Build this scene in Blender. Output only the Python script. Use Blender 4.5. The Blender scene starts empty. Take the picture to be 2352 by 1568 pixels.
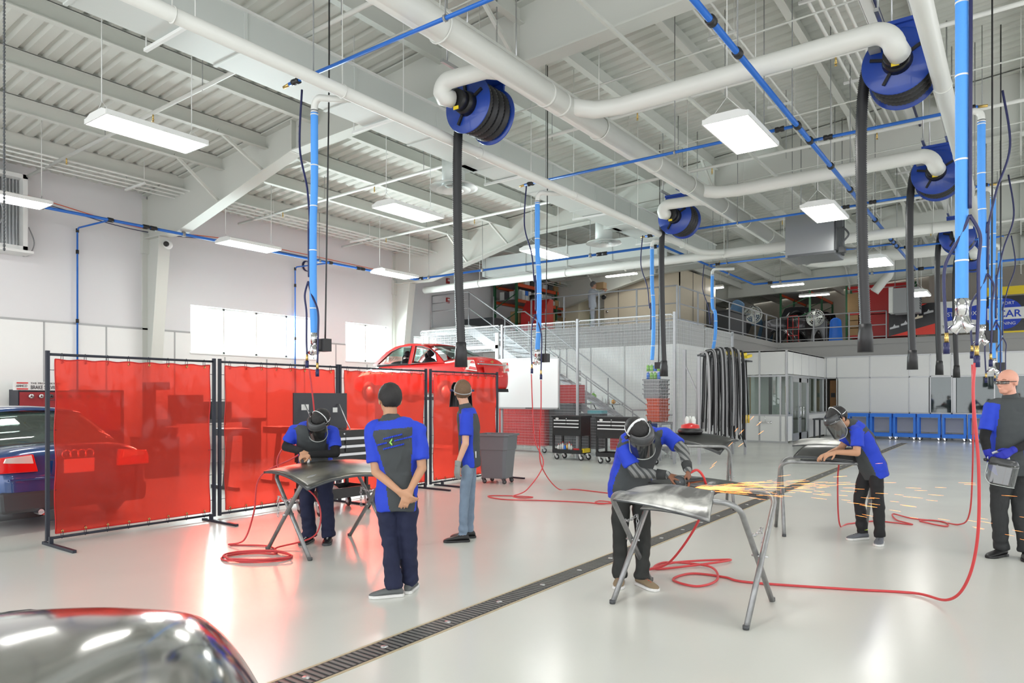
import bpy, bmesh, math, random
from mathutils import Vector, Matrix, noise
rnd = random.Random(7)
C = bpy.context.scene.collection
S = bpy.context.scene
V = Vector
# ---------------------------------------------------------------- camera
cam = bpy.data.objects.new('camera', bpy.data.cameras.new('camera')); C.objects.link(cam)
cam.location = (0, 0, 1.6); cam.rotation_euler = (math.radians(90), 0, math.radians(36.05))
cam.data.sensor_width = 36; cam.data.lens = 1606/2352*36; cam.data.shift_y = (912-784)/2352
cam.data.clip_end = 200; S.camera = cam
# ---------------------------------------------------------------- sky, exposure
S.view_settings.view_transform = 'Standard'; S.view_settings.look = 'None'
S.view_settings.gamma = 1; S.view_settings.use_curve_mapping = False
S.view_settings.exposure = 0.95
world = bpy.data.worlds.new('world'); S.world = world; world.use_nodes = True
bg = world.node_tree.nodes['Background']; bg.inputs[0].default_value = (.97, .98, 1, 1); bg.inputs[1].default_value = 1.55
LAMP = 13.0           # emission of the ceiling fixtures
def daylight(name, loc, rot, sx, sy, power, col=(1, 1, 1)):
    l = bpy.data.lights.new(name, 'AREA'); l.shape = 'RECTANGLE'; l.size = sx; l.size_y = sy; l.energy = power; l.color = col
    o = bpy.data.objects.new(name, l); C.objects.link(o); o.location = loc; o.rotation_euler = rot; return o
# daylight entering through the windows of the left wall (lights sit just outside the glass, shining in)
daylight('window_daylight', (-16.9, 10.85, 3.4), (0, math.radians(-90), 0), 1.6, 3.9, 900, (.9, .95, 1))
daylight('window_daylight', (-16.9, 14.65, 3.4), (0, math.radians(-90), 0), 1.6, 2.2, 500, (.9, .95, 1))
daylight('window_daylight', (-16.9, 17.2, 3.2), (0, math.radians(-90), 0), 1.6, 1.3, 250, (.9, .95, 1))
# ---------------------------------------------------------------- materials
def mat(name, col, rough=.5, metal=0, spec=.5, bump=0, bscale=60, var=0, vscale=6, emit=0, coat=0, alpha=1):
    m = bpy.data.materials.new(name); m.use_nodes = True; nt = m.node_tree; b = nt.nodes['Principled BSDF']
    c = (*col, 1) if len(col) == 3 else col
    b.inputs['Base Color'].default_value = c; b.inputs['Roughness'].default_value = rough
    b.inputs['Metallic'].default_value = metal; b.inputs['Specular IOR Level'].default_value = spec
    if coat: b.inputs['Coat Weight'].default_value = coat; b.inputs['Coat Roughness'].default_value = .04
    if emit: b.inputs['Emission Color'].default_value = c; b.inputs['Emission Strength'].default_value = emit
    tc = nt.nodes.new('ShaderNodeTexCoord')
    if var:
        n = nt.nodes.new('ShaderNodeTexNoise'); n.inputs['Scale'].default_value = vscale; n.inputs['Detail'].default_value = 4
        mx = nt.nodes.new('ShaderNodeMix'); mx.data_type = 'RGBA'
        mx.inputs[6].default_value = tuple(max(0, x*(1-var)) for x in c[:3])+(1,); mx.inputs[7].default_value = tuple(min(1, x*(1+var)) for x in c[:3])+(1,)
        nt.links.new(tc.outputs['Object'], n.inputs['Vector']); nt.links.new(n.outputs['Fac'], mx.inputs[0]); nt.links.new(mx.outputs[2], b.inputs['Base Color'])
    if bump:
        n = nt.nodes.new('ShaderNodeTexNoise'); n.inputs['Scale'].default_value = bscale; n.inputs['Detail'].default_value = 3
        bp = nt.nodes.new('ShaderNodeBump'); bp.inputs['Strength'].default_value = bump; bp.inputs['Distance'].default_value = .01
        nt.links.new(tc.outputs['Object'], n.inputs['Vector']); nt.links.new(n.outputs['Fac'], bp.inputs['Height']); nt.links.new(bp.outputs[0], b.inputs['Normal'])
    return m
def film(name, tint, tr, rough=.08, body=.3, gloss=.06, fres=.5):
    """clear sheet: tinted see-through mixed with a little body colour and gloss"""
    m = bpy.data.materials.new(name); m.use_nodes = True; nt = m.node_tree; nt.nodes.clear(); N = nt.nodes.new; L = nt.links.new
    out = N('ShaderNodeOutputMaterial'); t = N('ShaderNodeBsdfTransparent'); t.inputs[0].default_value = (*tint, 1)
    d = N('ShaderNodeBsdfDiffuse'); d.inputs[0].default_value = (*tr, 1); s = N('ShaderNodeBsdfTranslucent'); s.inputs[0].default_value = (*tr, 1)
    g = N('ShaderNodeBsdfGlossy'); g.inputs[1].default_value = rough
    a = N('ShaderNodeMixShader'); a.inputs[0].default_value = .5; L(d.outputs[0], a.inputs[1]); L(s.outputs[0], a.inputs[2])
    b = N('ShaderNodeMixShader'); b.inputs[0].default_value = body; L(t.outputs[0], b.inputs[1]); L(a.outputs[0], b.inputs[2])
    lw = N('ShaderNodeLayerWeight'); lw.inputs[0].default_value = .25; mm = N('ShaderNodeMath'); mm.operation = 'MULTIPLY_ADD'; mm.inputs[1].default_value = fres; mm.inputs[2].default_value = gloss
    L(lw.outputs['Fresnel'], mm.inputs[0]); e = N('ShaderNodeMixShader'); L(mm.outputs[0], e.inputs[0]); L(b.outputs[0], e.inputs[1]); L(g.outputs[0], e.inputs[2]); L(e.outputs[0], out.inputs[0])
    return m
M = {}
M['white'] = mat('white_paint', (.78, .79, .77), .55)
M['ceil'] = mat('white_ceiling_paint', (.62, .635, .59), .6)
M['wall'] = mat('wall_paint', (.72, .72, .73), .6, var=.02, vscale=1.5)
M['panel'] = mat('wall_panel', (.82, .83, .81), .28, var=.01)
M['seam'] = mat('aluminium_seam', (.40, .41, .41), .45, .3)
M['duct'] = mat('galvanised_duct_painted', (.62, .655, .63), .5)
M['pipew'] = mat('white_pipe', (.72, .73, .69), .4)
M['blue'] = mat('blue_air_pipe', (.015, .14, .55), .35)
M['bsleeve'] = mat('blue_fabric_sleeve', (.08, .33, .85), .6, bump=.2, bscale=90)
M['navy'] = mat('navy_hose', (.012, .015, .08), .4)
M['reel'] = mat('reel_blue_enamel', (.005, .045, .32), .35, coat=.3)
M['black'] = mat('black_plastic', (.012, .012, .013), .4)
M['rubber'] = mat('black_rubber', (.02, .02, .022), .45)
M['brass'] = mat('brass', (.65, .45, .15), .3, .9)
M['steel'] = mat('steel', (.55, .56, .57), .35, .9)
M['chrome'] = mat('chrome', (.8, .8, .82), .12, 1)
M['yellow'] = mat('yellow_plastic', (.8, .6, .02), .45)
M['lamp'] = mat('lamp_diffuser', (1, .99, .94), .5, emit=LAMP)
M['grey'] = mat('grey_paint', (.33, .34, .35), .5)
M['fascia'] = mat('grey_fascia', (.36, .36, .35), .6)
M['rail'] = mat('grey_railing', (.42, .43, .45), .45, .2)
M['dark'] = mat('dark_grey', (.06, .065, .07), .5)
M['redp'] = mat('red_paint', (.55, .02, .02), .35, coat=.3)
M['orange'] = mat('orange_beam', (.70, .10, .03), .5)
M['green'] = mat('green_upright', (.02, .13, .05), .5)
M['card'] = mat('cardboard', (.42, .27, .13), .8, var=.08)
M['bluec'] = mat('blue_plastic', (.025, .20, .80), .4)
M['wood'] = mat('wood', (.48, .24, .09), .5, var=.15, vscale=9)
M['cream'] = mat('cream_paint', (.80, .75, .58), .45)
M['tan'] = mat('tan_board', (.68, .60, .46), .5, var=.03)
M['glass'] = film('window_glass', (.9, .95, .93), (.5, .5, .5), .02, .02, .05)
M['curtain'] = film('red_welding_vinyl', (1, .085, .055), (1, .09, .06), .1, .36, .012, .14)
def mfloor():
    m = mat('epoxy_floor', (.56, .565, .53), .22, spec=.5); nt = m.node_tree; b = nt.nodes['Principled BSDF']; N = nt.nodes.new; L = nt.links.new
    tc = N('ShaderNodeTexCoord')
    n = N('ShaderNodeTexNoise'); n.inputs['Scale'].default_value = .6; n.inputs['Detail'].default_value = 5; L(tc.outputs['Object'], n.inputs['Vector'])
    r = N('ShaderNodeMapRange'); r.inputs[3].default_value = .14; r.inputs[4].default_value = .26; L(n.outputs['Fac'], r.inputs[0]); L(r.outputs[0], b.inputs['Roughness'])
    mx = N('ShaderNodeMix'); mx.data_type = 'RGBA'; mx.inputs[6].default_value = (.60, .615, .575, 1); mx.inputs[7].default_value = (.66, .665, .615, 1); L(n.outputs['Fac'], mx.inputs[0]); L(mx.outputs[2], b.inputs['Base Color'])
    n2 = N('ShaderNodeTexNoise'); n2.inputs['Scale'].default_value = 130; n2.inputs['Detail'].default_value = 2; L(tc.outputs['Object'], n2.inputs['Vector'])
    bp = N('ShaderNodeBump'); bp.inputs['Strength'].default_value = .08; bp.inputs['Distance'].default_value = .004; L(n2.outputs['Fac'], bp.inputs['Height']); L(bp.outputs[0], b.inputs['Normal'])
    return m
M['floor'] = mfloor()
# ---------------------------------------------------------------- mesh helpers
def root_loc(p):
    o = V((0, 0, 0))
    while p is not None: o += p.location; p = p.parent
    return o
def frame(d, up=None):
    d = V(d).normalized(); up = V(up) if up else (V((0, 0, 1)) if abs(d.z) < .95 else V((0, 1, 0)))
    x = up.cross(d).normalized(); return x, d.cross(x).normalized(), d
class MB:
    def __init__(s): s.v = []; s.f = []; s.s = []; s.m = []
    def add(s, vs, fs, smooth=False, m=0):
        o = len(s.v); s.v += [V(q) for q in vs]
        for f in fs: s.f.append([i+o for i in f]); s.s.append(smooth); s.m.append(m)
        return s
    def box(s, c, d, R=None, m=0):
        c = V(c); h = V(d)/2; vs = []
        for x in (-1, 1):
            for y in (-1, 1):
                for z in (-1, 1):
                    q = V((x*h.x, y*h.y, z*h.z)); vs.append(c+(R @ q if R else q))
        return s.add(vs, [(0, 1, 3, 2), (4, 6, 7, 5), (0, 4, 5, 1), (2, 3, 7, 6), (0, 2, 6, 4), (1, 5, 7, 3)], m=m)
    def bb(s, x0, x1, y0, y1, z0, z1, m=0): return s.box(((x0+x1)/2, (y0+y1)/2, (z0+z1)/2), (abs(x1-x0), abs(y1-y0), abs(z1-z0)), m=m)
    def beam(s, a, b, w, h, up=None, m=0):
        a, b = V(a), V(b); x, y, z = frame(b-a, up); vs = []
        for p in (a, b):
            for i, j in ((-1, -1), (1, -1), (1, 1), (-1, 1)): vs.append(p+x*(i*w/2)+y*(j*h/2))
        return s.add(vs, [(3, 2, 1, 0), (4, 5, 6, 7), (0, 1, 5, 4), (1, 2, 6, 5), (2, 3, 7, 6), (3, 0, 4, 7)], m=m)
    def bar(s, a, b, r, r2=None, n=12, m=0, caps=True): return s.tube([a, b], [r, r if r2 is None else r2], n, m=m, caps=caps)
    def tube(s, pts, r, n=10, closed=False, m=0, caps=True, sy=1, up=None):
        pts = [V(p) for p in pts]; k = len(pts)
        if not isinstance(r, (list, tuple)): r = [r]*k
        vs = []; x = None
        for i, p in enumerate(pts):
            if closed: d = pts[(i+1) % k]-pts[i-1]
            else: d = pts[min(i+1, k-1)]-pts[max(i-1, 0)]
            if d.length < 1e-9: d = V((0, 0, 1))
            d.normalize()
            if x is None: x, y, _ = frame(d, up)
            else:
                x = x-d*x.dot(d)
                if x.length < 1e-6: x, y, _ = frame(d)
                x.normalize(); y = d.cross(x)
            for j in range(n):
                a = 2*math.pi*j/n; vs.append(p+x*(math.cos(a)*r[i])+y*(math.sin(a)*r[i]*sy))
        fs = []; kk = k if closed else k-1
        for i in range(kk):
            i2 = (i+1) % k
            for j in range(n): j2 = (j+1) % n; fs.append((i*n+j, i*n+j2, i2*n+j2, i2*n+j))
        s.add(vs, fs, True, m)
        if caps and not closed:
            o = len(s.v)-len(vs); s.f.append([o+j for j in range(n)][::-1]); s.s.append(False); s.m.append(m)
            s.f.append([o+(k-1)*n+j for j in range(n)]); s.s.append(False); s.m.append(m)
        return s
    def grid(s, rows, smooth=True, m=0, cu=False, cv=False):
        nr, nc = len(rows), len(rows[0]); fs = []
        for i in range(nr if cu else nr-1):
            for j in range(nc if cv else nc-1):
                i2, j2 = (i+1) % nr, (j+1) % nc; fs.append((i*nc+j, i*nc+j2, i2*nc+j2, i2*nc+j))
        return s.add([p for r in rows for p in r], fs, smooth, m)
    def lathe(s, prof, c=(0, 0, 0), ax=(0, 0, 1), n=24, m=0, smooth=True):
        c = V(c); x, y, z = frame(ax); rows = []
        for r, h in prof: rows.append([c+x*(r*math.cos(2*math.pi*j/n))+y*(r*math.sin(2*math.pi*j/n))+z*h for j in range(n)])
        return s.grid(rows, smooth, m, cv=True)
    def sph(s, c, r, n=12, m=0, R=None):
        if not isinstance(r, (list, tuple)): r = (r, r, r)
        c = V(c); rows = []
        for i in range(n+1):
            t = math.pi*i/n
            row = []
            for j in range(2*n):
                a = math.pi*j/n; q = V((r[0]*math.sin(t)*math.cos(a), r[1]*math.sin(t)*math.sin(a), -r[2]*math.cos(t)))
                row.append(c+(R @ q if R else q))
            rows.append(row)
        return s.grid(rows, True, m, cv=True)
    def prism(s, poly, a, b, m=0, smooth=False):
        """extrude 3-D polygon poly by vector from offset a to b"""
        a, b = V(a), V(b); n = len(poly); P0 = [V(p)+a for p in poly]; P1 = [V(p)+b for p in poly]
        o = len(s.v); s.add(P0+P1, [(i, (i+1) % n, n+(i+1) % n, n+i) for i in range(n)], smooth, m)
        s.f += [[o+i for i in range(n)][::-1], [o+n+i for i in range(n)]]; s.s += [False]*2; s.m += [m]*2
        return s
    def xf(s, fn): s.v = [V(fn(v)) for v in s.v]; return s
    def each(s, name, mats, parent=None, n=0, **kw):
        """one object per loose piece (pieces touching nothing else)"""
        up = list(range(len(s.v)))
        def fd(i):
            while up[i] != i: up[i] = up[up[i]]; i = up[i]
            return i
        for f in s.f:
            for i in f[1:]: up[fd(i)] = fd(f[0])
        gr = {}
        for k, f in enumerate(s.f): gr.setdefault(fd(f[0]), []).append(k)
        if n:   # merge every n consecutive pieces
            ks = list(gr); gr = {ks[i]: sum((gr[q] for q in ks[i:i+n]), []) for i in range(0, len(ks), n)}
        for fs in gr.values():
            mb = MB(); used = sorted({i for k in fs for i in s.f[k]}); mp = {v: i for i, v in enumerate(used)}
            mb.v = [s.v[i] for i in used]; mb.f = [[mp[i] for i in s.f[k]] for k in fs]; mb.s = [s.s[k] for k in fs]; mb.m = [s.m[k] for k in fs]
            mb.build(name, mats, parent, **kw)
    def build(s, name, mats, parent=None, label=None, cat=None, group=None, kind=None, weld=0, bevel=0, subsurf=0, thick=0, loc=None):
        me = bpy.data.meshes.new(name)
        if parent is not None: o0 = root_loc(parent)
        elif loc is not None: o0 = V(loc)
        else:
            xs = [v.x for v in s.v]; ys = [v.y for v in s.v]; zs = [v.z for v in s.v]
            o0 = V(((min(xs)+max(xs))/2, (min(ys)+max(ys))/2, min(zs)))
        me.from_pydata([v-o0 for v in s.v], [], s.f)
        for i, p in enumerate(me.polygons): p.use_smooth = s.s[i]; p.material_index = s.m[i]
        if not isinstance(mats, (list, tuple)): mats = [mats]
        for q in mats: me.materials.append(M[q] if isinstance(q, str) else q)
        bm = bmesh.new(); bm.from_mesh(me)
        if weld: bmesh.ops.remove_doubles(bm, verts=bm.verts, dist=weld)
        bmesh.ops.recalc_face_normals(bm, faces=bm.faces); bm.to_mesh(me); bm.free()
        me.validate()
        o = bpy.data.objects.new(name, me); C.objects.link(o); o.parent = parent
        if parent is None: o.location = o0
        if bevel:
            q = o.modifiers.new('bevel', 'BEVEL'); q.width = bevel; q.segments = 2; q.limit_method = 'ANGLE'
        if thick:
            q = o.modifiers.new('solid', 'SOLIDIFY'); q.thickness = thick; q.offset = 0
        if subsurf:
            q = o.modifiers.new('sub', 'SUBSURF'); q.levels = subsurf; q.render_levels = subsurf
        tag(o, label, cat, group, kind); return o
def tag(o, label=None, cat=None, group=None, kind=None):
    for k, q in (('label', label), ('category', cat), ('group', group), ('kind', kind)):
        if q: o[k] = q
    return o
def thing(name, label, cat, loc=(0, 0, 0), group=None, rz=0):
    o = bpy.data.objects.new(name, None); C.objects.link(o); o.location = loc; o.rotation_euler = (0, 0, rz); o.empty_display_size = .1
    return tag(o, label, cat, group)
def copytree(o, loc=None, rz=None, label=None, group=None, parent=None):
    c = o.copy(); C.objects.link(c); c.parent = parent
    for ch in [q for q in bpy.data.objects if q.parent == o]: copytree(ch, parent=c)
    if loc is not None: c.location = loc
    if rz is not None: c.rotation_euler = (0, 0, rz)
    tag(c, label, None, group); return c
def spl(pts, n=8, closed=False):
    pts = [V(p) for p in pts]; k = len(pts); out = []
    for i in range(k if closed else k-1):
        if closed: p0, p1, p2, p3 = pts[i-1], pts[i], pts[(i+1) % k], pts[(i+2) % k]
        else: p0, p1, p2, p3 = pts[max(i-1, 0)], pts[i], pts[i+1], pts[min(i+2, k-1)]
        for j in range(n):
            t = j/n; out.append(.5*((2*p1)+(p2-p0)*t+(2*p0-5*p1+4*p2-p3)*t*t+(3*p1-p0-3*p2+p3)*t**3))
    if not closed: out.append(pts[-1])
    return out
def text(body, size, loc, xd, yd, mt, name='lettering', parent=None, ext=.002, align='LEFT', sx=1, bold=0, shear=0):
    """flat lettering: xd reading direction, yd up direction"""
    cu = bpy.data.curves.new('t', 'FONT'); cu.body = body; cu.size = size; cu.extrude = ext; cu.align_x = align; cu.offset = bold; cu.shear = shear
    t = bpy.data.objects.new('t', cu); C.objects.link(t); bpy.context.view_layer.update()
    me = bpy.data.meshes.new_from_object(t.evaluated_get(bpy.context.evaluated_depsgraph_get()))
    bpy.data.objects.remove(t); x = V(xd).normalized(); y = V(yd).normalized(); z = x.cross(y)
    o0 = root_loc(parent); vs = [V(loc)+x*(v.co.x*sx)+y*v.co.y+z*(v.co.z) for v in me.vertices]; fs = [tuple(p.vertices) for p in me.polygons]
    bpy.data.meshes.remove(me); mb = MB(); mb.add(vs, fs); return mb.build(name, mt, parent)
def flat(loops, ext, mp, n=0):
    """filled 2-D outline with holes, thickness ext; mp maps (u,v,w) to 3-D"""
    cu = bpy.data.curves.new('t', 'CURVE'); cu.dimensions = '2D'; cu.fill_mode = 'BOTH'; cu.extrude = ext/2
    for lp in loops:
        sp = cu.splines.new('POLY'); sp.points.add(len(lp)-1); sp.use_cyclic_u = True
        for i, p in enumerate(lp): sp.points[i].co = (p[0], p[1], 0, 1)
    t = bpy.data.objects.new('t', cu); C.objects.link(t); bpy.context.view_layer.update()
    me = bpy.data.meshes.new_from_object(t.evaluated_get(bpy.context.evaluated_depsgraph_get()))
    bpy.data.objects.remove(t); mb = MB(); mb.add([mp(*v.co) for v in me.vertices], [tuple(p.vertices) for p in me.polygons]); bpy.data.meshes.remove(me)
    return mb
Fv = V((-math.sin(math.radians(36.05)), math.cos(math.radians(36.05)), 0)); Rv = V((math.cos(math.radians(36.05)), math.sin(math.radians(36.05)), 0)); Zv = V((0, 0, 1))
def zr(x): return 6.2+.085*(x+16)      # underside of the sloping roof
# ================================================================ SETTING
MB().bb(-16.3, 8, -6, 40, -.1, 0).build('floor', 'floor', kind='structure')
def wall_holes(name, x, y0, y1, z0, z1, holes, mt, t=.2):
    """wall in a Y-Z plane (room side at x) with rectangular holes"""
    mb = MB(); ys = sorted({y0, y1, *[h[0] for h in holes], *[h[1] for h in holes]})
    for a, b in zip(ys, ys[1:]):
        hs = sorted([h for h in holes if h[0] <= a and h[1] >= b], key=lambda h: h[2]); z = z0
        for h in hs: mb.bb(x-t, x, a, b, z, h[2]); z = h[3]
        mb.bb(x-t, x, a, b, z, z1)
    return mb.build(name, mt, kind='structure')
WX = -16.1
WIN = [(9.02, 12.72, 2.68, 3.82), (13.78, 15.5, 2.68, 3.82), (16.65, 17.75, 2.55, 3.6)]
wall_holes('wall_left', WX, -6, 40, 0, 7.0, WIN, 'wall')
for i, (a, b, c, d) in enumerate(WIN):
    mb = MB(); w = .05
    mb.bb(WX-.16, WX-.1, a, b, c, c+w).bb(WX-.16, WX-.1, a, b, d-w, d)
    k = 4 if i == 0 else 2
    for q in range(k+1): y = a+(b-a)*q/k; mb.bb(WX-.16, WX-.1, y-w/2, y+w/2, c, d)
    f = mb.build('window_%d' % (i+1), 'white', kind='structure')
    MB().bb(WX-.135, WX-.128, a, b, c, d).build('pane', 'glass', f)
    MB().bb(WX-.02, WX+.04, a-.03, b+.03, c-.04, c-.01).build('sill', 'white', f)
# lower wall panelling with aluminium seams
mb = MB()
for a, b in ((-6, 9.02), (12.72, 13.78), (15.5, 16.65)): mb.bb(WX, WX+.02, a, b, 0, 3.14)
for a, b, c, d in WIN: mb.bb(WX, WX+.02, a, b, 0, c-.045)
mb.bb(WX, WX+.02, 17.75, 20.2, 0, 3.14)
mb.build('wall_panelling', 'panel', kind='structure')
mb = MB()
mb.bb(WX+.018, WX+.03, -6, 9.0, 3.13, 3.17).bb(WX+.018, WX+.03, 12.74, 13.76, 3.13, 3.17)
for y in (2.3, 3.5, 4.7, 5.9, 7.1, 8.62, 9.9, 11.1, 12.3, 13.4, 14.6): mb.bb(WX+.018, WX+.03, y-.015, y+.015, 0, 2.6 if any(a < y < b for a, b, c, d in WIN) else 3.14)
mb.bb(WX, WX+.015, 7.97, 8.0, 3.1, 6.2)
mb.build('trim_1', 'seam', kind='structure')
# walls the camera sees at the far end, and the right-hand side of the hall
MB().bb(-16.3, 8, 38, 38.2, 0, 8.5).build('wall_back', mat('far_wall', (.72, .68, .58), .6), kind='structure')
MB().bb(8, 8.2, -6, 38, 0, 1.2).bb(8, 8.2, -6, 38, 4.6, 8.5).build('wall_right', 'wall', kind='structure')
# corrugated roof deck, flutes run across the hall
mb = MB(); prof = []; y = -6.0
while y < 38: prof += [(y, .045), (y+.035, 0), (y+.165, 0), (y+.2, .045)]; y += .25
mb.grid([[V((x, p[0], zr(x)+p[1]+.02)) for p in prof] for x in (-16.2, 8)], False)
mb.build('ceiling', 'ceil', kind='structure', thick=.01)
for x in (-14.55, -13.07, -11.6, -10.12, -8.64, -7.16, -5.68, -4.2, -2.72, -1.24, .24, 1.72, 3.2, 4.68, 6.2):
    z = zr(x); mb = MB()
    mb.bb(x-.03, x+.0, -6, 38, z-.26, z+.01).bb(x-.03, x+.08, -6, 38, z-.27, z-.255).bb(x-.1, x+.0, -6, 38, z-.0, z+.015)
    mb.build('roof_purlin', 'ceil', kind='structure')
def rigid_frame(y):
    mb = MB()
    col = [(-16.08, 0), (-15.75, 0), (-15.72, 2.4), (-15.36, 5.15), (-16.08, 5.2)]
    mb.prism([V((a, y, b)) for a, b in col], (0, -.012, 0), (0, .012, 0))
    for (a, b), (c, d) in zip(col[1:4], col[2:4]): mb.beam((a, y, b), (c, y, d), .25, .025, up=(0, 1, 0)) if False else None
    mb.prism([V((-15.75, y, 0)), V((-15.72, y, 2.4)), V((-15.36, y, 5.15)), V((-15.33, y, 5.15)), V((-15.69, y, 2.4)), V((-15.72, y, 0))], (0, -.13, 0), (0, .13, 0))
    mb.bb(-16.1, -16.07, y-.13, y+.13, 0, 6.1)
    web = [(-16.08, 5.2), (-14.6, 5.17), (-10.7, 6.08), (-5.7, 6.23), (8, 6.7), (8, zr(8)-.02), (-16.08, zr(-16.08)-.02)]
    mb.prism([V((a, y, b)) for a, b in web], (0, -.012, 0), (0, .012, 0))
    bot = web[:5]
    mb.prism([V((a, y, b)) for a, b in bot]+[V((a, y, b-.025)) for a, b in bot[::-1]], (0, -.13, 0), (0, .13, 0))
    mb.prism([V((-16.1, y, zr(-16.1)-.03)), V((8, y, zr(8)-.03)), V((8, y, zr(8)-.005)), V((-16.1, y, zr(-16.1)-.005))], (0, -.13, 0), (0, .13, 0))
    mb.bb(-16.2, -16.0, y-.16, y+.16, 4.85, 5.3)
    for x in (-10.7, -5.7, 0): mb.bb(x-.015, x+.015, y-.11, y+.11, 6.05, zr(x)-.03)
    # bolts at the splice
    for i in range(4):
        for dx in (-.09, .09): mb.bar((-10.7+dx, y-.03, 6.12+i*.13), (-10.7+dx, y+.03, 6.12+i*.13), .014, n=6)
    mb.build('steel_frame', 'ceil', kind='structure')
    for x in (-13.07, -11.6, -8.64, -5.68, -2.72, .24):
        zb = 5.17+(x+14.6)*.233 if x < -10.7 else 6.08+(x+10.7)*.033
        b = MB()
        for sg in (-1, 1): b.beam((x, y+sg*.08, zb+.02), (x, y+sg*1.0, zr(x)-.2), .05, .05)
        b.build('flange_brace', 'ceil', kind='structure')
for y in (.2, 8.0, 15.8, 23.6, 31.4): rigid_frame(y)
# mezzanine slab, its grey fascia and the panelled walls under it
MX = -8.45
mb = MB(); mb.bb(-16.1, MX, 20.2, 38, 3.72, 3.93).bb(MX, 8, 31, 38, 3.72, 3.93).bb(-16.1, -14.4, 17.4, 20.2, 3.72, 3.93)
mb.build('mezzanine_floor', 'fascia', kind='structure')
mb = MB(); mb.bb(-16.1, MX-.03, 20.28, 20.36, 3.24, 3.72).bb(MX-.11, MX-.03, 20.28, 31.08, 3.24, 3.72).bb(MX-.1, 8, 31.05, 31.13, 3.24, 3.72)
mb.build('trim_2', 'fascia', kind='structure')
MB().bb(-16.1, MX-.05, 20.3, 20.4, 0, 3.24).bb(MX-.12, MX-.02, 20.3, 31, 0, 3.24).build('wall_mezzanine', 'panel', kind='structure')
mb = MB()
for x in (-15.2, -13.98, -12.76, -11.54, -10.3, -9.1): mb.bb(x-.015, x+.015, 20.285, 20.3, 0, 3.24)
mb.build('trim_3', 'seam', kind='structure')
# ================================================================ CEILING EQUIPMENT
M['rod'] = mat('threaded_rod', (.30, .31, .31), .5, .4)
def make_light(h=2.0):
    t = thing('ceiling_light', 'x', 'ceiling light')
    mb = MB(); mb.bb(-.27, .27, -.62, .62, .03, .055)
    for s in (-1, 1): mb.bb(s*.27-.008, s*.27+.008, -.62, .62, 0, .06).bb(-.27, .27, s*.62-.008, s*.62+.008, 0, .06)
    mb.prism([V((-.27, -.62, .055)), V((.27, -.62, .055)), V((.15, -.62, .10)), V((-.15, -.62, .10))], (0, 0, 0), (0, 1.24, 0))
    mb.build('housing', 'white', t)
    MB().bb(-.26, .26, -.61, .61, .006, .026).build('diffuser', 'lamp', t)
    mb = MB()
    for s in (-1, 1):
        mb.bar((-.2, s*.55, .06), (0, s*.55, .24), .003, n=5).bar((.2, s*.55, .06), (0, s*.55, .24), .003, n=5)
        mb.bar((0, s*.55, .24), (0, s*.55, h), .006, n=6)
    mb.each('hanger', 'white', t, n=3); return t
LZ = 4.84
lights = [(-13.45, 4.35, 'strip ceiling light at the left picture edge by the wall louver'), (-13.45, 8.85, 'strip ceiling light hanging left of the wall windows, by the white column'),
 (-13.45, 13.2, 'strip ceiling light in front of the second white column'), (-8.72, 4.35, 'large strip ceiling light near the top left, nearest over the red screens'),
 (-8.72, 8.9, 'strip ceiling light left of the first black hose drop'), (-8.72, 13.25, 'strip ceiling light crossed by the second blue sleeve'),
 (-2.8, 4.2, 'ceiling light cut by the top picture edge'), (-2.8, 8.7, 'big rectangular ceiling light right of the big round duct'),
 (-2.8, 13.25, 'ceiling light hanging in front of the unit heater'), (-2.8, 18.8, 'small ceiling light behind the long black hose'),
 (-2.6, 25.4, 'small ceiling light before the storage rack and transformer box'),
 (2.9, 4.3, 'unseen ceiling light added for brightness beyond the right picture edge, nearest'), (2.9, 8.7, 'unseen ceiling light added for brightness beyond the right picture edge, second'), (2.9, 13.2, 'unseen ceiling light added for brightness beyond the right picture edge, third'),  # this out-of-view row is added to brighten the far wall and floor
 (2.9, 18.8, 'unseen ceiling light added for brightness beyond the right picture edge, fourth'), (2.9, 25.4, 'unseen ceiling light added for brightness beyond the right picture edge, farthest')]
proto = make_light()
for i, (x, y, lb) in enumerate(lights):
    o = proto if i == 0 else copytree(proto)
    o.location = (x, y, LZ); o['label'] = lb; o['group'] = 'suspended strip lights'
    for ch in o.children:
        if ch.name.startswith('hanger'): ch.scale.z = (zr(x)-LZ-.03)/2.0
# batten lights over the mezzanine
for i, (x, y) in enumerate(((-7.4, 28.5), (-7.2, 32), (-5.2, 34.2), (-10.2, 27.5), (-11.6, 22.6), (-13.6, 26.5))):
    t = thing('batten_light', ['long batten light over the mezzanine right of the tan booth', 'batten light behind the round white fan', 'batten light left of the green rack top', 'batten light deep over the tan booth', 'batten light above the cream cabinet and the man in overalls', 'batten light at the back, left of the tan booth'][i], 'ceiling light', (x, y, 5.95), 'battens over the mezzanine')
    MB().bb(x-.6, x+.6, y-.08, y+.08, 6.0, 6.08).build('housing', 'white', t)
    MB().bb(x-.6, x+.6, y-.07, y+.07, 5.96, 5.998).build('tube', 'lamp', t)
    mb = MB()
    for s in (-1, 1): mb.bar((x+s*.5, y, 6.08), (x+s*.5, y, zr(x+s*.5)), .006, n=5)
    mb.each('hanger', 'white', t, n=1)
def rods(mb, pts, zb, n=6, r=.007):
    for x, y in pts: mb.bar((x, y, zb), (x, y, zr(x)), r, n=n)
def elbow(c, a, b, r, k=8):
    """points of a quarter bend from direction a to b about corner c"""
    c, a, b = V(c), V(a).normalized(), V(b).normalized(); o = c-a*r+b*r
    return [o+(-b*r)*math.cos(t*math.pi/2/k)+(a*r)*math.sin(t*math.pi/2/k) for t in range(k+1)]
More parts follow.
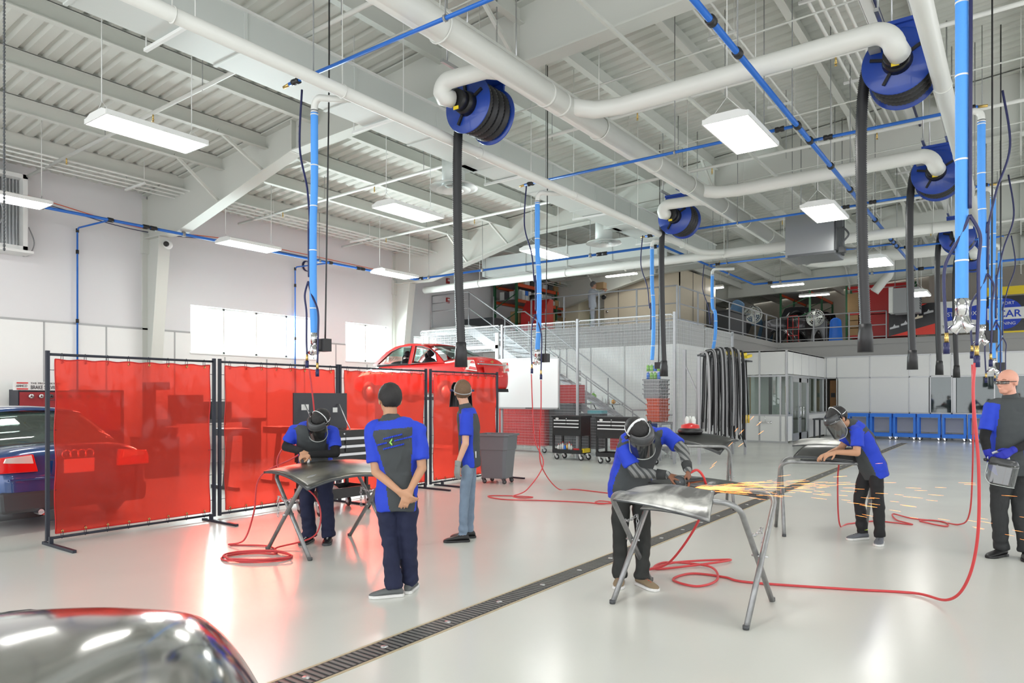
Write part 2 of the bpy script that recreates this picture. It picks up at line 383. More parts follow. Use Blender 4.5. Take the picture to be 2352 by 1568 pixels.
# rectangular duct with seams and standing flanges
t = thing('rectangular_duct', 'large pale rectangular air duct running the length of the hall', 'duct', (-7.35, 10, 5.5))
mb = MB(); mb.bb(-7.66, -7.06, -5, 19.6, 5.5, 5.95); mb.build('duct_body', 'duct', t)
mb = MB()
for y in (1.4, 3.0, 4.6, 6.2, 7.8, 9.4, 11, 12.6, 14.2, 15.8, 17.4, 19.0): mb.bb(-7.675, -7.045, y-.02, y+.02, 5.485, 5.965)
mb.each('joint_flange', 'duct', t)
mb = MB()
for y in (2.2, 3.9, 6.9, 10, 13.1, 16.2): mb.bb(-7.9, -6.85, y-.02, y+.02, 5.45, 5.485); rods(mb, ((-7.88, y), (-6.87, y)), 5.45)
mb.bb(-7.06, -7.02, -5, 19.6, 5.93, 5.955)
mb.each('trapeze_hanger', 'white', t, n=3)
# branch duct running left to the round diffusers
t = thing('branch_duct', 'pale rectangular branch duct crossing toward the stairs', 'duct', (-10, 16.9, 5.2))
MB().bb(-13.2, -7.5, 16.6, 17.2, 5.25, 5.8).build('duct_body', 'duct', t)
mb = MB()
for x in (-13.1, -11.6, -10.2, -8.8): mb.bb(x-.02, x+.02, 16.58, 17.22, 5.23, 5.82)
mb.each('joint_flange', 'duct', t)
for i, (x, y, z) in enumerate(((-7.95, 9.2, 5.22), (-7.95, 14.6, 5.22))):
    t = thing('round_diffuser', ['round ceiling diffuser half behind the first black hose', 'round ceiling diffuser above the tan booth, left of the second reel'][i], 'air diffuser', (x, y, z), 'round ceiling diffusers')
    mb = MB(); mb.bar((x, y, z+.05), (x, y, 5.75), .2, n=24); mb.bb(x, x+.4, y-.18, y+.18, 5.5, 5.8); mb.build('neck', 'duct', t)
    mb = MB(); mb.lathe([(.42, 0), (.40, .03), (.2, .06)], (x, y, z), n=32); mb.lathe([(.3, -.03), (.16, .04)], (x, y, z), n=32); mb.lathe([(.18, -.05), (.06, .02), (0, .02)], (x, y, z), n=24)
    mb.build('cone', 'white', t)
# big round duct and its branches to the hose reels
DX, DZ = -4.76, 5.35
t = thing('round_duct', 'long round white exhaust duct crossing the hall toward the back', 'duct', (DX, 10, DZ))
mb = MB(); mb.tube([(DX, -5, DZ), (DX, 20.2, DZ)]+elbow((DX, 20.8, DZ), (0, 1, 0), (1, 0, 0), .6)+[(-1.2, 20.8, DZ)], .15, 28); mb.build('main_duct', 'pipew', t)
mb = MB()
for y in (4.2, 7.25, 7.6, 10.4, 13.5, 16.6): mb.tube([(DX, y-.02, DZ), (DX, y+.02, DZ)], .156, 28)
mb.each('joint_band', 'pipew', t)
mb = MB()
for y in (2.5, 5.3, 8.6, 11.8, 14.9, 18): mb.tube([V((DX+.16*math.cos(a), y, DZ+.16*math.sin(a))) for a in [k*math.pi/10 for k in range(20)]], .01, 6, closed=True); rods(mb, ((DX, y),), DZ+.16)
mb.each('duct_hanger', 'pipew', t, n=2)
REELS = [(-5.5, 6.63, -1, 1.98, 'blue hose reel at the top centre with its long black hose'), (-5.58, 13.17, -1, 2.02, 'blue hose reel above the tan booth'),
 (-1.07, 8.49, 1, 2.1, 'large blue hose reel at the top right, nearest on that side'), (-1.1, 13.03, 1, 2.05, 'second blue hose reel from the top right'),
 (-1.15, 18.4, 1, 2.1, 'small far blue hose reel partly behind the right blue sleeves'), (-1.0, 21.3, 1, 2.1, 'farthest blue hose reel, low behind the right blue sleeves')]
RZ = 5.2
for i, (x, y, s, zb, lb) in enumerate(REELS):
    b = MB(); yb = y-.38
    if s < 0: b.tube([(DX, yb+.25, DZ), (DX-.2, yb+.05, DZ)]+elbow((x-.12, yb, DZ), (-1, 0, 0), (.12, .12, -1), .16)+[(x-.06, yb+.16, RZ+.0)], .1, 20)
    elif i < 4: b.tube([(DX, yb-.45, DZ), (DX+.25, yb-.1, DZ), (DX+.6, yb, DZ), (x-.25, yb, DZ+.03)]+elbow((x+.0, yb, DZ+.03), (1, 0, 0), (.12, .15, -1), .18)+[(x+.05, yb+.16, RZ-.03)], .11, 20)
    elif i == 4: b.tube([(x-.6, yb, DZ), (x-.2, yb, DZ)]+elbow((x+.05, yb, DZ), (1, 0, 0), (0, .1, -1), .16)+[(x+.05, yb+.16, RZ-.05)], .1, 16)
    else: b.tube([(x-.2, yb-.1, DZ)]+elbow((x+.05, yb, DZ), (1, 0, 0), (0, .1, -1), .16)+[(x+.05, yb+.16, RZ-.05)], .1, 16)
    b.build('branch_duct', 'pipew', None, 'round white branch duct feeding the '+['top centre reel','reel above the tan booth','nearest right reel','second right reel','small far reel','farthest reel'][i], 'duct', 'branch ducts to the hose reels')
    t = thing('hose_reel', lb, 'hose reel', (x, y, RZ-.35), 'overhead exhaust hose reels')
    MB().bb(x-.2, x+.2, y-.02, y+.58, RZ+.40, RZ+.44).bb(x-.2, x+.2, y+.02, y+.05, RZ, RZ+.42).bb(x-.16, x+.16, y+.52, y+.55, RZ, RZ+.42).build('bracket', 'reel', t)
    mb = MB()
    for dx in (-.16, .16): mb.bb(x+dx-.02, x+dx+.02, y-.3, y+.9, RZ+.45, RZ+.49); rods(mb, ((x+dx, y-.2), (x+dx, y+.8)), RZ+.48, r=.01)
    mb.each('strut', 'steel', t)
    for k, yy in enumerate((y, y+.5)): MB().lathe([(.0, -.008), (.345, -.008), (.352, 0), (.345, .008), (0, .008)], (x, yy, RZ), (0, 1, 0), 48).build('flange_disc', 'reel', t)
    # coiled hose between the discs: four wraps of ribbed hose
    for k in range(4):
        yy = y+.07+k*.118; mb = MB(); ring = 96; rows = []
        for a in range(ring):
            th = 2*math.pi*a/ring; rr_ = .058 if a % 2 else .05
            rows.append([V((x+(.27+rr_*math.cos(q*math.pi/5))*math.cos(th), yy+rr_*math.sin(q*math.pi/5), RZ+(.27+rr_*math.cos(q*math.pi/5))*math.sin(th))) for q in range(10)])
        mb.grid(rows, True, cu=True, cv=True); mb.build('hose_wrap', 'rubber', t)
    mb = MB(); mb.bar((x, y-.12, RZ), (x, y-.01, RZ), .13, .15, 24); mb.bar((x, y-.22, RZ+.0), (x, y-.12, RZ), .115, .12, 20)
    for a in (.5, 1.7, 2.9, 4.2): mb.beam((x, y-.02, RZ), (x+.27*math.cos(a), y-.02, RZ+.27*math.sin(a)), .035, .03)
    mb.build('hub', 'black', t)
    MB().bb(x-.03, x+.045, y-.235, y-.225, RZ-.14, RZ-.10).build('warning_sticker', 'yellow', t)
    MB().box((x-.21, y-.06, RZ+.2), (.11, .12, .13), m=0).build('motor_box', 'grey', t)
    # free hose: leaves the drum on the left and hangs down
    pth = spl([(x-.12, y+.3, RZ+.32), (x-.3, y+.28, RZ+.2), (x-.375, y+.27, RZ-.12), (x-.40, y+.27, RZ-.8), (x-.385, y+.28, RZ-2), (x-.36, y+.3, zb+.28)], 40)
    L = [0];
    for a, c in zip(pth, pth[1:]): L.append(L[-1]+(c-a).length)
    n = int(L[-1]/.0125); pp = []; j = 0
    for k in range(n+1):
        d = L[-1]*k/n
        while j < len(L)-2 and L[j+1] < d: j += 1
        f = (d-L[j])/max(1e-6, L[j+1]-L[j]); pp.append(pth[j].lerp(pth[j+1], f))
    MB().tube(pp, [.062 if k % 2 else .053 for k in range(n+1)], 16).build('hanging_hose', 'rubber', t)
    e = pp[-1]; MB().tube([e+V((0, 0, .05)), e-V((0, 0, .02)), e-V((0, 0, .06)), e-V((0, 0, .27))], [.066, .07, .078, .084], 20).build('nozzle', 'rubber', t)
    e2 = V((x-.27, y+.26, RZ+.24)); MB().box(e2, (.14, .16, .05), R=Matrix.Rotation(-.9, 3, 'Y')).build('hose_guide', 'black', t)
# white vacuum pipes
t = thing('vacuum_pipe', 'white vacuum pipe running under the left edge of the big rectangular duct', 'pipe', (-6.01, 8, 4.95))
mb = MB(); mb.tube([(-6.01, -5, 4.95), (-6.01, 15.2, 4.95)]+elbow((-6.01, 15.9, 4.95), (0, 1, 0), (1, 0, 0), .5)[:5]+[(-5.55, 15.95, 4.95)], .068, 20); mb.build('pipe_run', 'pipew', t)
mb = MB()
for y in (3.2, 5.1, 7.5, 10, 12.4, 14.6): mb.tube([V((-6.01+.072*math.cos(a), y, 4.95+.072*math.sin(a))) for a in [k*math.pi/10 for k in range(20)]], .006, 6, closed=True); rods(mb, ((-6.01, y),), 5.02, r=.006)
mb.each('pipe_hanger', 'pipew', t, n=2)
t = thing('cross_pipe', 'fat white pipe crossing the hall in front of the mezzanine', 'pipe', (-8, 16.05, 4.95))
mb = MB(); mb.tube([(-15.1, 16.1, 4.95), (-.75, 16.1, 4.95)], .105, 20); mb.build('pipe_run', 'pipew', t)
mb = MB()
for x in (-12.9, -9.9, -5.6, -3, -1.4): mb.tube([V((x, 16.1+.11*math.cos(a), 4.95+.11*math.sin(a))) for a in [k*math.pi/10 for k in range(20)]], .008, 6, closed=True); rods(mb, ((x, 16.1),), 5.06, r=.006)
mb.each('pipe_hanger', 'pipew', t, n=2)
mb = MB(); mb.tube([(-.68, -2, 4.95), (-.68, 16.1, 4.95)], .085, 20); 
for y in (6.2, 8.8, 11.5): mb.tube([(-.68, y-.02, 4.95), (-.68, y+.02, 4.95)], .09, 20)
mb.build('vacuum_pipe', 'pipew', None, 'white vacuum pipe passing beside the right hose reels', 'pipe')
# blue compressed-air main and branches
BZ = 5.1
t = thing('air_main', 'thick blue compressed air pipe running diagonally away at the upper right', 'pipe', (-2.33, 12, BZ))
MB().tube([(-2.33, 2, BZ), (-2.33, 21.95, BZ)], .032, 12).build('pipe_run', 'blue', t)
for y in (5.6, 6.35, 7.1, 9.45, 10.1, 11.4, 12.9, 13.95, 15.4, 17.5, 17.9, 18.4): MB().tube([(-2.33, y-.045, BZ), (-2.33, y-.04, BZ), (-2.33, y+.04, BZ), (-2.33, y+.045, BZ)], [.036, .05, .05, .036], 12).build('coupling', 'black', t)
mb = MB(); rods(mb, [(-2.33, y) for y in (5.6, 7.1, 9.2, 11.4, 12.9, 15.4, 18.4)], BZ); mb.each('hanger', 'rod', t)
def airline(x0, x1, y, lb, cps, rodx, tap=None):
    t = thing('air_branch', lb, 'pipe', ((x0+x1)/2, y, BZ), 'blue air branches')
    MB().tube([(x0, y, BZ), (x1, y, BZ)], .021, 10).build('pipe_run', 'blue', t)
    for x in cps: MB().tube([(x-.06, y, BZ), (x-.055, y, BZ), (x-.02, y, BZ), (x, y, BZ), (x+.02, y, BZ), (x+.055, y, BZ), (x+.06, y, BZ)], [.024, .036, .036, .028, .036, .036, .024], 10).build('coupling', 'black', t)
    mb = MB(); rods(mb, [(x, y) for x in rodx], BZ)
    for x in rodx: mb.bar((x-.012, y, BZ), (x+.012, y, BZ), .034, n=10)
    mb.each('hanger', 'rod', t)
    if tap is not None: MB().bar((tap, y, BZ), (tap+.1*(1 if tap > -3 else -1), y, BZ-.01), .018, n=8).build('brass_tap', 'brass', t)
airline(-6.62, -2.33, 4.86, 'blue air branch at the top left ending beside the first blue sleeve', (-6.5,), (-6.2, -4.3), -6.62)
airline(-6.62, -2.33, 9.45, 'blue air branch crossing behind the big rectangular light', (-6.5, -2.55), (-6.2, -4.0, -2.75), -6.62)
airline(-2.33, -.42, 10.12, 'blue air branch right of the air main, nearest', (-2.1, -.5), (-.62,), -.42)
airline(-6.62, -2.33, 14.02, 'blue air branch passing behind the second hose reel', (-6.5, -2.6), (-6.2, -4.6), -6.62)
airline(-2.33, -.42, 13.95, 'blue air branch right of the air main, second', (-2.15, -.5), (-.62,), -.42)
airline(-6.66, -2.33, 18.05, 'thin far blue air branch under the unit heater', (-6.45,), (-6.2, -4), -6.62)
airline(-2.33, -.3, 18.6, 'far blue air branch behind the blue sleeves', (-2.15, -.5), (-.62,), -.42)
t = thing('air_loop', 'blue air pipe running along the left wall and on in front of the mezzanine', 'pipe', (-11, 12, BZ))
MB().tube([(-14.55, -3, BZ), (-14.55, 15.1, BZ), (-6.7, 15.1, BZ), (-6.7, 21.95, BZ), (4, 21.95, BZ)], .03, 12).build('pipe_run', 'blue', t)
for a in ((-14.55, 7.2), (-14.55, 7.35), (-14.55, 12.9), (-14.55, 13.05)): MB().tube([(a[0], a[1]-.07, BZ), (a[0], a[1]-.06, BZ), (a[0], a[1]+.06, BZ), (a[0], a[1]+.07, BZ)], [.034, .048, .048, .034], 12).build('coupling', 'black', t)
for a in (-8.35, -8.2, -14.3, -6.9, -2.4, -2.2, -6.2): y = 15.1 if a < -6.6 else 21.95; MB().tube([(a-.07, y, BZ), (a-.06, y, BZ), (a+.06, y, BZ), (a+.07, y, BZ)], [.034, .048, .048, .034], 12).build('coupling', 'black', t)
mb = MB(); ps = [(-14.55, 5.3), (-14.55, 8.0), (-14.55, 11.6), (-14.0, 15.1), (-12.0, 15.1), (-8.6, 15.1), (-6.7, 16.6), (-6.7, 19.6), (-5.9, 21.95), (-3.4, 21.95)]; rods(mb, ps, BZ)
for x, y in ps: mb.bar((x, y, BZ-.045), (x, y, BZ+.045), .042, n=10)
mb.each('hanger', 'rod', t)
for y, n_ in ((6.5, 'thin blue air drop on the left wall, left of the first white column'), (11.95, 'thin blue air drop on the left wall between the windows')):
    tt = thing('air_drop', n_, 'pipe', (-16, y, 2), 'blue air drops on the left wall')
    MB().tube([(-14.55, y, BZ), (-15.95, y, BZ+.05), (-16.02, y, BZ), (-16.02, y, 1.1)], .018, 10).build('pipe_run', 'blue', tt)
    for z in (BZ-.0, BZ-.45, 3.2): MB().bar((-16.02, y, z-.04), (-16.02, y, z+.04), .03, n=10).build('clamp', 'black', tt)
    MB().bar((-14.55, y-.05, BZ), (-14.55, y+.05, BZ), .045, n=10).build('tee', 'black', tt)
# blue dust-extraction sleeves with air hoses
def sleeve(x, y, z1, z0, lb, side, cord=True, tools=True, bend=.0):
    t = thing('extraction_sleeve', lb, 'extraction hose', (x, y, z0-.3), 'blue extraction sleeves')
    px = -6.01 if x < -3 else -.68
    MB().tube([(px, y+.25*1, 4.93), (px*.5+x*.5, y+.12, z1+.13)]+elbow((x, y, z1+.13), (x-px, 0, 0), (0, 0, -1), .09)+[(x, y, z1-.02)], .038, 14).build('elbow_pipe', 'pipew', t)
    p = spl([(x, y, z1), (x, y, z1-.8), (x+bend, y, (z1+z0)/2), (x+bend, y, z0+.5), (x, y, z0)], 12)
    MB().tube(p, .041, 18).build('sleeve', 'bsleeve', t)
    for k in (1, 9, 19, 29, 40): MB().tube([p[k]-V((0, 0, .006)), p[k]+V((0, 0, .006))], .044, 18).build('zip_tie', 'white', t)
    MB().tube([p[0]-V((0, 0, .02)), p[0]+V((0, 0, .01))], .044, 18).build('clamp', 'steel', t)
    sg = side
    nh = spl([(x+sg*.06, y-.02, 7.5), (x+sg*.055, y-.02, 4.5), (x+sg*.052, y-.02, 3.5), (x+sg*.05, y-.02, z0+.65)] if z1 > 4.9 else [(x-.22 if x < -3 else x+.2, y, BZ), (x-.26 if x < -3 else x+.27, y, z1-.35), (x-.1 if x < -3 else x+.14, y-.02, z1-.85), (x+sg*.052, y-.02, z1-1.3), (x+sg*.056+bend, y-.02, (z1+z0)/2), (x+sg*.05+bend, y-.02, z0+.65)], 8)
    MB().tube(nh, .012, 8).build('air_hose', 'navy', t)
    if tools:
        mb = MB(); mb.bar((x, y, z0+.02), (x, y, z0-.1), .043, n=16); mb.tube([(x, y, z0-.08), (x-.03, y, z0-.17), (x-.06, y, z0-.21)], [.036, .032, .042], 12); mb.tube([(x, y, z0-.08), (x+.03, y-.01, z0-.17), (x+.06, y-.01, z0-.20)], [.036, .032, .042], 12)
        mb.build('y_fitting', 'chrome', t)
        j = p[-1]+V((sg*.05+bend, -.03, .6))
        for q, (dx, zz) in enumerate(((-.10, z0-.32), (.10, z0-.42))):
            MB().tube(spl([j, j+V((dx*.6, 0, -.15)), V((x+dx, y-.03, z0+.25)), V((x+dx, y-.03, z0-.05)), V((x+dx*.9, y-.03, zz+.1))], 8), .011, 8).build('air_tail', 'navy', t)
            mb = MB(); mb.bar((x+dx*.9, y-.03, zz+.1), (x+dx*.9, y-.03, zz+.03), .014, n=8, m=1); mb.bar((x+dx*.9, y-.03, zz+.03), (x+dx*.9, y-.03, zz-.05), .021, n=10); mb.build('quick_coupler', ['navy', 'brass'], t)
    if not cord: MB().bar((x, y+.05, z1+.18), (x, y+.05, zr(x)), .006, n=6).build('hanger', 'rod', t)
    if cord:
        cx = x+.13 if x < -3 else x+.1
        MB().tube(spl([(cx, y+.1, zr(cx)), (cx, y+.1, 5.25), (cx, y+.08, 4), (cx-.005, y+.05, z0-.05)], 6), .009, 6).build('power_cord', 'black', t)
        MB().bb(cx-.075, cx+.055, y+.0, y+.09, z0-.19, z0-.05).build('outlet_box', 'black', t)
sleeve(-6.4, 5.03, 4.80, 2.30, 'nearest left blue extraction sleeve, beside the big strip light', -1, bend=-.02)
sleeve(-6.4, 9.5, 4.80, 2.36, 'blue extraction sleeve in front of the whiteboard', -1, bend=.03)
sleeve(-6.4, 13.9, 4.82, 2.4, 'blue extraction sleeve hanging just left of the second black hose', -1, tools=False, bend=.03)
sleeve(-6.5, 17.8, 4.8, 2.75, 'far blue extraction sleeve in front of the tan booth corner', -1, tools=False, bend=.08, cord=False)
sleeve(-.34, 5.9, 5.0, 2.28, 'thickest, nearest blue extraction sleeve at the right', 1, bend=.0, cord=False)
sleeve(-.37, 9.75, 4.80, 2.42, 'second blue extraction sleeve at the right, beside the nearest', 1, bend=.01)
sleeve(-.36, 13.5, 4.8, 2.2, 'third blue extraction sleeve at the right', 1, bend=-.01)
sleeve(-.37, 18.6, 4.8, 2.3, 'farthest blue extraction sleeve at the right', 1, cord=False)
# sprinkler lines, conduits, bridging
for k, y in enumerate((2.0, 5.5, 10.1, 13.4, 18.4, 22.3)):
    t = thing('sprinkler_line', ['', 'white sprinkler pipe crossing above the nearest lights', 'white sprinkler pipe crossing behind the first white frame', 'white sprinkler pipe before the second frame', 'far white sprinkler pipe', 'farthest white sprinkler pipe'][k] or 'white sprinkler pipe at the top edge', 'pipe', (-6, y, 5.9), 'sprinkler pipes')
    MB().tube([(-15.8, y, 5.93), (6, y, 6.3)], .03, 10).build('pipe_run', 'pipew', t)
    mb = MB()
    for x in (-14, -10.9, -7.9, -4.9, -2, 1): zz = 5.93+(x+15.8)*.017; mb.bar((x, y, zz-.1), (x, y, zz), .012, n=6); mb.lathe([(.02, -.1), (.004, -.13), (.022, -.135)], (x, y, zz), n=10)
    mb.each('sprinkler_head', 'brass', t, n=2)
    mb = MB(); rods(mb, [(x, y) for x in (-12.5, -9.5, -6.5, -3.5, -.5)], 6.0, r=.006); mb.each('hanger', 'rod', t)
for g_, (xs_, lb) in enumerate((((-3.62, -3.5, -3.38), 'white conduits running beside the purlin above the branch ducts'), ((-2.35, -2.22, -2.09, -1.96), 'bundle of white conduits under the roof above the air main'), ((-14.9, -14.7, -14.5, -14.3), 'white conduits under the eave along the left wall'))):
    t = thing('conduit_rack', lb, 'conduit', (xs_[0], 10, zr(xs_[0])-.35), 'roof conduits')
    for x in xs_: MB().tube([(x, -5, zr(x)-.36), (x, 30, zr(x)-.36)], .026 if g_ == 1 else .018, 8).build('conduit', 'pipew', t)
    mb = MB()
    for y in range(1, 30, 3): mb.bb(xs_[0]-.1, xs_[-1]+.1, y-.02, y+.02, zr(xs_[0])-.42, zr(xs_[0])-.385); rods(mb, ((xs_[0]-.08, y), (xs_[-1]+.08, y)), zr(xs_[0])-.4, r=.005)
    mb.each('strut', 'white', t, n=3)
t = thing('cable_tray', 'white roof tray carrying a dark blue cable at the upper right', 'cable tray', (-1.72, 12, 6.9))
MB().bb(-1.78, -1.64, 3, 26, 6.98, 7.02).bb(-1.79, -1.775, 3, 26, 6.98, 7.06).build('tray', 'white', t)
MB().tube(spl([(-1.60, 3, 6.98), (-1.6, 8, 6.94), (-1.6, 13, 6.99), (-1.6, 16, 6.92), (-1.6, 20, 6.98)], 8), .022, 8).build('cable', 'navy', t)
for xx in (.33, .62):
    MB().tube([(xx, 4, 6.9), (xx, 14, 6.9)], .1, 16).build('roof_pipe', 'pipew', None, 'fat pale pipe under the roof at the right picture edge', 'pipe', 'fat roof pipes')
for xx, y1 in ((-5.3, 20), (-3.95, 26), (-1.0, 26), (-8.3, 20)):
    MB().bb(xx-.02, xx+.02, 0, y1, 5.98, 6.02).build('strut_channel', 'ceil', None, 'long white strut channel under the roof', 'strut', 'white roof struts')
for i, y in enumerate((3.2, 6.2, 9.0, 12.0, 14.8, 17.6)):
    mb = MB(); mb.tube([(-8.3, y, 6.05), (3, y, 6.4)], .012, 6); rods(mb, ((-6, y), (-3, y), (0, y)), 6.1, r=.004)
    mb.build('tie_rod', 'ceil', None, 'thin white rod spanning between the roof struts', 'rod', 'thin roof rods')
# unit heater
x, y, z = -3.36, 15.15, 4.41
t = thing('unit_heater', 'boxy stainless unit heater hanging behind a ceiling light', 'heater', (x, y, z))
MB().bb(x-.5, x+.42, y-.45, y+.45, z, z+.86).build('cabinet', mat('brushed_steel', (.30, .31, .32), .28, .75), t, bevel=.01)
mb = MB()
for k in range(7): mb.bb(x+.42, x+.45, y-.4+k*.12, y-.33+k*.12, z+.08, z+.8)
mb.bb(x-.45, x+.45, y-.47, y-.45, z-.0, z+.05); mb.build('louver', 'dark', t)
MB().bb(x+.44, x+.56, y-.42, y-.3, z+.5, z+.72).bb(x+.44, x+.56, y-.2, y-.05, z+.05, z+.16).each('control_box', 'dark', t)
MB().tube(spl([(x+.56, y-.35, z+.5), (x+.66, y-.35, z+.35), (x+.56, y-.35, z+.2), (x+.62, y-.3, z+.1), (x+.95, y-.3, z+.06)], 6), .018, 8).build('gas_pipe', 'dark', t)
mb = MB(); rods(mb, ((x-.4, y-.3), (x+.4, y-.3), (x-.4, y+.4), (x+.4, y+.4)), z+1, r=.008); mb.each('hanger', 'rod', t)
# louvered wall fan, camera, coiled cable
t = thing('wall_louver', 'white framed metal louver with a fan high on the left wall', 'vent', (-16, 4.9, 4.4))
mb = MB(); mb.bb(-16.1, -15.75, 4.0, 4.08, 4.45, 5.95).bb(-16.1, -15.75, 5.42, 5.5, 4.45, 5.95).bb(-16.1, -15.75, 4.0, 5.5, 5.87, 5.95).bb(-16.1, -15.75, 4.0, 5.5, 4.45, 4.55).bb(-16.1, -15.6, 3.95, 5.55, 4.40, 4.45); mb.build('frame', 'white', t)
mb = MB(); mb.bb(-16.09, -16.0, 4.08, 5.42, 4.55, 5.87)
for k in range(22): mb.bb(-16.0, -15.93, 4.1+k*.06, 4.12+k*.06, 4.55, 5.87)
mb.build('slats', 'steel', t)
MB().tube([V((-15.8, 4.6+.5*math.cos(a), 5.15+.5*math.sin(a))) for a in [k*math.pi/16 for k in range(32)]], .012, 8, closed=True).bar((-15.95, 4.6, 5.15), (-15.7, 4.6, 5.15), .09, n=16).build('fan_guard', 'steel', t)
MB().tube(spl([(-16.05, 5.62, 5.0), (-16, 5.7, 4.7), (-16, 5.62, 4.45), (-16, 5.5, 4.4)], 6), .012, 6).build('cable', 'grey', t)
t = thing('security_camera', 'small dome security camera on the first white column', 'camera', (-15.3, 8.1, 5.0))
MB().sph((-15.3, 8.05, 4.98), (.08, .1, .1), 10).build('housing', 'white', t); MB().sph((-15.24, 7.98, 4.98), .06, 10).build('lens', 'black', t)
for yy, zz in ((20.5, 5.62), (20.5, 4.95)):
    t = thing('strobe_alarm', 'small red fire strobe on the left wall above the stairs, %s' % ('upper' if zz > 5 else 'lower'), 'fire alarm', (WX+.03, yy-2.2, zz), 'red fire strobes')
    MB().bb(WX, WX+.05, yy-2.27, yy-2.12, zz-.08, zz+.1).build('base', mat('strobe_red', (.35, .02, .02), .4), t); MB().bb(WX+.05, WX+.08, yy-2.24, yy-2.15, zz, zz+.06).build('lens', 'white', t)
for cc, zz, yy in (('navy', 5.45, 0), ('orange', 5.52, .02)):
    MB().tube(spl([(-16.05, -3, zz+.5), (-16.05, 3, zz+.3), (-16.05, 5.7, zz+.1), (-16.05, 7.8, zz-.1), (-16.05, 10.5, zz+.05), (-16.05, 15.5, zz)], 8), .009, 6).build('wall_cable', cc, None, ('dark blue' if cc == 'navy' else 'red')+' cable sagging along the top of the left wall', 'cable')
MB().tube([V((-16.085, 12.35+.13*math.cos(a)+a*.004, 5.25+.14*math.sin(a))) for a in [k*math.pi/10 for k in range(60)]], .009, 6).build('coiled_cable', 'navy', None, 'small coil of dark blue cable on the left wall above the windows', 'cable')

t = thing('hanging_chain', 'dark bead chain hanging at the very left picture edge', 'chain', (-4.72, 1.53, 2.45))
mb = MB(); z = 2.45
while z < zr(-4.72): mb.sph((-4.72, 1.53, z), (.007, .007, .011), 5); z += .021
mb.build('beads', 'dark', t, kind='stuff')
# ================================================================ FAR ROOMS, CAGE, STAIRS
def frame_wall(name, pt, cells, mt='seam', parent=None, kind='structure'): pass
# --- glazed booth (kiosk) : front plane y=25.3, side plane x=-6.58
KX, KY = -6.58, 25.3
M['alu'] = mat('aluminium', (.50, .51, .52), .35, .5)
M['dglass'] = film('dark_window_glass', (.55, .68, .68), (.1, .14, .14), .03, .25, .08)
mb = MB(); mb.bb(MX, KX, KY, KY+.06, .06, .95).bb(MX, KX, KY, KY+.06, 2.40, 3.24).bb(KX-.06, KX, KY, 25.95, .06, .95).bb(KX-.06, KX, 28.35, 31, .06, .95).bb(KX-.06, KX, KY, 31, 2.42, 3.24)
mb.bb(KX-.5, KX, 25.28, 25.34, .95, 2.4) if False else None
mb.bb(MX, KX, KY, 31, 3.2, 3.25); mb.build('wall_booth', 'panel', kind='structure')
mb = MB()
for z in (.03, .965, 2.35): mb.bb(MX, KX+.02, KY-.015, KY+.07, z-.03, z+.03)
for x in (MX+.03, -7.52, KX-.02, KX-.22): mb.bb(x-.03, x+.03, KY-.014, KY+.07, 0 if x > -7 or x < -8 or x == -7.52 else .9, 3.24 if x in (MX+.03, -7.52, KX-.02) else 2.35)
for z in (.965, 2.37): mb.bb(KX-.07, KX+.015, KY, 25.98, z-.03, z+.03).bb(KX-.07, KX+.015, 28.3, 31, z-.03, z+.03)
mb.bb(KX-.07, KX+.015, 25.98, 28.3, 2.3, 2.4)
for y in (25.4, 25.98, 28.33, 29.55, 30.9): mb.bb(KX-.07, KX+.014, y-.035, y+.035, 0 if y in (25.98, 28.33) else .95, 2.4)
for y in (26.1, 27.3, 28.4, 29.6): mb.bb(KX, KX+.006, y-.01, y+.01, 2.42, 3.24)
mb.build('trim_4', 'alu', kind='structure')
mb = MB(); mb.bb(MX+.06, -7.55, KY+.02, KY+.03, 1, 2.32).bb(-7.49, KX-.25, KY+.02, KY+.03, 1, 2.32).bb(KX-.04, KX-.03, 25.43, 25.95, 1, 2.34).bb(KX-.04, KX-.03, 28.37, 29.5, 1, 2.34).bb(KX-.04, KX-.03, 29.6, 30.87, 1, 2.34)
w = mb.build('window_4', 'glass', kind='structure')
for i, y in enumerate((26.0, 27.16)):
    d = MB(); a, b = y+.02, y+1.12
    d.bb(KX-.06, KX-.01, a, b, .02, .3).bb(KX-.06, KX-.01, a, b, 2.15, 2.3).bb(KX-.06, KX-.01, a, a+.12, .02, 2.3).bb(KX-.06, KX-.01, b-.12, b, .02, 2.3)
    d = d.build('door_%d' % (i+1), 'alu', kind='structure'); MB().bb(KX-.04, KX-.03, a+.12, b-.12, .3, 2.15).build('pane', 'glass', d)
    yy = b-.18 if i == 0 else a+.18
    MB().tube([(KX, yy, .85), (KX+.06, yy, .87), (KX+.06, yy, 1.23), (KX, yy, 1.25)], .015, 8).build('door_handle', 'chrome', d)
# inside of the booth
mb = MB(); mb.bb(-7.45, KX-.35, 26.6, 26.66, 0, 2.9); mb.build('wall_inner', 'white', kind='structure')
MB().bb(-8.28, -8.12, 26.6, 26.7, 0, 2.4).build('wooden_post', mat('pale_wood', (.62, .42, .2), .5), None, 'pale wooden door post seen through the booth window', 'door post')
mb = MB(); mb.bb(-7.95, -7.82, 25.7, 25.78, .0, 2.9); mb.build('trim_5', 'white', kind='structure')
MB().bb(-7.8, -7.56, 27.4, 27.5, 0, 2.6).build('dark_locker', 'dark', None, 'dark tall locker behind the booth window', 'locker')
MB().bb(-8.45, KX-.1, 30.6, 30.7, 0, 3.2).build('wall_inner_back', mat('beige', (.5, .47, .38), .6), kind='structure')
MB().bb(KX-.33, KX-.29, 26.3, 26.34, 1.4, 2.0).build('wall_notice', mat('olive_notice', (.45, .4, .18), .6), None, 'small olive notice panel inside the booth', 'notice')
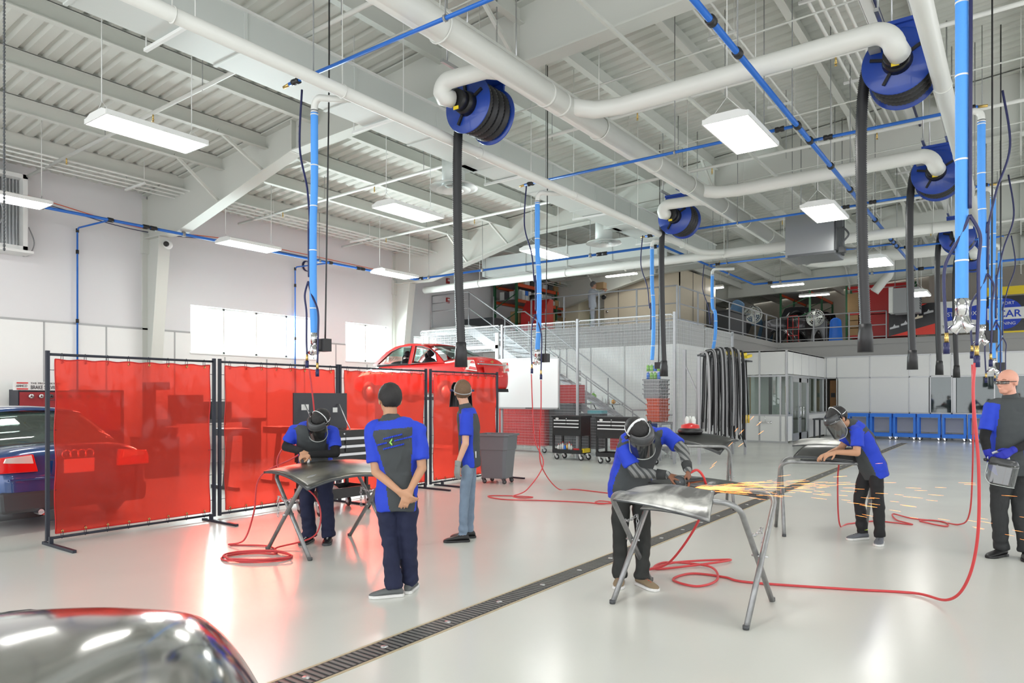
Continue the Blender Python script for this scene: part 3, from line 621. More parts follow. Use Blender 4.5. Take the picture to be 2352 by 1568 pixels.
# --- office wall in the plane y=31
OY = 31.0
mb = MB(); mb.bb(KX, 8, OY, OY+.06, .05, 1.0).bb(KX, 8, OY, OY+.06, 2.42, 3.26).bb(-6.05, -2.85, OY, OY+.06, 1, 2.42); mb.build('wall_office', 'panel', kind='structure')
mb = MB()
for z in (.03, .99, 2.39, 3.24): mb.bb(KX, 8, OY-.014, OY+.07, z-.025, z+.025)
for x in (-6.5, -6.1, -4.88, -3.5, -2.8, -2.1, -.78, .5): mb.bb(x-.02, x+.02, OY-.014, OY+.07, 0, 3.24)
mb.bb(-2.07, -1.97, OY-.02, OY+.07, 1, 2.4); mb.build('trim_6', 'alu', kind='structure')
mb = MB(); mb.bb(-2.78, -2.12, OY+.02, OY+.03, 1.02, 2.37).bb(-1.95, -.8, OY+.02, OY+.03, 1.02, 2.37).bb(-.76, 3, OY+.02, OY+.03, 1.02, 2.37); mb.build('window_5', 'dglass', kind='structure')
MB().bb(-6.46, -6.14, OY+.5, OY+.56, 0, 2.3).build('door_3', 'wood', kind='structure')
MB().bb(-6.42, -6.26, OY+.47, OY+.5, 1.6, 1.78).build('door_sign', 'dark', None, 'small dark sign on the wooden door', 'sign')
mb = MB(); mb.bb(-6, 8, 34.5, 34.6, 0, 3.7); mb.build('wall_office_back', mat('teal_dark', (.10, .14, .14), .6), kind='structure')
for i, (x, w, h) in enumerate(((-2.6, .3, 1.5), (-1.5, .7, 1.3), (-.9, .4, 1.45))):
    MB().sph((x, 32.6, h), (w/2, .2, .28), 8).bb(x-w/2.4, x+w/2.4, 32.4, 32.8, 0, h).build('office_chair', 'black', None, 'dark chair seen dimly through the office window, %s' % ('left pane', 'wide pane', 'by the window post')[i], 'chair', 'chairs behind the office glass', weld=0)
# blue carts under the office windows
def wheel(mb, c, r, w, ax=(0, 1, 0), n=20, m=0, mr=1):
    c = V(c); a = V(ax).normalized()
    mb.lathe([(r*.55, -w/2), (r*.9, -w/2), (r, -w*.3), (r, w*.3), (r*.9, w/2), (r*.55, w/2)], c, a, n, m)
    mb.lathe([(0, -w*.35), (r*.5, -w*.4), (r*.62, -w*.2)], c, a, n, mr); mb.lathe([(0, w*.35), (r*.5, w*.4), (r*.62, w*.2)], c, a, n, mr)
def caster(parent, x, y, r=.06, h=.14, z0=0, fork='chrome', rz=0.):
    mb = MB(); wheel(mb, (x+r*.5, y, z0+r), r, .035, (math.sin(rz), math.cos(rz), 0)); o = mb.build('wheel', ['rubber', 'steel'], parent)
    mb = MB()
    for s in (-1, 1): mb.prism([V((x-.03, y+s*.026, z0+h)), V((x+.03, y+s*.026, z0+h)), V((x+r*.5+.02, y+s*.026, z0+r-.02)), V((x+r*.5-.02, y+s*.026, z0+r-.02))], (0, -.003, 0), (0, .003, 0))
    mb.bb(x-.04, x+.04, y-.035, y+.035, z0+h-.006, z0+h+.004); mb.build('caster_fork', fork, parent)
def blue_cart():
    t = thing('blue_cart', 'x', 'cart')
    for z, nm in ((.88, 'top_tray'), (.14, 'bottom_tray')):
        mb = MB(); mb.bb(-.36, .36, -.26, .26, z, z+.02)
        for s in (-1, 1): mb.bb(-.37, .37, s*.26-.012, s*.26+.012, z-.03, z+.1).bb(s*.36-.012, s*.36+.012, -.26, .26, z-.03, z+.1)
        mb.build(nm, 'bluec', t, bevel=.006)
    for sx in (-1, 1):
        for sy in (-1, 1): MB().bb(sx*.33-.035, sx*.33+.035, sy*.24-.02, sy*.24+.02, .16, .88).build('leg', 'bluec', t); caster(t, sx*.3, sy*.2, .045, .11)
    MB().bb(-.3, .3, .235, .245, .3, .82).build('rear_panel', mat('pale_grey_board', (.45, .47, .5), .5), t) if True else None
    return t
p0 = blue_cart()
for i, x in enumerate((-5.12, -4.33, -3.54, -2.75, -1.96, -1.17, -.38)):
    o = p0 if i == 0 else copytree(p0); o.location = (x, 30.1, 0)
    o['label'] = 'empty blue utility cart under the office windows, '+['leftmost', 'second of the row from the left', 'third of the row from the left', 'fourth of the row from the left', 'fifth of the row', 'sixth of the row, behind the red hose', 'last of the row, behind the bald man'][i]; o['group'] = 'blue carts under the office windows'
# low dark bench by the booth door and floor mat
t = thing('low_table', 'low grey table beside the booth doors', 'table', (-6.0, 28.6, 0))
MB().bb(-6.4, -5.5, 28.2, 29.2, .74, .79).build('tabletop', 'dark', t)
for x in (-6.35, -5.55):
    for y in (28.25, 29.15): MB().bb(x-.03, x+.03, y-.03, y+.03, 0, .74).build('leg', 'dark', t)
MB().bb(-6.4, -5.0, 25.6, 27.3, 0, .015).build('door_mat', mat('navy_mat', (.02, .03, .07), .9), None, 'dark blue mat in front of the booth doors', 'mat')
# dispenser, eyewash, sink on the booth front
t = thing('paper_dispenser', 'smoky grey paper dispenser at the left edge of the booth', 'dispenser', (-8.3, 25.2, 1.3))
MB().sph((-8.28, 25.15, 1.55), (.16, .13, .28), 10).build('housing', mat('smoke_plastic', (.08, .08, .085), .2), t); MB().sph((-8.28, 25.04, 1.42), (.09, .05, .1), 8).build('window_slot', 'white', t)
t = thing('eyewash_tap', 'small chrome eyewash tap on the booth front panel', 'tap', (-7.35, 25.2, .6))
MB().tube([(-7.5, 25.2, .7), (-7.1, 25.2, .7)], .02, 8).bar((-7.3, 25.26, .7), (-7.3, 25.2, .95), .008).sph((-7.5, 25.2, .72), .045, 8).sph((-7.1, 25.2, .72), .045, 8).build('spray_bar', 'chrome', t)
t = thing('steel_sink', 'stainless wall sink between the hose rack and the booth', 'sink', (-7.6, 22.5, .6))
mb = MB(); mb.prism([V((-7.9, 22.1, .92)), V((-7.05, 22.1, .92)), V((-7.05, 22.1, .86)), V((-7.5, 22.1, .68)), V((-7.9, 22.1, .62))], (0, 0, 0), (0, .6, 0)); mb.build('basin', 'steel', t)
MB().bb(-8.5, -7.9, 22.2, 22.6, .6, .9).build('bracket', 'steel', t)
# --- wire cage
M['mesh'] = mat('galvanised_wire', (.62, .64, .66), .35, .5)
CY = 16.0
def wire(p0, p1, z0, z1, lb, posts=(1, 1), hz=.075, dv=.04):
    """one mesh panel from p0 to p1 on the floor plan"""
    p0, p1 = V((*p0, 0)), V((*p1, 0)); d = p1-p0; L_ = d.length; d.normalize(); nrm = V((-d.y, d.x, 0))
    t = thing('mesh_panel', lb, 'wire mesh fence', ((p0+p1)/2)[:2]+(z0,) if False else ((p0.x+p1.x)/2, (p0.y+p1.y)/2, z0), 'wire cage panels')
    mb = MB(); n = int(L_/dv)
    for i in range(1, n): q = p0+d*(L_*i/n); mb.beam(q+V((0, 0, z0+.03)), q+V((0, 0, z1)), .004, .004)
    mb.build('vertical_wires', 'mesh', t, kind='stuff')
    mb = MB(); n = int((z1-z0)/hz)
    for i in range(n+1): z = z0+.03+(z1-z0-.05)*i/n; mb.beam(p0+nrm*.005+V((0, 0, z)), p1+nrm*.005+V((0, 0, z)), .004, .004)
    mb.build('horizontal_wires', 'mesh', t, kind='stuff')
    mb = MB(); mb.tube([p0+d*.03+V((0, 0, z1-.06)), p0+d*.08+V((0, 0, z1)), p1-d*.08+V((0, 0, z1)), p1-d*.03+V((0, 0, z1-.06))], .016, 8); mb.build('top_rail', 'mesh', t)
    for k, p in enumerate((p0, p1)):
        if posts[k]: MB().bb(p.x-.03, p.x+.03, p.y-.03, p.y+.03, 0, z1+.05).build('post', 'rail', t)
    return t
wire((-12.0, CY), (-9.5, CY), .1, 3.62, 'wire mesh panel carrying the whiteboard, left of the middle post')
wire((-9.5, CY), (-6.78, CY), .1, 3.62, 'wide wire mesh panel behind the black carts, right of the middle post', posts=(0, 1))
wire((-6.78, CY), (-6.78, 18.0), .1, 3.5, 'wire mesh side panel behind the hanging black hoses', posts=(0, 0), hz=.1, dv=.06)
wire((-6.78, 18.0), (-6.78, 20.2), .1, 3.45, 'wire mesh side panel behind the yellow capped poles', posts=(0, 1), hz=.1, dv=.06)
wire((-15.2, CY), (-12.06, CY), 2.9, 3.66, 'short upper wire mesh panel above the raised red car', posts=(0, 0))
t = thing('cage_gate', 'white framed gate leaf behind the raised red car', 'gate', (-13.4, CY, 0))
mb = MB(); mb.bb(-12.2, -12.1, CY-.06, CY+.0, .05, 3.45).bb(-14.9, -14.8, CY-.06, CY, .05, 3.45).bb(-14.9, -12.1, CY-.06, CY, 3.0, 3.1).bb(-14.9, -12.1, CY-.06, CY, .05, .15); mb.build('gate_frame', 'white', t)
# whiteboard
t = thing('whiteboard', 'large blank whiteboard hung on the wire cage', 'whiteboard', (-11.05, CY-.06, 1.3))
MB().bb(-12.08, -10.05, CY-.07, CY-.05, 1.31, 2.66).build('writing_surface', mat('board_white', (.85, .87, .88), .15), t)
mb = MB(); mb.bb(-12.1, -10.03, CY-.085, CY-.045, 1.28, 1.32).bb(-12.1, -10.03, CY-.085, CY-.045, 2.65, 2.69).bb(-12.12, -12.08, CY-.085, CY-.045, 1.28, 2.69).bb(-10.06, -10.02, CY-.085, CY-.045, 1.28, 2.69); mb.build('frame', 'alu', t)
MB().bb(-11.9, -10.2, CY-.13, CY-.07, 1.275, 1.29).build('pen_tray', 'alu', t)
MB().bb(-11.1, -10.9, CY-.12, CY-.08, 1.29, 1.31).build('marker_pen', 'black', None, 'black marker lying in the whiteboard tray', 'marker')
# red cabinets in the cage
def cabinet(x0, x1, y0, y1, z0, z1, mt, lb, grp=None, legs=True):
    t = thing('tool_cabinet', lb, 'cabinet', ((x0+x1)/2, (y0+y1)/2, 0), grp)
    MB().bb(x0, x1, y0, y1, z0, z1).build('body', mt, t, bevel=.01)
    n = 5
    for k in range(n): z = z0+(z1-z0)*k/n; MB().bb(x0+.02, x1-.02, y0-.015, y0, z+.01, z+(z1-z0)/n-.01).build('drawer', mt, t)
    if legs:
        for x in (x0+.1, x1-.1): caster(t, x, y0+.08, .075, z0)
        caster(t, x0+.1, y1-.1, .075, z0)
    return t
cabinet(-12.7, -11.0, 16.7, 17.3, .2, 1.32, 'redp', 'wide red rolling tool cabinet behind the whiteboard')
cabinet(-10.95, -10.15, 16.85, 17.3, .2, 1.42, 'dark', 'dark rolling tool cabinet behind the mesh, right of the wide red one')
cabinet(-10.0, -9.2, 16.6, 17.1, .2, 1.15, 'dark', 'dark cabinet behind the mesh under the parts shelf')
t = cabinet(-10.66, -10.02, 16.9, 17.3, 1.43, 1.95, 'redp', 'red box standing on the dark cabinet behind the mesh', legs=False)
cabinet(-8.9, -8.1, 16.7, 17.25, .2, .95, 'redp', 'low red cabinet behind the second black cart')
# shelf with bottles
t = thing('wall_shelf', 'shelf with bottles behind the mesh, right of the cage post', 'shelf', (-11.0, 19.6, 1.3))
MB().bb(-11.75, -10.1, 19.4, 19.8, 1.36, 1.39).build('board', 'dark', t)
for x in (-11.6, -10.95, -10.3): MB().beam((x, 19.8, 1.0), (x, 19.45, 1.36), .03, .02).build('bracket', 'dark', t)
def bottle(x, y, z, r, h, mt, lb, grp, cap='white', nm='bottle', ct='bottle'):
    t = thing(nm, lb, ct, (x, y, z), grp)
    MB().lathe([(0, 0), (r, 0), (r, h*.7), (r*.35, h*.82), (r*.35, h*.9)], (x, y, z), n=14).build('body', mt, t); MB().lathe([(r*.4, h*.88), (r*.4, h), (0, h)], (x, y, z), n=12).build('cap', cap, t)
M['lime'] = mat('lime', (.25, .6, .08), .4); M['clear'] = mat('pale_plastic', (.6, .63, .6), .2); M['orangeb'] = mat('orange_ball', (.8, .35, .03), .5)
bottle(-11.05, 19.6, 1.39, .1, .4, 'lime', 'bright green jug on the parts shelf behind the mesh', 'bottles on the cage shelf')
for i in range(4): bottle(-10.85+i*.11, 19.6, 1.39, .05, .16+.08*(i % 2), 'white', 'small white tub on the shelf right of the green jug', 'white tubs on the cage shelf')
for i in range(3): bottle(-11.65+i*.14, 19.6, 1.39, .055, .22, 'brass' if i == 0 else 'clear', 'small bottle on the shelf left of the green jug', 'bottles left of the green jug')
MB().sph((-10.33, 19.6, 1.46), .07, 10).build('orange_ball', 'orangeb', None, 'orange ball at the right end of the parts shelf', 'ball')
t = thing('paint_mixer', 'clear jars on a tall stand behind the mesh', 'stand', (-11.4, 19.2, 0))
MB().bar((-11.4, 19.2, 0), (-11.4, 19.2, 2.4), .02).build('pole', 'rail', t)
for z in (1.9, 2.1, 2.3): MB().lathe([(0, 0), (.07, 0), (.08, .12), (.05, .15)], (-11.33, 19.15, z), n=12).build('jar', 'clear', t)
MB().bb(-9.6, -9.15, 16.7, 17.0, 1.15, 1.24).build('teal_tray', mat('teal', (.1, .4, .45), .5), None, 'teal tray of tools on the cabinet behind the mesh', 'tray')
# stacked bins on a blue cart at the cage corner
def bin_(x0, x1, y0, y1, z0, z1, mt, lb, grp=None):
    mb = MB(); c = ((x0+x1)/2, (y0+y1)/2); k = .88
    q = lambda f, z: [V((c[0]+(x-c[0])*f, c[1]+(y-c[1])*f, z)) for x, y in ((x0, y0), (x1, y0), (x1, y1), (x0, y1))]
    mb.grid([q(k*.0, z0), q(k, z0), q(1, z1), q(1.06, z1), q(1.06, z1-.03)], False, cv=True); return mb.build('storage_bin', mt, None, lb, 'bin', grp, thick=.008)
t = thing('tool_cart', 'blue and black rolling cart behind the stooping grinder, at the cage corner', 'cart', (-7.2, 15.2, 0))
MB().bb(-7.8, -7.0, 15.0, 15.5, .75, .98).build('tray', mat('navy_paint', (.01, .03, .12), .4), t); MB().bb(-7.8, -7.0, 15.0, 15.5, .2, .3).build('bottom_tray', mat('navy_blue_paint', (.01, .06, .25), .4), t)
for x in (-7.75, -7.05):
    for y in (15.05, 15.45): MB().bb(x-.02, x+.02, y-.02, y+.02, .2, .8).build('leg', 'dark', t); caster(t, x, y, .07, .2)
for j in range(4): bin_(-7.75, -7.4, 16.5, 17.1, .98+j*.14, 1.15+j*.14, 'orange', 'orange plastic bin in the stack behind the cage corner', 'stacked orange bins')
for j in range(4): bin_(-7.85, -7.4, 16.5, 17.1, 1.56+j*.12, 1.7+j*.12, 'grey', 'grey plastic bin stacked above the orange ones', 'stacked grey bins')
for i in range(8): bottle(-7.8+.1*(i % 4), 16.7, 2.07+.2*(i//4), .045, .2, 'lime' if i % 3 else 'bluec', 'green or blue bottle on top of the stacked bins', 'bottles on the stacked bins')
t = thing('supply_shelf', 'low shelf unit under the stacked bins behind the cage corner', 'shelf', (-7.6, 16.8, 0))
MB().bb(-7.95, -7.3, 16.4, 17.2, .9, .96).build('board', 'rail', t)
for x in (-7.9, -7.35):
    for y in (16.45, 17.15): MB().bb(x-.02, x+.02, y-.02, y+.02, 0, .9).build('leg', 'rail', t)
# black tool carts in front of the cage
M['bandalu'] = mat('bright_aluminium_pull', (.72, .73, .74), .35)
def tool_cart():
    t = thing('tool_cart', 'x', 'tool cart')
    MB().bb(-.42, .42, -.25, .25, .62, 1.10).bb(-.44, .44, -.27, .27, 1.08, 1.13).build('drawer_box', 'black', t, bevel=.006)
    for k, (z, h) in enumerate(((.97, .06), (.885, .06), (.80, .06))):
        for a, b in (((-.37, -.01), (.01, .37)) if k < 2 else ((-.37, .37),)): 
            d = MB().bb(a, b, -.262, -.25, z-.02, z+.055).build('drawer', 'black', t); MB().bb(a, b, -.275, -.262, z+.03, z+.055).build('drawer_pull', 'bandalu', d)
    MB().bb(-.42, .42, -.25, .25, .17, .2).bb(-.42, .42, -.255, -.245, .17, .27).bb(-.42, .42, .245, .255, .17, .27).bb(-.425, -.415, -.25, .25, .17, .27).bb(.415, .425, -.25, .25, .17, .27).build('bottom_tray', 'black', t)
    for sx in (-1, 1):
        for sy in (-1, 1): MB().bb(sx*.40-.025, sx*.40+.025, sy*.23-.02, sy*.23+.02, .17, .65).build('leg', 'black', t); caster(t, sx*.36, sy*.19, .07, .17)
    MB().lathe([(.0, 0), (.014, 0), (.014, -.008)], (0, -.262, 1.06), (0, -1, 0), 12).build('lock', 'chrome', t)
    MB().lathe([(0, 0), (.05, 0)], (-.28, -.2525, 1.055), (0, -1, 0), 10).xf(lambda v: (v.x, v.y, 1.055+(v.z-1.055)*.55)).build('badge', 'white', t)
    return t
p0 = tool_cart()
for i, (x, y, rz, lb) in enumerate(((-9.35, 15.45, 0, 'black tool cart with bottles on its lower shelf, left of the pair by the cage'), (-7.88, 15.1, 0, 'black tool cart half hidden by the stooping grinder'))):
    o = p0 if i == 0 else copytree(p0); o.location = (x, y, 0); o.rotation_euler.z = rz; o['label'] = lb; o['group'] = 'black tool carts by the cage'
for i in range(7): bottle(-9.68+i*.065, 15.35, .2, .03, .2+.03*(i % 3), ('white', 'clear', 'white', 'bluec', 'brass', 'white', 'clear')[i], 'small bottle on the lower shelf of the left black cart', 'bottles on the black cart shelf', cap='redp')
MB().bb(-9.2, -9.0, 15.28, 15.4, .2, .3).build('red_case', 'redp', None, 'small red case on the lower shelf of the left black cart', 'case')
MB().bb(-8.98, -8.99+.1, 15.28, 15.6, .2, .3).build('yellow_case', 'yellow', None, 'yellow case at the right end of the left black cart shelf', 'case')
# --- hose rack at the cage corner
t = thing('hose_rack', 'grey steel rack holding many black hoses beside the cage corner', 'rack', (-6.5, 17.8, 0))
for y in (16.15, 19.6): MB().bb(-6.62, -6.55, y-.035, y+.035, 0, 2.75).build('upright', 'rail', t); MB().bb(-6.25, -6.19, y-.03, y+.03, 0, 2.6).build('front_leg', 'rail', t); MB().beam((-6.58, y, 2.4), (-6.22, y, 1.6), .03, .03).build('brace', 'rail', t)
MB().bb(-6.25, -6.05, 16.1, 19.7, 2.58, 2.62).build('top_bar', 'dark', t); MB().beam((-6.2, 19.6, .2), (-6.2, 17.9, 1.7), .02, .02).build('diagonal', 'dark', t); MB().bb(-6.22, -6.2, 18.3, 19.6, .85, 1.25).build('side_panel', mat('blue_grey', (.38, .42, .48), .5), t)
M['ghose'] = mat('grey_hose', (.38, .38, .39), .4)
for i in range(30):
    y = 16.15+i*.084; r0 = .020 if i % 3 else .026; top = 2.72+.12*math.sin((i-5)/30*math.pi)+.03*rnd.random(); b1 = .45+.5*rnd.random(); b2 = .5+.6*rnd.random(); x0 = -6.02+.1*rnd.random(); w = .12*rnd.random()
    pts = spl([(x0-.30, y+.03, b2), (x0-.26, y, 1.6), (x0-.24, y+.02, top-.15), (x0-.12, y, top), (x0, y, top-.12), (x0+.03, y+w*.6, 1.7), (x0+.02, y+w, b1+.1), (x0, y+.1+w*.6, b1), (x0-.03, y+.16, b1+.12), (x0, y+.1, 1.4), (x0-.02, y+.06, top-.3)], 6)
    MB().tube(pts, r0, 7).build('black_hose', 'rubber' if i % 3 else 'ghose', None, 'long hose hanging in the dense bundle on the hose rack', 'hose', 'hoses hanging on the rack')
for i, y in enumerate((17.5, 17.9, 18.35, 18.85, 19.3)):
    MB().box((-6.05, y, 2.72+.02*(i % 2)), (.1, .42, .07), R=Matrix.Rotation(.15, 3, 'X')).build('yellow_pad', 'yellow', None, 'yellow foam pad lying on top of the hose rack', 'pad', 'yellow pads on the hose rack')
for i, y in enumerate((18.5, 18.75, 19.0, 19.25)):
    t = thing('capped_pole', 'black pole with a yellow tip hanging beside the hose bundle', 'pole', (-6.05, y, .9), 'yellow tipped poles')
    MB().bar((-6.05, y-.12, 2.6), (-6.02, y, 1.1), .018).build('shaft', 'black', t); MB().bar((-6.02, y, 1.12), (-6.02, y, .9), .03).build('tip', mat('yellow_tip', (.75, .5, .05), .5) if i == 0 else bpy.data.materials['yellow_tip'], t)
# --- stairs
def stairs():
    t = thing('staircase', 'grey steel staircase climbing to the left up to the mezzanine', 'staircase', (-11.4, 18, 0))
    s = 3.93/6.1
    for y in (17.42, 18.72): MB().prism([V((-14.4, y, 3.95)), V((-14.4, y, 3.65)), V((-8.15, y, 0)), V((-8.0, y, .12))], (0, -.02, 0), (0, .02, 0)).build('stringer', 'rail', t)
    for k in range(21): x = -14.3+k*.29; z = 3.93-(k+1)*3.93/22; MB().bb(x, x+.3, 17.44, 18.7, z-.03, z).build('tread', 'rail', t)
    for y in (17.42, 18.72):
        mb = MB(); mb.tube([(-16.0, y, 5.0), (-14.4, y, 5.0), (-8.6, y, 1.25), (-8.2, y, 1.25)] if y < 18 else [(-13.4, y, 4.4), (-13.1, y, 4.4), (-8.4, y, 1.1), (-8.0, y, 1.1)], .022, 8)
        mb.build('handrail', 'rail', t)
        MB().tube([(-14.4, y, 4.48), (-8.6, y, .73)], .016, 8).build('mid_rail', 'rail', t)
        for k in range(5): x = -14.4+k*1.45; z = 5.0-k*1.45*.6466; MB().bar((x, y, max(0, z-1.1)), (x, y, z), .02, n=8).build('baluster', 'rail', t)
    for k in range(4): MB().bar((-16.0+.5*k if k < 3 else -14.4, 17.42, 3.93), (-16.0+.5*k if k < 3 else -14.4, 17.42, 5.0), .02, n=8).build('landing_post', 'rail', t) if k in (0, 3) else None
    MB().tube([(-16.0, 17.42, 4.48), (-14.4, 17.42, 4.48)], .016, 8).build('landing_mid_rail', 'rail', t); MB().tube([(-16.0, 17.42, 4.74), (-14.4, 17.42, 4.74)], .012, 8).build('landing_rail', 'rail', t)
stairs()
def railing(pts, lb, step=1.5):
    t = thing('railing', lb, 'railing', (*pts[0], 3.93), 'mezzanine railings')
    for z, r in ((5.02, .024), (4.48, .02), (4.02, .02)): MB().tube([(x, y, z) for x, y in pts], r, 8).build('rail', 'rail', t)
    for (x0, y0), (x1, y1) in zip(pts, pts[1:]):
        L_ = math.hypot(x1-x0, y1-y0); n = max(1, round(L_/step))
        for i in range(n+1): f = i/n; MB().bb(x0+(x1-x0)*f-.022, x0+(x1-x0)*f+.022, y0+(y1-y0)*f-.022, y0+(y1-y0)*f+.022, 3.93, 5.02).build('baluster', 'rail', t)
railing([(-13.9, 20.25), (MX-.05, 20.25)], 'grey railing in front of the man on the mezzanine')
railing([(MX-.05, 20.45), (MX-.05, 31.05)], 'grey railing running away from the tan booth corner')
railing([(MX+.1, 31.05), (-4.3, 31.05)], 'grey railing in front of the green storage rack')
# --- mezzanine contents
def rack(x0, x1, y0, y1, z1, shelves, lb, beam='orange', long='y', deck=True):
    t = thing('storage_rack', lb, 'rack', ((x0+x1)/2, (y0+y1)/2, 3.93), 'mezzanine pallet racks'); n = max(1, round(((y1-y0) if long == 'y' else (x1-x0))/2.7))
    for i in range(n+1):
        for j in (0, 1):
            x, y = ((x1 if j else x0), y0+(y1-y0)*i/n) if long == 'y' else (x0+(x1-x0)*i/n, (y1 if j else y0))
            MB().bb(x-.04, x+.04, y-.04, y+.04, 3.93, z1).build('upright', 'green', t)
        a, b = ((x0, y0+(y1-y0)*i/n), (x1, y0+(y1-y0)*i/n)) if long == 'y' else ((x0+(x1-x0)*i/n, y0), (x0+(x1-x0)*i/n, y1))
        for z in (4.2, 4.9, 5.6): MB().beam((*a, z), (*b, z+.5), .025, .025).build('brace', 'green', t)
    for z in shelves:
        for j in (0, 1):
            if long == 'y': MB().bb((x1 if j else x0)-.025, (x1 if j else x0)+.025, y0, y1, z-.06, z+.06).build('beam', beam, t)
            else: MB().bb(x0, x1, (y1 if j else y0)-.025, (y1 if j else y0)+.025, z-.06, z+.06).build('beam', beam, t)
        if deck: MB().bb(x0, x1, y0, y1, z+.03, z+.05).build('shelf_deck', 'grey', t)
def carton(x, y, z, w, d, h, mt, lb, grp): return MB().bb(x-w/2, x+w/2, y-d/2, y+d/2, z, z+h).build('carton', mt, None, lb, 'box', grp)
rack(-15.9, -14.9, 20.75, 26.1, 6.2, (4.25, 5.15, 5.72), 'green and orange pallet rack full of boxes at the head of the stairs')
for i in range(26):
    y = 20.95+(i % 13)*.2; z = 5.2 if i < 13 else 5.38
    if i >= 13 and rnd.random() < .3: continue
    carton(-14.98, y, z, .25, .17, .17, ('white', 'white', 'clear', 'bluec')[rnd.randrange(4)], 'small white or blue box on the middle shelf of the boxed rack', 'small boxes on the middle rack shelf')
for i in range(9): carton(-14.98, 23.4+i*.28, 5.2, .3, .24, .16+.14*rnd.random(), ('card', 'white')[i % 2], 'box on the far end of the middle rack shelf', 'boxes at the far end of the rack')
for i in range(11): carton(-14.98, 20.95+i*.4, 5.78, .3, .3, .14+.1*rnd.random(), ('card', 'white', 'dark')[i % 3], 'box on the top shelf of the rack at the stairs', 'boxes on the top rack shelf')
for i in range(8): carton(-15.0, 21.0+i*.5, 4.31, .4, .42, .3+.3*rnd.random(), ('card', 'card', 'white')[i % 3], 'brown carton on the lower shelf of the rack at the stairs', 'cartons on the low rack shelf')
for i in range(4): carton(-15.6+i*.22, 20.9, 5.2, .2, .2, .3, ('clear', 'dark', 'clear', 'grey')[i], 'bundle at the rack end nearest the stairs', 'bundles at the rack end')
t = thing('parts_washer', 'red angular parts washer at the head of the stairs', 'parts washer', (-14.2, 19.6, 3.93))
mb = MB(); mb.bb(-14.6, -13.6, 20.6, 21.2, 3.93, 4.6).prism([V((-14.6, 20.6, 4.6)), V((-14.6, 21.2, 4.6)), V((-14.6, 21.2, 5.1)), V((-14.6, 20.95, 5.1))], (0, 0, 0), (1.0, 0, 0)); mb.build('tub', 'redp', t); MB().lathe([(0, 0), (.15, 0), (.16, .2), (0, .2)], (-14.35, 21.05, 5.1), n=16).build('lid_knob', 'black', t)
MB().bb(-16.0, -14.7, 19.0, 20.1, 3.93, 4.35).build('dark_crate', 'dark', None, 'low dark crate on the stair landing', 'crate')
# tan booth
t = thing('cream_cabinet', 'tall cream cabinet left of the man in overalls', 'cabinet', (-14.6, 24.5, 3.93))
MB().bb(-15.0, -14.2, 24, 24.9, 3.93, 6.0).build('body', 'cream', t)
t = thing('tan_booth', 'large tan panelled booth on the mezzanine behind the railing', 'booth', (-11.4, 26, 3.93))
mb = MB(); mb.bb(-13.05, -9.95, 24, 24.06, 3.93, 6.28).bb(-10.0, -9.95, 24, 27.6, 3.93, 6.28).bb(-13.05, -9.95, 24, 27.6, 6.22, 6.28); mb.build('panels', 'tan', t)
mb = MB(); mb.bb(-12.45, -12.43, 23.99, 24, 3.93, 6.28).bb(-9.95, -9.94, 25.2, 25.22, 3.93, 6.28).bb(-9.95, -9.94, 26.4, 26.42, 3.93, 6.28); mb.each('seam', 'dark', t)
MB().lathe([(0, 0), (.05, 0), (.05, .05), (0, .05)], (-13.0+.1, 23.98, 4.9), (0, -1, 0), 10).build('knob', 'chrome', t)
MB().bb(-14.2, -13.05, 25.4, 25.5, 3.93, 5.9).build('back_panel', 'cream', t)
MB().bb(-14.2, -13.05, 24.9, 25.38, 5.2, 6.2).build('white_board_piece', 'white', None, 'white speckled panel above the man in overalls', 'panel')
MB().bb(-9.5, -9.0, 26.5, 28.5, 3.93, 4.9).bb(-9.55, -8.95, 26.4, 28.6, 4.9, 4.95).build('work_bench', 'dark', None, 'dark bench on the mezzanine right of the tan booth', 'bench')
MB().bb(-9.4, -9.3, 25.1, 25.3, 3.93, 5.1).build('dark_cylinder_post', 'dark', None, 'dark upright canister beside the tan booth', 'canister')
# car body parts and racks on the right-hand mezzanine
rack(-8.86, -7.6, 33, 37.6, 6.35, (5.1, 6.28), 'green and orange rack loaded with black car panels')
rack(-6.1, -3.6, 33, 34.0, 6.5, (4.2, 5.2, 6.3), 'red and green rack with red cabinets, behind the black hose', beam='redp', long='x')
for i, (a, b) in enumerate(((4.26, 5.1), (5.26, 6.2))):
    t = thing('red_locker', ['lower', 'upper'][i]+' red steel locker on the rack behind the long black hose', 'locker', (-5, 33.2, a), 'red lockers on the rack')
    MB().bb(-5.5, -4.4, 33.0, 33.6, a, b).build('body', 'redp', t); MB().bb(-4.42, -4.38, 32.98, 33.0, a+.3, a+.4).build('handle', 'chrome', t)
for i in range(3): carton(-5.85, 33.2, 4.26+i*.33, .4, .4, .3, 'card', 'brown carton left of the red lockers', 'cartons beside the red lockers')
carton(-5.85, 33.2, 5.26, .42, .5, .8, 'card', 'tall brown carton high on the red rack', None)
def carpanel(c, w, h, d, rz, tilt, mt, nm, lb, grp, hole=0):
    rows = []; R = Matrix.Rotation(rz, 3, 'Z') @ Matrix.Rotation(tilt, 3, 'X')
    for i in range(9):
        row = []
        for j in range(13):
            u = j/12*2-1; v = i/8*2-1; zz = h/2*v+(.12*h*(1-u*u) if v > 0 else -hole*h*.5*max(0, 1-(u*1.6)**2)*(-1)*(1-v if v < 0 else 0)*.6)
            row.append(V(c)+R @ V((w/2*u*(1-.12*v), d*(1-u*u)*(1-.5*v*v), zz)))
        rows.append(row)
    return MB().grid(rows).build(nm, mt, None, lb, 'car panel', grp, thick=.02, subsurf=1)
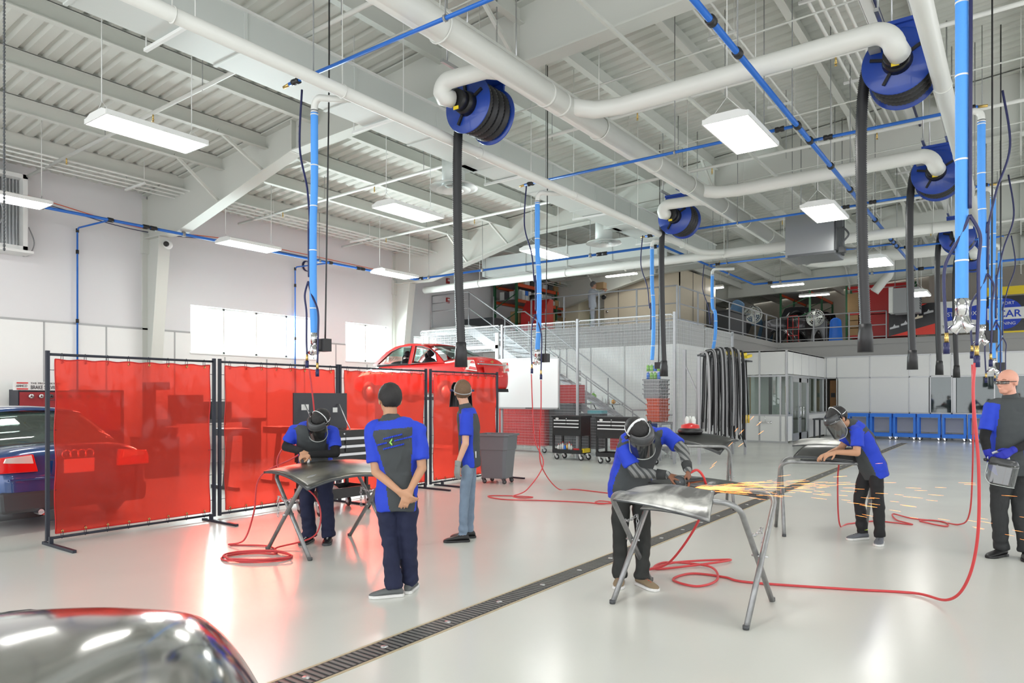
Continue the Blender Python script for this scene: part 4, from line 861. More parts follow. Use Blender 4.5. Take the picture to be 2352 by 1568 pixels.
M['blackp'] = mat('black_car_paint', (.015, .015, .018), .25, coat=.5); M['bluecar'] = mat('pale_blue_car_paint', (.10, .20, .33), .3, coat=.4)
for i, (x, y, z, w, h, rz) in enumerate(((-8.75, 29.2, 5.0, .9, 1.1, 1.2), (-8.75, 33.4, 4.5, .9, 1.1, 1.0), (-9.1, 31.6, 5.0, 1.4, .7, .3))):
    carpanel((x-.9, y, z), w, h, .15, rz, .25 if i < 2 else .9, 'bluecar', 'door_skin', ['pale blue car panel leaning left of the first round fan', 'pale blue car panel against the green rack', 'pale blue car panel lying behind the first round fan'][i], 'pale blue car panels')
for i in range(5): carpanel((-8.2+.1*i, 33.3+i*.75, 5.42), 1.3, .45, .2, .5, .3, 'blackp', 'fender', 'black fender stored on the upper shelf of the green rack', 'black fenders on the green rack', hole=1)
for i in range(7): carpanel((-8.6+.5*(i % 3), 31.9+i*.62, 4.5), 1.5, 1.0, .25, .3+.1*i, -.1, 'blackp', 'bumper', 'black bumper stacked under the green rack behind the railing', 'black bumpers under the green rack', hole=1)
carpanel((-7.1, 32.6, 4.45), .8, .95, .2, .9, .1, mat('grey_car_paint', (.3, .31, .32), .3, coat=.3), 'fender', 'grey fender standing right of the black bumpers', None, hole=1)
carpanel((-9.3, 28.6, 4.4), 1.3, .5, .2, 1.2, .7, 'blackp', 'bumper', 'black car part on the floor below the first round fan', None, hole=1)
carpanel((-6.4, 32.3, 4.38), .5, 1.0, .12, .2, .1, 'bluec', 'plastic_panel', 'upright blue plastic panel standing left of the red rack', None)  # unidentified blue object, drawn as a curved plastic panel
for i, (x, y, z) in enumerate(((-9.0, 29.3, 5.02), (-7.25, 32.4, 5.05))):
    t = thing('pedestal_fan', ['round white drum fan behind the corner railing, left one', 'round white drum fan in front of the green rack, right one'][i], 'fan', (x, y, 3.93), 'drum fans on the mezzanine')
    mb = MB(); 
    for k in range(1, 6): mb.tube([V((x+.37*k/5*math.cos(a), y-.05+.02*k, z+.37*k/5*math.sin(a))) for a in [q*math.pi/12 for q in range(24)]], .008, 5, closed=True)
    for k in range(16): a = k*math.pi/8; mb.bar((x, y-.05, z), (x+.37*math.cos(a), y+.05, z+.37*math.sin(a)), .006, n=5)
    mb.build('guard', 'clear', t); MB().lathe([(.37, 0), (.38, .12), (.3, .14)], (x, y, z), (0, 1, 0), 24).build('drum', 'clear', t)
    mb = MB()
    for k in range(4): a = k*math.pi/2; mb.prism([V((x, y+.02, z)), V((x+.3*math.cos(a), y+.0, z+.3*math.sin(a))), V((x+.3*math.cos(a+.5), y+.04, z+.3*math.sin(a+.5)))], (0, 0, 0), (0, .006, 0))
    mb.build('blades', 'clear', t); MB().tube([(x-.4, y+.1, 3.95), (x-.41, y+.1, z), (x, y+.1, z+.4), (x+.41, y+.1, z), (x+.4, y+.1, 3.95)], .018, 8).build('stand', 'black', t)
t = thing('hand_truck', 'red two-wheeled hand truck parked behind the railing', 'hand truck', (-8.0, 31.4, 3.93))
MB().tube([(-8.15, 31.4, 3.98), (-8.15, 31.45, 5.0), (-8.1, 31.46, 5.1), (-7.75, 31.46, 5.1), (-7.7, 31.45, 5.0), (-7.7, 31.4, 3.98)], .02, 8).build('frame', 'redp', t)
for z in (4.25, 4.6): MB().bar((-8.15, 31.43, z), (-7.7, 31.43, z), .015).build('cross_bar', 'redp', t)
MB().bar((-7.93, 31.42, 3.98), (-7.93, 31.42, 5.1), .012).build('centre_bar', 'redp', t)
# transformer box with duct above
t = thing('electrical_box', 'grey louvred transformer box hanging beside the second black hose', 'transformer', (-3.4, 29.6, 4.7))
MB().bb(-3.85, -3.0, 29.4, 30.1, 4.72, 5.65).build('housing', 'grey', t, bevel=.01); MB().bb(-4.0, -3.85, 29.42, 30.0, 4.75, 5.7).build('side_cover', 'white', t)
mb = MB()
for k in range(8): mb.bb(-3.0, -2.98, 29.5, 30.0, 4.85+k*.09, 4.9+k*.09)
mb.build('louvers', 'dark', t); MB().tube([(-3.4, 29.8, 5.9), (-3.4, 29.8, 5.65)], .04, 8).build('conduit', 'white', t)
mb = MB(); rods(mb, ((-3.8, 29.5), (-3.05, 29.5)), 5.65, r=.012); mb.each('hanger', 'rod', t)
MB().tube(spl([(-3.9, 28.9, 7.2), (-3.9, 28.9, 6.2), (-4.1, 28.9, 5.9), (-4.4, 28.9, 5.5)], 6), .16, 16).build('round_elbow_duct', 'pipew', None, 'pale elbow duct above the transformer box', 'duct')
# banners
BY = 30.93
t = thing('banner', 'black and red banner on the mezzanine edge below the transformer', 'banner', (-3.35, BY, 3.98))
MB().bb(-4.2, -2.56, BY, BY+.015, 3.98, 5.2).build('cloth', 'blackp', t)
MB().prism([V((-4.15, 0, 4.0)), V((-2.58, 0, 4.0)), V((-2.58, 0, 4.42))], (0, BY-.006, 0), (0, BY, 0)).build('red_stripe', mat('banner_red', (.75, .05, .03), .5), t)
MB().prism([V((-3.3, 0, 5.18)), V((-2.9, 0, 5.18)), V((-3.55, 0, 4.95)), V((-3.7, 0, 5.1))], (0, BY-.005, 0), (0, BY, 0)).build('red_corner', bpy.data.materials['banner_red'], t)
for x, z, mt_ in ((-4.0, 4.33, 'alu'), (-3.62, 4.45, 'alu'), (-3.2, 4.66, 'tan'), (-2.85, 4.84, 'alu')):
    MB().prism([V((x-.16, 0, z-.07)), V((x+.16, 0, z)), V((x+.16, 0, z+.07)), V((x+.03, 0, z+.06)), V((x, 0, z+.13)), V((x-.05, 0, z+.03)), V((x-.16, 0, z))], (0, BY-.008, 0), (0, BY, 0)).build('emblem', mt_, t)
t = thing('banner', 'white banner with a blue bow-tie logo on the mezzanine edge', 'banner', (-1.8, BY, 3.98))
MB().bb(-2.52, -1.08, BY, BY+.015, 4.0, 5.2).build('cloth', 'white', t)
MB().prism([V((-2.25, 0, 4.45)), V((-1.8, 0, 4.53)), V((-1.3, 0, 4.45)), V((-1.3, 0, 5.0)), V((-1.8, 0, 4.9)), V((-2.25, 0, 4.97))], (0, BY-.006, 0), (0, BY, 0)).build('logo', mat('logo_blue', (.01, .05, .5), .5), t)
text('STANDOX', .22, (-1.78, BY-.012, 4.63), (1, 0, 0), (0, 0, 1), 'white', 'lettering', t, align='CENTER', sx=.88); text('The art of refinishing.', .14, (-1.8, BY-.01, 4.2), (1, 0, 0), (0, 0, 1), 'black', 'lettering', t, align='CENTER')
t = thing('banner', 'dark banner with a round blue training logo at the right edge', 'banner', (-.3, BY, 3.98))
MB().bb(-1.04, 1.2, BY, BY+.015, 4.0, 5.25).build('cloth', 'blackp', t)
MB().lathe([(0, 0), (.56, 0)], (-.5, BY-.004, 4.62), (0, -1, 0), 32).build('logo_disc', bpy.data.materials['logo_blue'], t); MB().bb(-1.0, .12, BY-.008, BY-.004, 4.42, 4.84).build('logo_bar', 'white', t)
text('I-CAR', .36, (-.45, BY-.012, 4.5), (1, 0, 0), (0, 0, 1), bpy.data.materials['logo_blue'], 'lettering', t, align='CENTER', bold=.006)
text('SUPPORT', .15, (-.5, BY-.01, 4.95), (1, 0, 0), (0, 0, 1), 'white', 'lettering', t, align='CENTER'); text('TRAINING', .15, (-.5, BY-.01, 4.22), (1, 0, 0), (0, 0, 1), 'white', 'lettering', t, align='CENTER')
for z0, z1, x0 in ((3.93, 3.99, -1.2), (5.3, 5.6, -1.0)): MB().bb(x0, 1.4, BY, BY+.02, z0, z1).build('yellow_strip', 'yellow', None, 'yellow strip %s the round training logo banner' % ('below' if z1 < 4.5 else 'above'), 'strip')
mb = MB()
for x in range(14): mb.bb(-3.2+x*.17, -3.05+x*.17, 34.9, 34.93, 3.93, 7.6)
mb.build('wall_corrugated', mat('pale_cladding', (.55, .52, .46), .5), kind='structure')
# --- floor drain
t = thing('floor_drain', 'long black slotted drain grate running diagonally across the floor', 'floor drain', (-3.3, 14, 0))
MB().bb(-3.41, -3.39, 0.2, 27.8, 0.0, .004).bb(-3.2, -3.18, .2, 27.8, 0.0, .004).build('edge_frame', mat('tan_edge', (.45, .38, .25), .5), t)
MB().bb(-3.39, -3.2, .2, 27.8, 0.0, .002).build('channel', 'black', t)
mb = MB(); y = .2
while y < 27.8: mb.bb(-3.38, -3.21, y, y+.022, 0.002, .006); y += .045
mb.build('grate_bars', mat('cast_iron', (.17, .17, .16), .5, .3), t, kind='stuff')
mb = MB(); y = .7
while y < 27.8: mb.lathe([(0, .008), (.022, .008), (.026, .002)], (-3.295, y, 0), n=10); y += .61
mb.each('bolt', 'steel', t)
# ================================================================ SCREENS, CARS, TOOLS, HOSES
M['frameb'] = mat('dark_frame_paint', (.012, .016, .03), .45)
def screen(y0, y1, x, lb, feet, seed):
    t = thing('welding_screen', lb, 'welding screen', (x, (y0+y1)/2, 0), 'red welding screens'); R_ = random.Random(seed)
    for y in (y0, y1): MB().bb(x-.018, x+.018, y-.018, y+.018, .03, 2.11).build('upright', 'frameb', t)
    for z, nm in ((2.07, 'top_rail'), (.055, 'bottom_rail')): MB().bar((x, y0, z), (x, y1, z), .015, n=8).build(nm, 'frameb', t)
    for y in feet: f = MB().bb(x-.02, x+.75, y-.018, y+.018, .0, .03).bb(x+.15, x+.19, y-.018, y+.018, .03, .10).build('foot', 'frameb', t)
    a, b = y0+.07, y1-.07; rows = []
    for i in range(31):
        z = .10+(2.02-.10)*i/30; row = []
        for j in range(49):
            u = j/48; ed = min(1, 6*min(u, 1-u)+.1); tz = math.sin(u*math.pi*7)**2*.012
            w = .018*noise.noise(V((u*2.2+seed, z*1.3, 0)))+.006*noise.noise(V((u*9+seed, z*5, 3)))+.008*math.sin(u*math.pi*14)*(i/30)**6
            row.append(V((x+.012+w*1.3, a+(b-a)*u+.008*math.sin(z*9)*(1-ed), z-(tz if i > 27 else 0))))
        rows.append(row)
    MB().grid(rows).build('curtain', 'curtain', t)
    hem = MB()
    for q in (rows[0], rows[-1], [r[0] for r in rows], [r[-1] for r in rows]):
        hem.tube([p+V((.002, 0, 0)) for p in q], .007, 5)
    hem.build('hem', mat('red_hem', (.5, .01, .01), .3, alpha=1) if seed == 1 else bpy.data.materials['red_hem'], t)
    for k in range(8):
        u = (k+.3)/7.6; y = a+(b-a)*u
        if y > b: continue
        for z, zz in ((2.07, 1.99), (.055, .12)):
            MB().tube([V((x+.005, y+.003*math.sin(q), (z+zz)/2+(abs(z-zz)/2+.018)*math.cos(q))) + V((.018*math.sin(q), 0, 0)) for q in [i*math.pi/6 for i in range(12)]], .0035, 5, closed=True).build('ring', 'frameb', t)
            MB().lathe([(.006, 0), (.014, .004), (.014, 0)], (x+.018, y, zz), (1, 0, 0), 10).build('grommet', 'brass', t)
    for k in range(6):
        z = .25+k*.33
        for y, e in ((y0, a), (y1, b)): MB().bar((x, y, z), (x+.01, e+.015*(1 if e == a else -1), z), .0035, n=5).build('tie', 'frameb', t)
    return t
screen(3.19, 5.14, -8.6, 'leftmost red welding screen, with the dark blue sedan showing through it', (3.16, 5.0), 1)
screen(5.22, 7.2, -8.6, 'second red welding screen, behind the bending student and the open tool chest', (7.1,), 2)
screen(7.25, 9.2, -8.6, 'third red welding screen, below the front windows of the raised red car', (9.0,), 3)
screen(9.32, 11.3, -8.6, 'rightmost red welding screen, behind the person in jeans', (9.45, 11.2), 4)
# ---- cars
M['audi'] = mat('dark_blue_car_paint', (.010, .055, .20), .22, .2, coat=1); M['aveo'] = mat('red_car_paint', (.62, .012, .01), .25, coat=1)
M['lens_r'] = mat('red_lens', (.7, .01, .01), .12, coat=.5); M['lens_c'] = mat('clear_lens', (.75, .72, .66), .1, .3, coat=.5); M['valance'] = mat('dark_grey_bumper', (.045, .05, .055), .5)
M['cglass'] = film('car_glass', (.62, .74, .70), (.2, .25, .24), .02, .12, .10); M['cabin'] = mat('black_cabin', (.012, .012, .016), .7)
def car(nm, lb, xr, yc, z0, st, paint, sideo, wins, rt, wb, wr, glassmat, sideglass=True, grp=None):
    """st: stations (u, halfwidth, zbottom, zshoulder, ztop); u from the rear bumper forward; car faces -X"""
    t = thing(nm, lb, 'car', (xr-2.2, yc, z0))
    W = lambda u, v, z: V((xr-u, yc+v, z0+z))
    rows = []
    for (u, w, zb, zs, zt) in st:
        m_ = (zb+zs)/2; half = [(0, zb), (w*.8, zb), (w*.96, zb+.07), (w, m_-.02), (w*1.0, m_+.12), (w*.985, zs-.06), (w*.93, zs), (w*.72, zs+(zt-zs)*.75), (w*.35, zt-.005), (0, zt)]
        rows.append([W(u, -v, z) for v, z in half]+[W(u, v, z) for v, z in half[-2:0:-1]])
    mb = MB(); mb.grid(rows, cv=True); n = len(rows[0]); mb.f += [list(range(n))[::-1], [len(rows)*n-n+i for i in range(n)]]; mb.s += [True]*2; mb.m += [0]*2
    mb.build('body_shell', paint, t, subsurf=2)
    zb_, zr_ = sideo[0][1], max(p[1] for p in sideo)
    for s in (-1, 1):
        mp = lambda u, v, w, s=s: W(u, s*(wb+(wr-wb)*(v-zb_)/(zr_-zb_))+w, v)
        flat([sideo]+wins, .05, mp).build('pillars', paint, t)
        for lp in wins:
            if sideglass: flat([lp], .006, mp).build('side_window', glassmat, t)
            m2 = MB(); m2.tube([mp(p[0], p[1], -s*-.028) for p in lp], .012, 6, closed=True); m2.build('window_seal', 'black', t)
    # roof skin, windscreen, rear window from profile rt: list of (u,z) along the centre, with marks
    ru, rroof, rf = rt     # rear glass pts, roof pts, windscreen pts
    def skin(ps, name, mt, crown=.05, inset=0, **k):
        rr_ = []
        for (u, z) in ps:
            hw = wb+(wr-wb)*(min(z, zr_)-zb_)/(zr_-zb_)-inset; rr_.append([W(u, hw*(j/8), z+crown*(1-(j/8)**2)-(.0 if name == 'roof' else .01)) for j in range(-8, 9)])
        return MB().grid(rr_).build(name, mt, t, thick=.01, **k)
    skin(rroof, 'roof', paint); skin(ru, 'rear_window', glassmat, .03, .03); skin(rf, 'windscreen', glassmat, .03, .03)
    # cabin: floor slab, seats, wheel
    u0, u1 = sideo[0][0]+.1, sideo[-1][0]-.1; mb = MB(); mb.box(W((u0+u1)/2, 0, zb_-.015), (abs(u1-u0), 2*wb-.1, .05)); mb.build('cabin_trim', 'cabin', t)
    for u, hw in ((u0+.75, .5), (u0+1.55, .26)):
        for s in (-1, 1):
            c = W(u, s*.38, zb_+.02); mb = MB(); mb.sph(c, (.1, .23, .16), 8); mb.sph(c+V((.02, 0, .26)), (.07, .12, .09), 8); mb.bar(c+V((0, -.05, .1)), c+V((.02, -.05, .22)), .008).bar(c+V((0, .05, .1)), c+V((.02, .05, .22)), .008); mb.build('seat', 'cabin', t)
    c = W(u1-.75, -.36, zb_+.10); ax = V((-1, 0, -.45)).normalized(); xx, yy, _ = frame(ax)
    mb = MB(); mb.tube([c+xx*(.18*math.cos(a))+yy*(.18*math.sin(a)) for a in [k*math.pi/10 for k in range(20)]], .014, 6, closed=True); mb.bar(c-xx*.17, c+xx*.17, .015).bar(c, c+ax*.2, .03); mb.build('steering_wheel', 'cabin', t)
    mb = MB(); mb.sph(W(u1-.45, 0, zb_+.02), (.25, wb-.12, .12), 10); mb.build('dashboard', 'cabin', t)
    return t, W
AST = [(.0, .70, .38, .62, .64), (.03, .80, .30, .72, .74), (.10, .86, .24, .86, .98), (.22, .875, .22, .93, 1.02), (.55, .88, .22, .95, 1.03), (1.1, .885, .2, .94, 1.0), (2.2, .885, .2, .93, .98), (3.2, .885, .2, .92, .98), (3.55, .88, .2, .88, .95), (4.1, .86, .22, .78, .88), (4.4, .78, .26, .66, .76), (4.52, .62, .34, .56, .6)]
def ov(cx, cz, rx, rz, n=8): return [(cx+rx*math.cos(i*2*math.pi/n), cz+rz*math.sin(i*2*math.pi/n)) for i in range(n)]
aud, W = car('blue_sedan', 'dark blue sedan seen from the rear at the left edge behind the red screen', -9.42, 3.84, 0, AST, 'audi',
    [(.75, .97), (1.2, 1.22), (1.55, 1.36), (1.95, 1.42), (2.4, 1.42), (2.75, 1.36), (3.05, 1.22), (3.5, .97)],
    [[(1.1, 1.0), (1.45, 1.24), (1.8, 1.35), (2.12, 1.37), (2.12, 1.0)], [(2.2, 1.0), (2.2, 1.37), (2.5, 1.36), (2.85, 1.24), (3.2, 1.0)]],
    ([(.68, 1.0), (1.0, 1.17), (1.3, 1.33), (1.5, 1.39)], [(1.45, 1.375), (1.8, 1.42), (2.2, 1.43), (2.6, 1.41), (2.78, 1.37)], [(2.75, 1.37), (3.1, 1.2), (3.5, .98)]), .80, .60, 'cglass')
for s in (-1, 1):
    sh = [(.50, .93), (.83, .90), (.86, .82), (.86, .72), (.45, .72)]
    MB().prism([W(-.03+.12*max(0, abs(v)-.6), s*v, z) for v, z in sh], (.0, 0, 0), (-.12, 0, 0)).build('tail_lamp', 'lens_r', aud, bevel=.012)
    MB().prism([W(-.037+.12*max(0, abs(v)-.6), s*v, z) for v, z in ((.52, .92), (.78, .895), (.80, .84), (.50, .82))], (0, 0, 0), (-.02, 0, 0)).build('reversing_lamp', 'lens_c', aud, bevel=.008)
MB().prism([W(-.012, v, z) for v, z in ((-.82, .25), (.82, .25), (.84, .5), (-.84, .5))], (0, 0, 0), (-.1, 0, 0)).build('lower_bumper', 'valance', aud, bevel=.04)
MB().bar(W(-.05, -.42, .24), W(.5, -.42, .26), .042, n=20, caps=False).bar(W(-.02, -.42, .24), W(.5, -.42, .26), .034, n=16).build('tailpipe', 'chrome', aud)
MB().bar(W(.35, -.8, .2), W(.35, -.3, .2), .07, n=14).build('silencer', 'dark', aud)
for k in range(4): MB().tube([W(.02, -.13+k*.087+.05*math.cos(a), .90+.05*math.sin(a)) for a in [q*math.pi/10 for q in range(20)]], .007, 6, closed=True).build('ring_emblem', 'chrome', aud)
MB().box(W(-.012, 0, .76), (.02, .34, .17)).build('number_plate', mat('plate', (.75, .75, .75), .5), aud)
MB().prism([W(-.002, v, z) for v, z in ((-.30, .665), (.30, .665), (.28, .86), (-.28, .86))], (0, 0, 0), (-.02, 0, 0)).build('plate_recess', 'audi', aud)
MB().box(W(-.03, 0, .64), (.03, 1.5, .025)).build('bumper_trim', 'audi', aud, bevel=.01)
for u in (.95, 3.6):
    for s in (-1, 1): mb = MB(); wheel(mb, W(u, s*.78, .32), .32, .2, (0, 1, 0), 28); mb.build('wheel', ['rubber', 'steel'], aud)
VST = [(.0, .68, .40, .66, .68), (.04, .78, .32, .76, .80), (.12, .83, .27, .95, 1.12), (.3, .84, .25, 1.0, 1.16), (.7, .845, .22, 1.0, 1.15), (1.2, .85, .2, .97, 1.03), (2.2, .85, .2, .96, 1.0), (3.0, .85, .2, .94, 1.0), (3.3, .84, .2, .9, .98), (3.8, .82, .22, .8, .9), (4.1, .74, .26, .68, .76), (4.25, .6, .34, .56, .6)]
ZL = 1.45
ave, W = car('red_sedan', 'bright red sedan raised on a lift behind the red screens', -10.42, 13.45, ZL, VST, 'aveo',
    [(.80, .98), (1.15, 1.25), (1.45, 1.40), (1.75, 1.47), (2.2, 1.50), (2.6, 1.45), (2.9, 1.32), (3.3, .98)],
    [[(1.05, 1.02), (1.15, 1.22), (1.35, 1.34), (1.65, 1.42), (1.88, 1.44), (1.88, .99)], [(2.02, .99), (2.02, 1.44), (2.4, 1.42), (2.7, 1.32), (3.12, .99)]],
    ([(.62, 1.08), (.95, 1.25), (1.25, 1.39), (1.42, 1.44)], [(1.38, 1.42), (1.75, 1.475), (2.2, 1.505), (2.5, 1.47), (2.64, 1.435)], [(2.6, 1.43), (2.9, 1.28), (3.3, 1.0)]), .78, .62, 'cglass', sideglass=False)
for s in (-1, 1):
    MB().prism([W(-.01+.22*max(0, v-.55), s*v, z) for v, z in ((.54, .76), (.82, .79), (.74, 1.03), (.64, 1.03))], (0, 0, 0), (-.14, 0, 0)).build('tail_lamp', 'lens_c', ave, bevel=.01)
    MB().prism([W(-.02+.22*max(0, v-.55), s*v, z) for v, z in ((.57, .79), (.80, .81), (.77, .88), (.60, .86))], (0, 0, 0), (-.02, 0, 0)).build('brake_lens', 'lens_r', ave, bevel=.006)
    MB().prism([W(-.02+.22*max(0, v-.55), s*v, z) for v, z in ((.63, .95), (.76, .95), (.72, 1.01), (.66, 1.01))], (0, 0, 0), (-.02, 0, 0)).build('brake_lens', 'lens_r', ave, bevel=.006)
MB().box(W(-.025, 0, .94), (.05, 1.1, .035)).build('chrome_strip', 'chrome', ave, bevel=.008)
MB().prism([W(-.03, v, z) for v, z in ((-.06, 1.0), (-.02, 1.0), (-.02, .98), (.02, .98), (.02, 1.0), (.06, 1.0), (.06, 1.02), (.02, 1.02), (.02, 1.04), (-.02, 1.04), (-.02, 1.02), (-.06, 1.02))], (0, 0, 0), (.01, 0, 0)).build('badge', 'brass', ave)
text('AVEO LS', .05, W(-.02, -.48, .985), (0, 1, 0), (0, 0, 1), 'chrome', 'lettering', ave)
MB().prism([W(-.005, v, z) for v, z in ((-.26, .68), (.26, .68), (.30, .90), (-.30, .90))], (0, 0, 0), (.012, 0, 0)).build('plate_recess', 'aveo', ave)
MB().prism([W(.0, v, z) for v, z in ((-.72, .28), (.72, .28), (.7, .36), (-.7, .36))], (0, 0, 0), (-.3, 0, 0)).build('lower_bumper', 'black', ave)
MB().tube(spl([W(2.55, -.15, 1.40), W(2.6, -.15, 1.36)], 3), .012, 6).bb(W(2.6, 0, 0).x-.02, W(2.6, 0, 0).x+.02, 13.2, 13.4, ZL+1.30, ZL+1.36).build('mirror', 'black', ave)
for u in (.75, 3.4):
    for s in (-1, 1): mb = MB(); wheel(mb, W(u, s*.76, .29), .29, .18, (0, 1, 0), 28); mb.build('wheel', ['rubber', 'steel'], ave)
t = thing('car_lift', 'dark two-post car lift under the raised red sedan', 'car lift', (-12.6, 13.45, 0))
for y in (12.0, 14.9): MB().bb(-12.8, -12.4, y-.12, y+.12, 0, 1.9).build('post', 'dark', t)
for y, s in ((12.1, 1), (14.8, -1)):
    for dx in (-1.0, 1.0): MB().beam((-12.6, y, ZL+.12), (-12.6+dx, y+s*.7, ZL+.12), .1, .08).build('arm', 'dark', t)
# ---- brake cabinet against the left wall
t = thing('brake_cabinet', 'navy and red brake lathe cabinet with a white brake service sign', 'cabinet', (-15.7, 6.2, 0))
MB().bb(-15.95, -15.5, 5.25, 7.2, 0, 1.75).build('body', 'frameb', t); MB().bb(-15.5, -15.47, 5.27, 7.12, .9, 1.70).build('tool_board', mat('tool_board_red', (.28, .02, .025), .5), t)
MB().bb(-15.52, -15.46, 5.17, 6.12, 1.735, 1.90).build('sign_board', 'white', t)
for z in (1.875, 1.76): MB().bb(-15.455, -15.45, 5.21, 5.40, z-.012, z+.012).build('sign_bar', 'redp', t)
text('AMMCO', .062, (-15.45, 5.20, 1.797), (0, 1, 0), (0, 0, 1), 'black', 'lettering', t, sx=.80); text('THE PROFESSIONAL', .047, (-15.45, 5.44, 1.856), (0, 1, 0), (0, 0, 1), 'black', 'lettering', t, sx=1.25)
text('BRAKE SERVICE', .108, (-15.45, 5.44, 1.757), (0, 1, 0), (0, 0, 1), 'frameb', 'lettering', t, sx=.66)
for i in range(9):
    q = thing('wheel_adapter', 'small metal adapter hanging in the row on the red tool board', 'adapter', (-15.43, 5.45+i*.17, 1.6), 'adapters on the red tool board')
    MB().lathe([(.015, 0), (.045-.003*i, 0), (.045-.003*i, .05), (.015, .05)], (-15.47, 5.45+i*.17, 1.62), (1, 0, 0), 12).build('ring', 'steel' if i < 2 else 'dark', q)
t = thing('tire_changer', 'dark tire changing machine seen dimly through the first red screen', 'tire changer', (-14.2, 7.2, 0))
MB().bb(-14.6, -13.8, 6.9, 7.5, 0, .8).build('base', 'dark', t); MB().bb(-14.5, -14.35, 7.1, 7.3, .8, 1.9).build('column', 'dark', t); MB().bb(-14.5, -13.8, 7.1, 7.3, 1.75, 1.9).build('arm', 'dark', t)
mb = MB(); wheel(mb, (-14.0, 7.2, .92), .33, .2, (0, 0, 1), 28); mb.build('tire', ['rubber', 'steel'], None, 'car wheel lying on the tire changer behind the red screen', 'wheel')
for i, (x, y, z) in enumerate(((-15.2, 8.4, 1.1), (-15.2, 9.1, 1.1))): MB().bb(x-.3, x+.3, y-.25, y+.25, z, z+.55-.15*i).build('equipment_box', 'dark', None, 'dark box on the bench behind the second screen, %s' % ('taller' if i == 0 else 'lower'), 'box')
t = thing('work_bench', 'dark bench along the left wall behind the screens', 'bench', (-15.2, 9, 0))
MB().bb(-15.7, -14.8, 7.9, 10.2, 1.02, 1.1).build('worktop', 'dark', t)
for y in (8.0, 10.1): MB().bb(-15.6, -14.9, y-.03, y+.03, 0, 1.02).build('leg', 'dark', t)
for i, y in enumerate((7.9, 8.9)): 
    t = thing('engine_stand', 'dark steel stand beside the sedan, through the %s screen' % ('first' if i == 0 else 'second'), 'stand', (-11.2, y-1, 0))
    MB().bb(-11.6, -10.8, y-1.03, y-.97, 0, .06).build('base', 'dark', t); MB().beam((-11.2, y-1, .05), (-11.2, y-.9, .95), .07, .07).build('post', 'dark', t); MB().box((-11.1, y-.95, 1.0), (.5, .4, .12)).build('tray', 'dark', t)
# ---- open black tool chest behind the bending student
t = thing('tool_chest', 'black rolling tool chest with raised lid behind the bending student', 'tool chest', (-7.85, 6.5, 0))
MB().bb(-8.1, -7.62, 6.03, 6.97, .70, 1.14).build('body', 'black', t, bevel=.006)
MB().bb(-8.14, -8.11, 6.03, 6.97, 1.14, 1.66).build('lid', mat('charcoal_lid', (.03, .032, .04), .4), t, bevel=.004)
for z, sp in ((1.0, 1), (.89, 1), (.78, 0)):
    for a, b in (((6.05, 6.49), (6.51, 6.95)) if sp else ((6.05, 6.95),)):
        d = MB().bb(-7.62, -7.605, a, b, z-.05, z+.045).build('drawer', 'black', t); MB().bb(-7.605, -7.585, a, b, z+.005, z+.04).build('drawer_pull', mat('pull_white', (.75, .77, .8), .3), d)
MB().lathe([(0, 0), (.016, 0), (.016, .01), (0, .01)], (-7.62, 6.5, 1.09), (1, 0, 0), 12).build('lock', 'chrome', t)
for y in (6.2, 6.8): MB().bar((-8.09, y, 1.5), (-7.8, y-.04, 1.14), .009).build('gas_strut', 'steel', t)
MB().bb(-8.1, -7.62, 6.03, 6.97, .2, .23).bb(-7.63, -7.61, 6.03, 6.97, .2, .34).bb(-8.1, -8.08, 6.03, 6.97, .2, .34).bb(-8.1, -7.62, 6.03, 6.05, .2, .34).bb(-8.1, -7.62, 6.95, 6.97, .2, .34).build('bottom_tray', 'black', t)
for x in (-8.07, -7.65):
    for y in (6.07, 6.93): MB().bb(x-.02, x+.02, y-.02, y+.02, .3, .72).build('leg', 'black', t); caster(t, x, y, .075, .2, rz=.3)
MB().sph((-7.85, 6.35, .29), (.16, .22, .09), 10).xf(lambda v: v+V((0, 0, .03*noise.noise(v*14)))).build('plastic_bag', mat('bag_film', (.5, .42, .40), .15, coat=.5), None, 'crumpled clear plastic bag on the tool chest tray', 'bag')
MB().bb(-8.108, -8.1, 6.15, 6.27, 1.42, 1.5).bb(-8.108, -8.1, 6.7, 6.78, 1.38, 1.45).build('paper_sticker', 'white', None, 'white paper stickers inside the raised tool chest lid', 'sticker')
# ---- grey rubbish bin
t = thing('trash_bin', 'tall grey plastic rubbish bin on casters beside the last red screen', 'trash bin', (-7.95, 10.45, 0), rz=.25)
c = V((-7.95, 10.45, 0)); mb = MB(); rows = []
for z, w, d in ((.1, .24, .22), (.12, .245, .225), (.62, .28, .27), (.63, .30, .285), (.88, .315, .30), (.885, .35, .33), (.92, .35, .33), (.92, .32, .30), (.3, .25, .23), (.28, 0, 0)):
    rows.append([c+V((sx*w, sy*d, z)) for sx, sy in ((-1, -.8), (-.8, -1), (.8, -1), (1, -.8), (1, .8), (.8, 1), (-.8, 1), (-1, .8))])
mb.grid(rows, False, cv=True); mb.build('bin_body', mat('bin_grey', (.13, .14, .155), .45), t, bevel=.006)
for sx in (-1, 1):
    for sy in (-1, 1): caster(t, c.x+sx*.2, c.y+sy*.18, .04, .1, fork='dark')
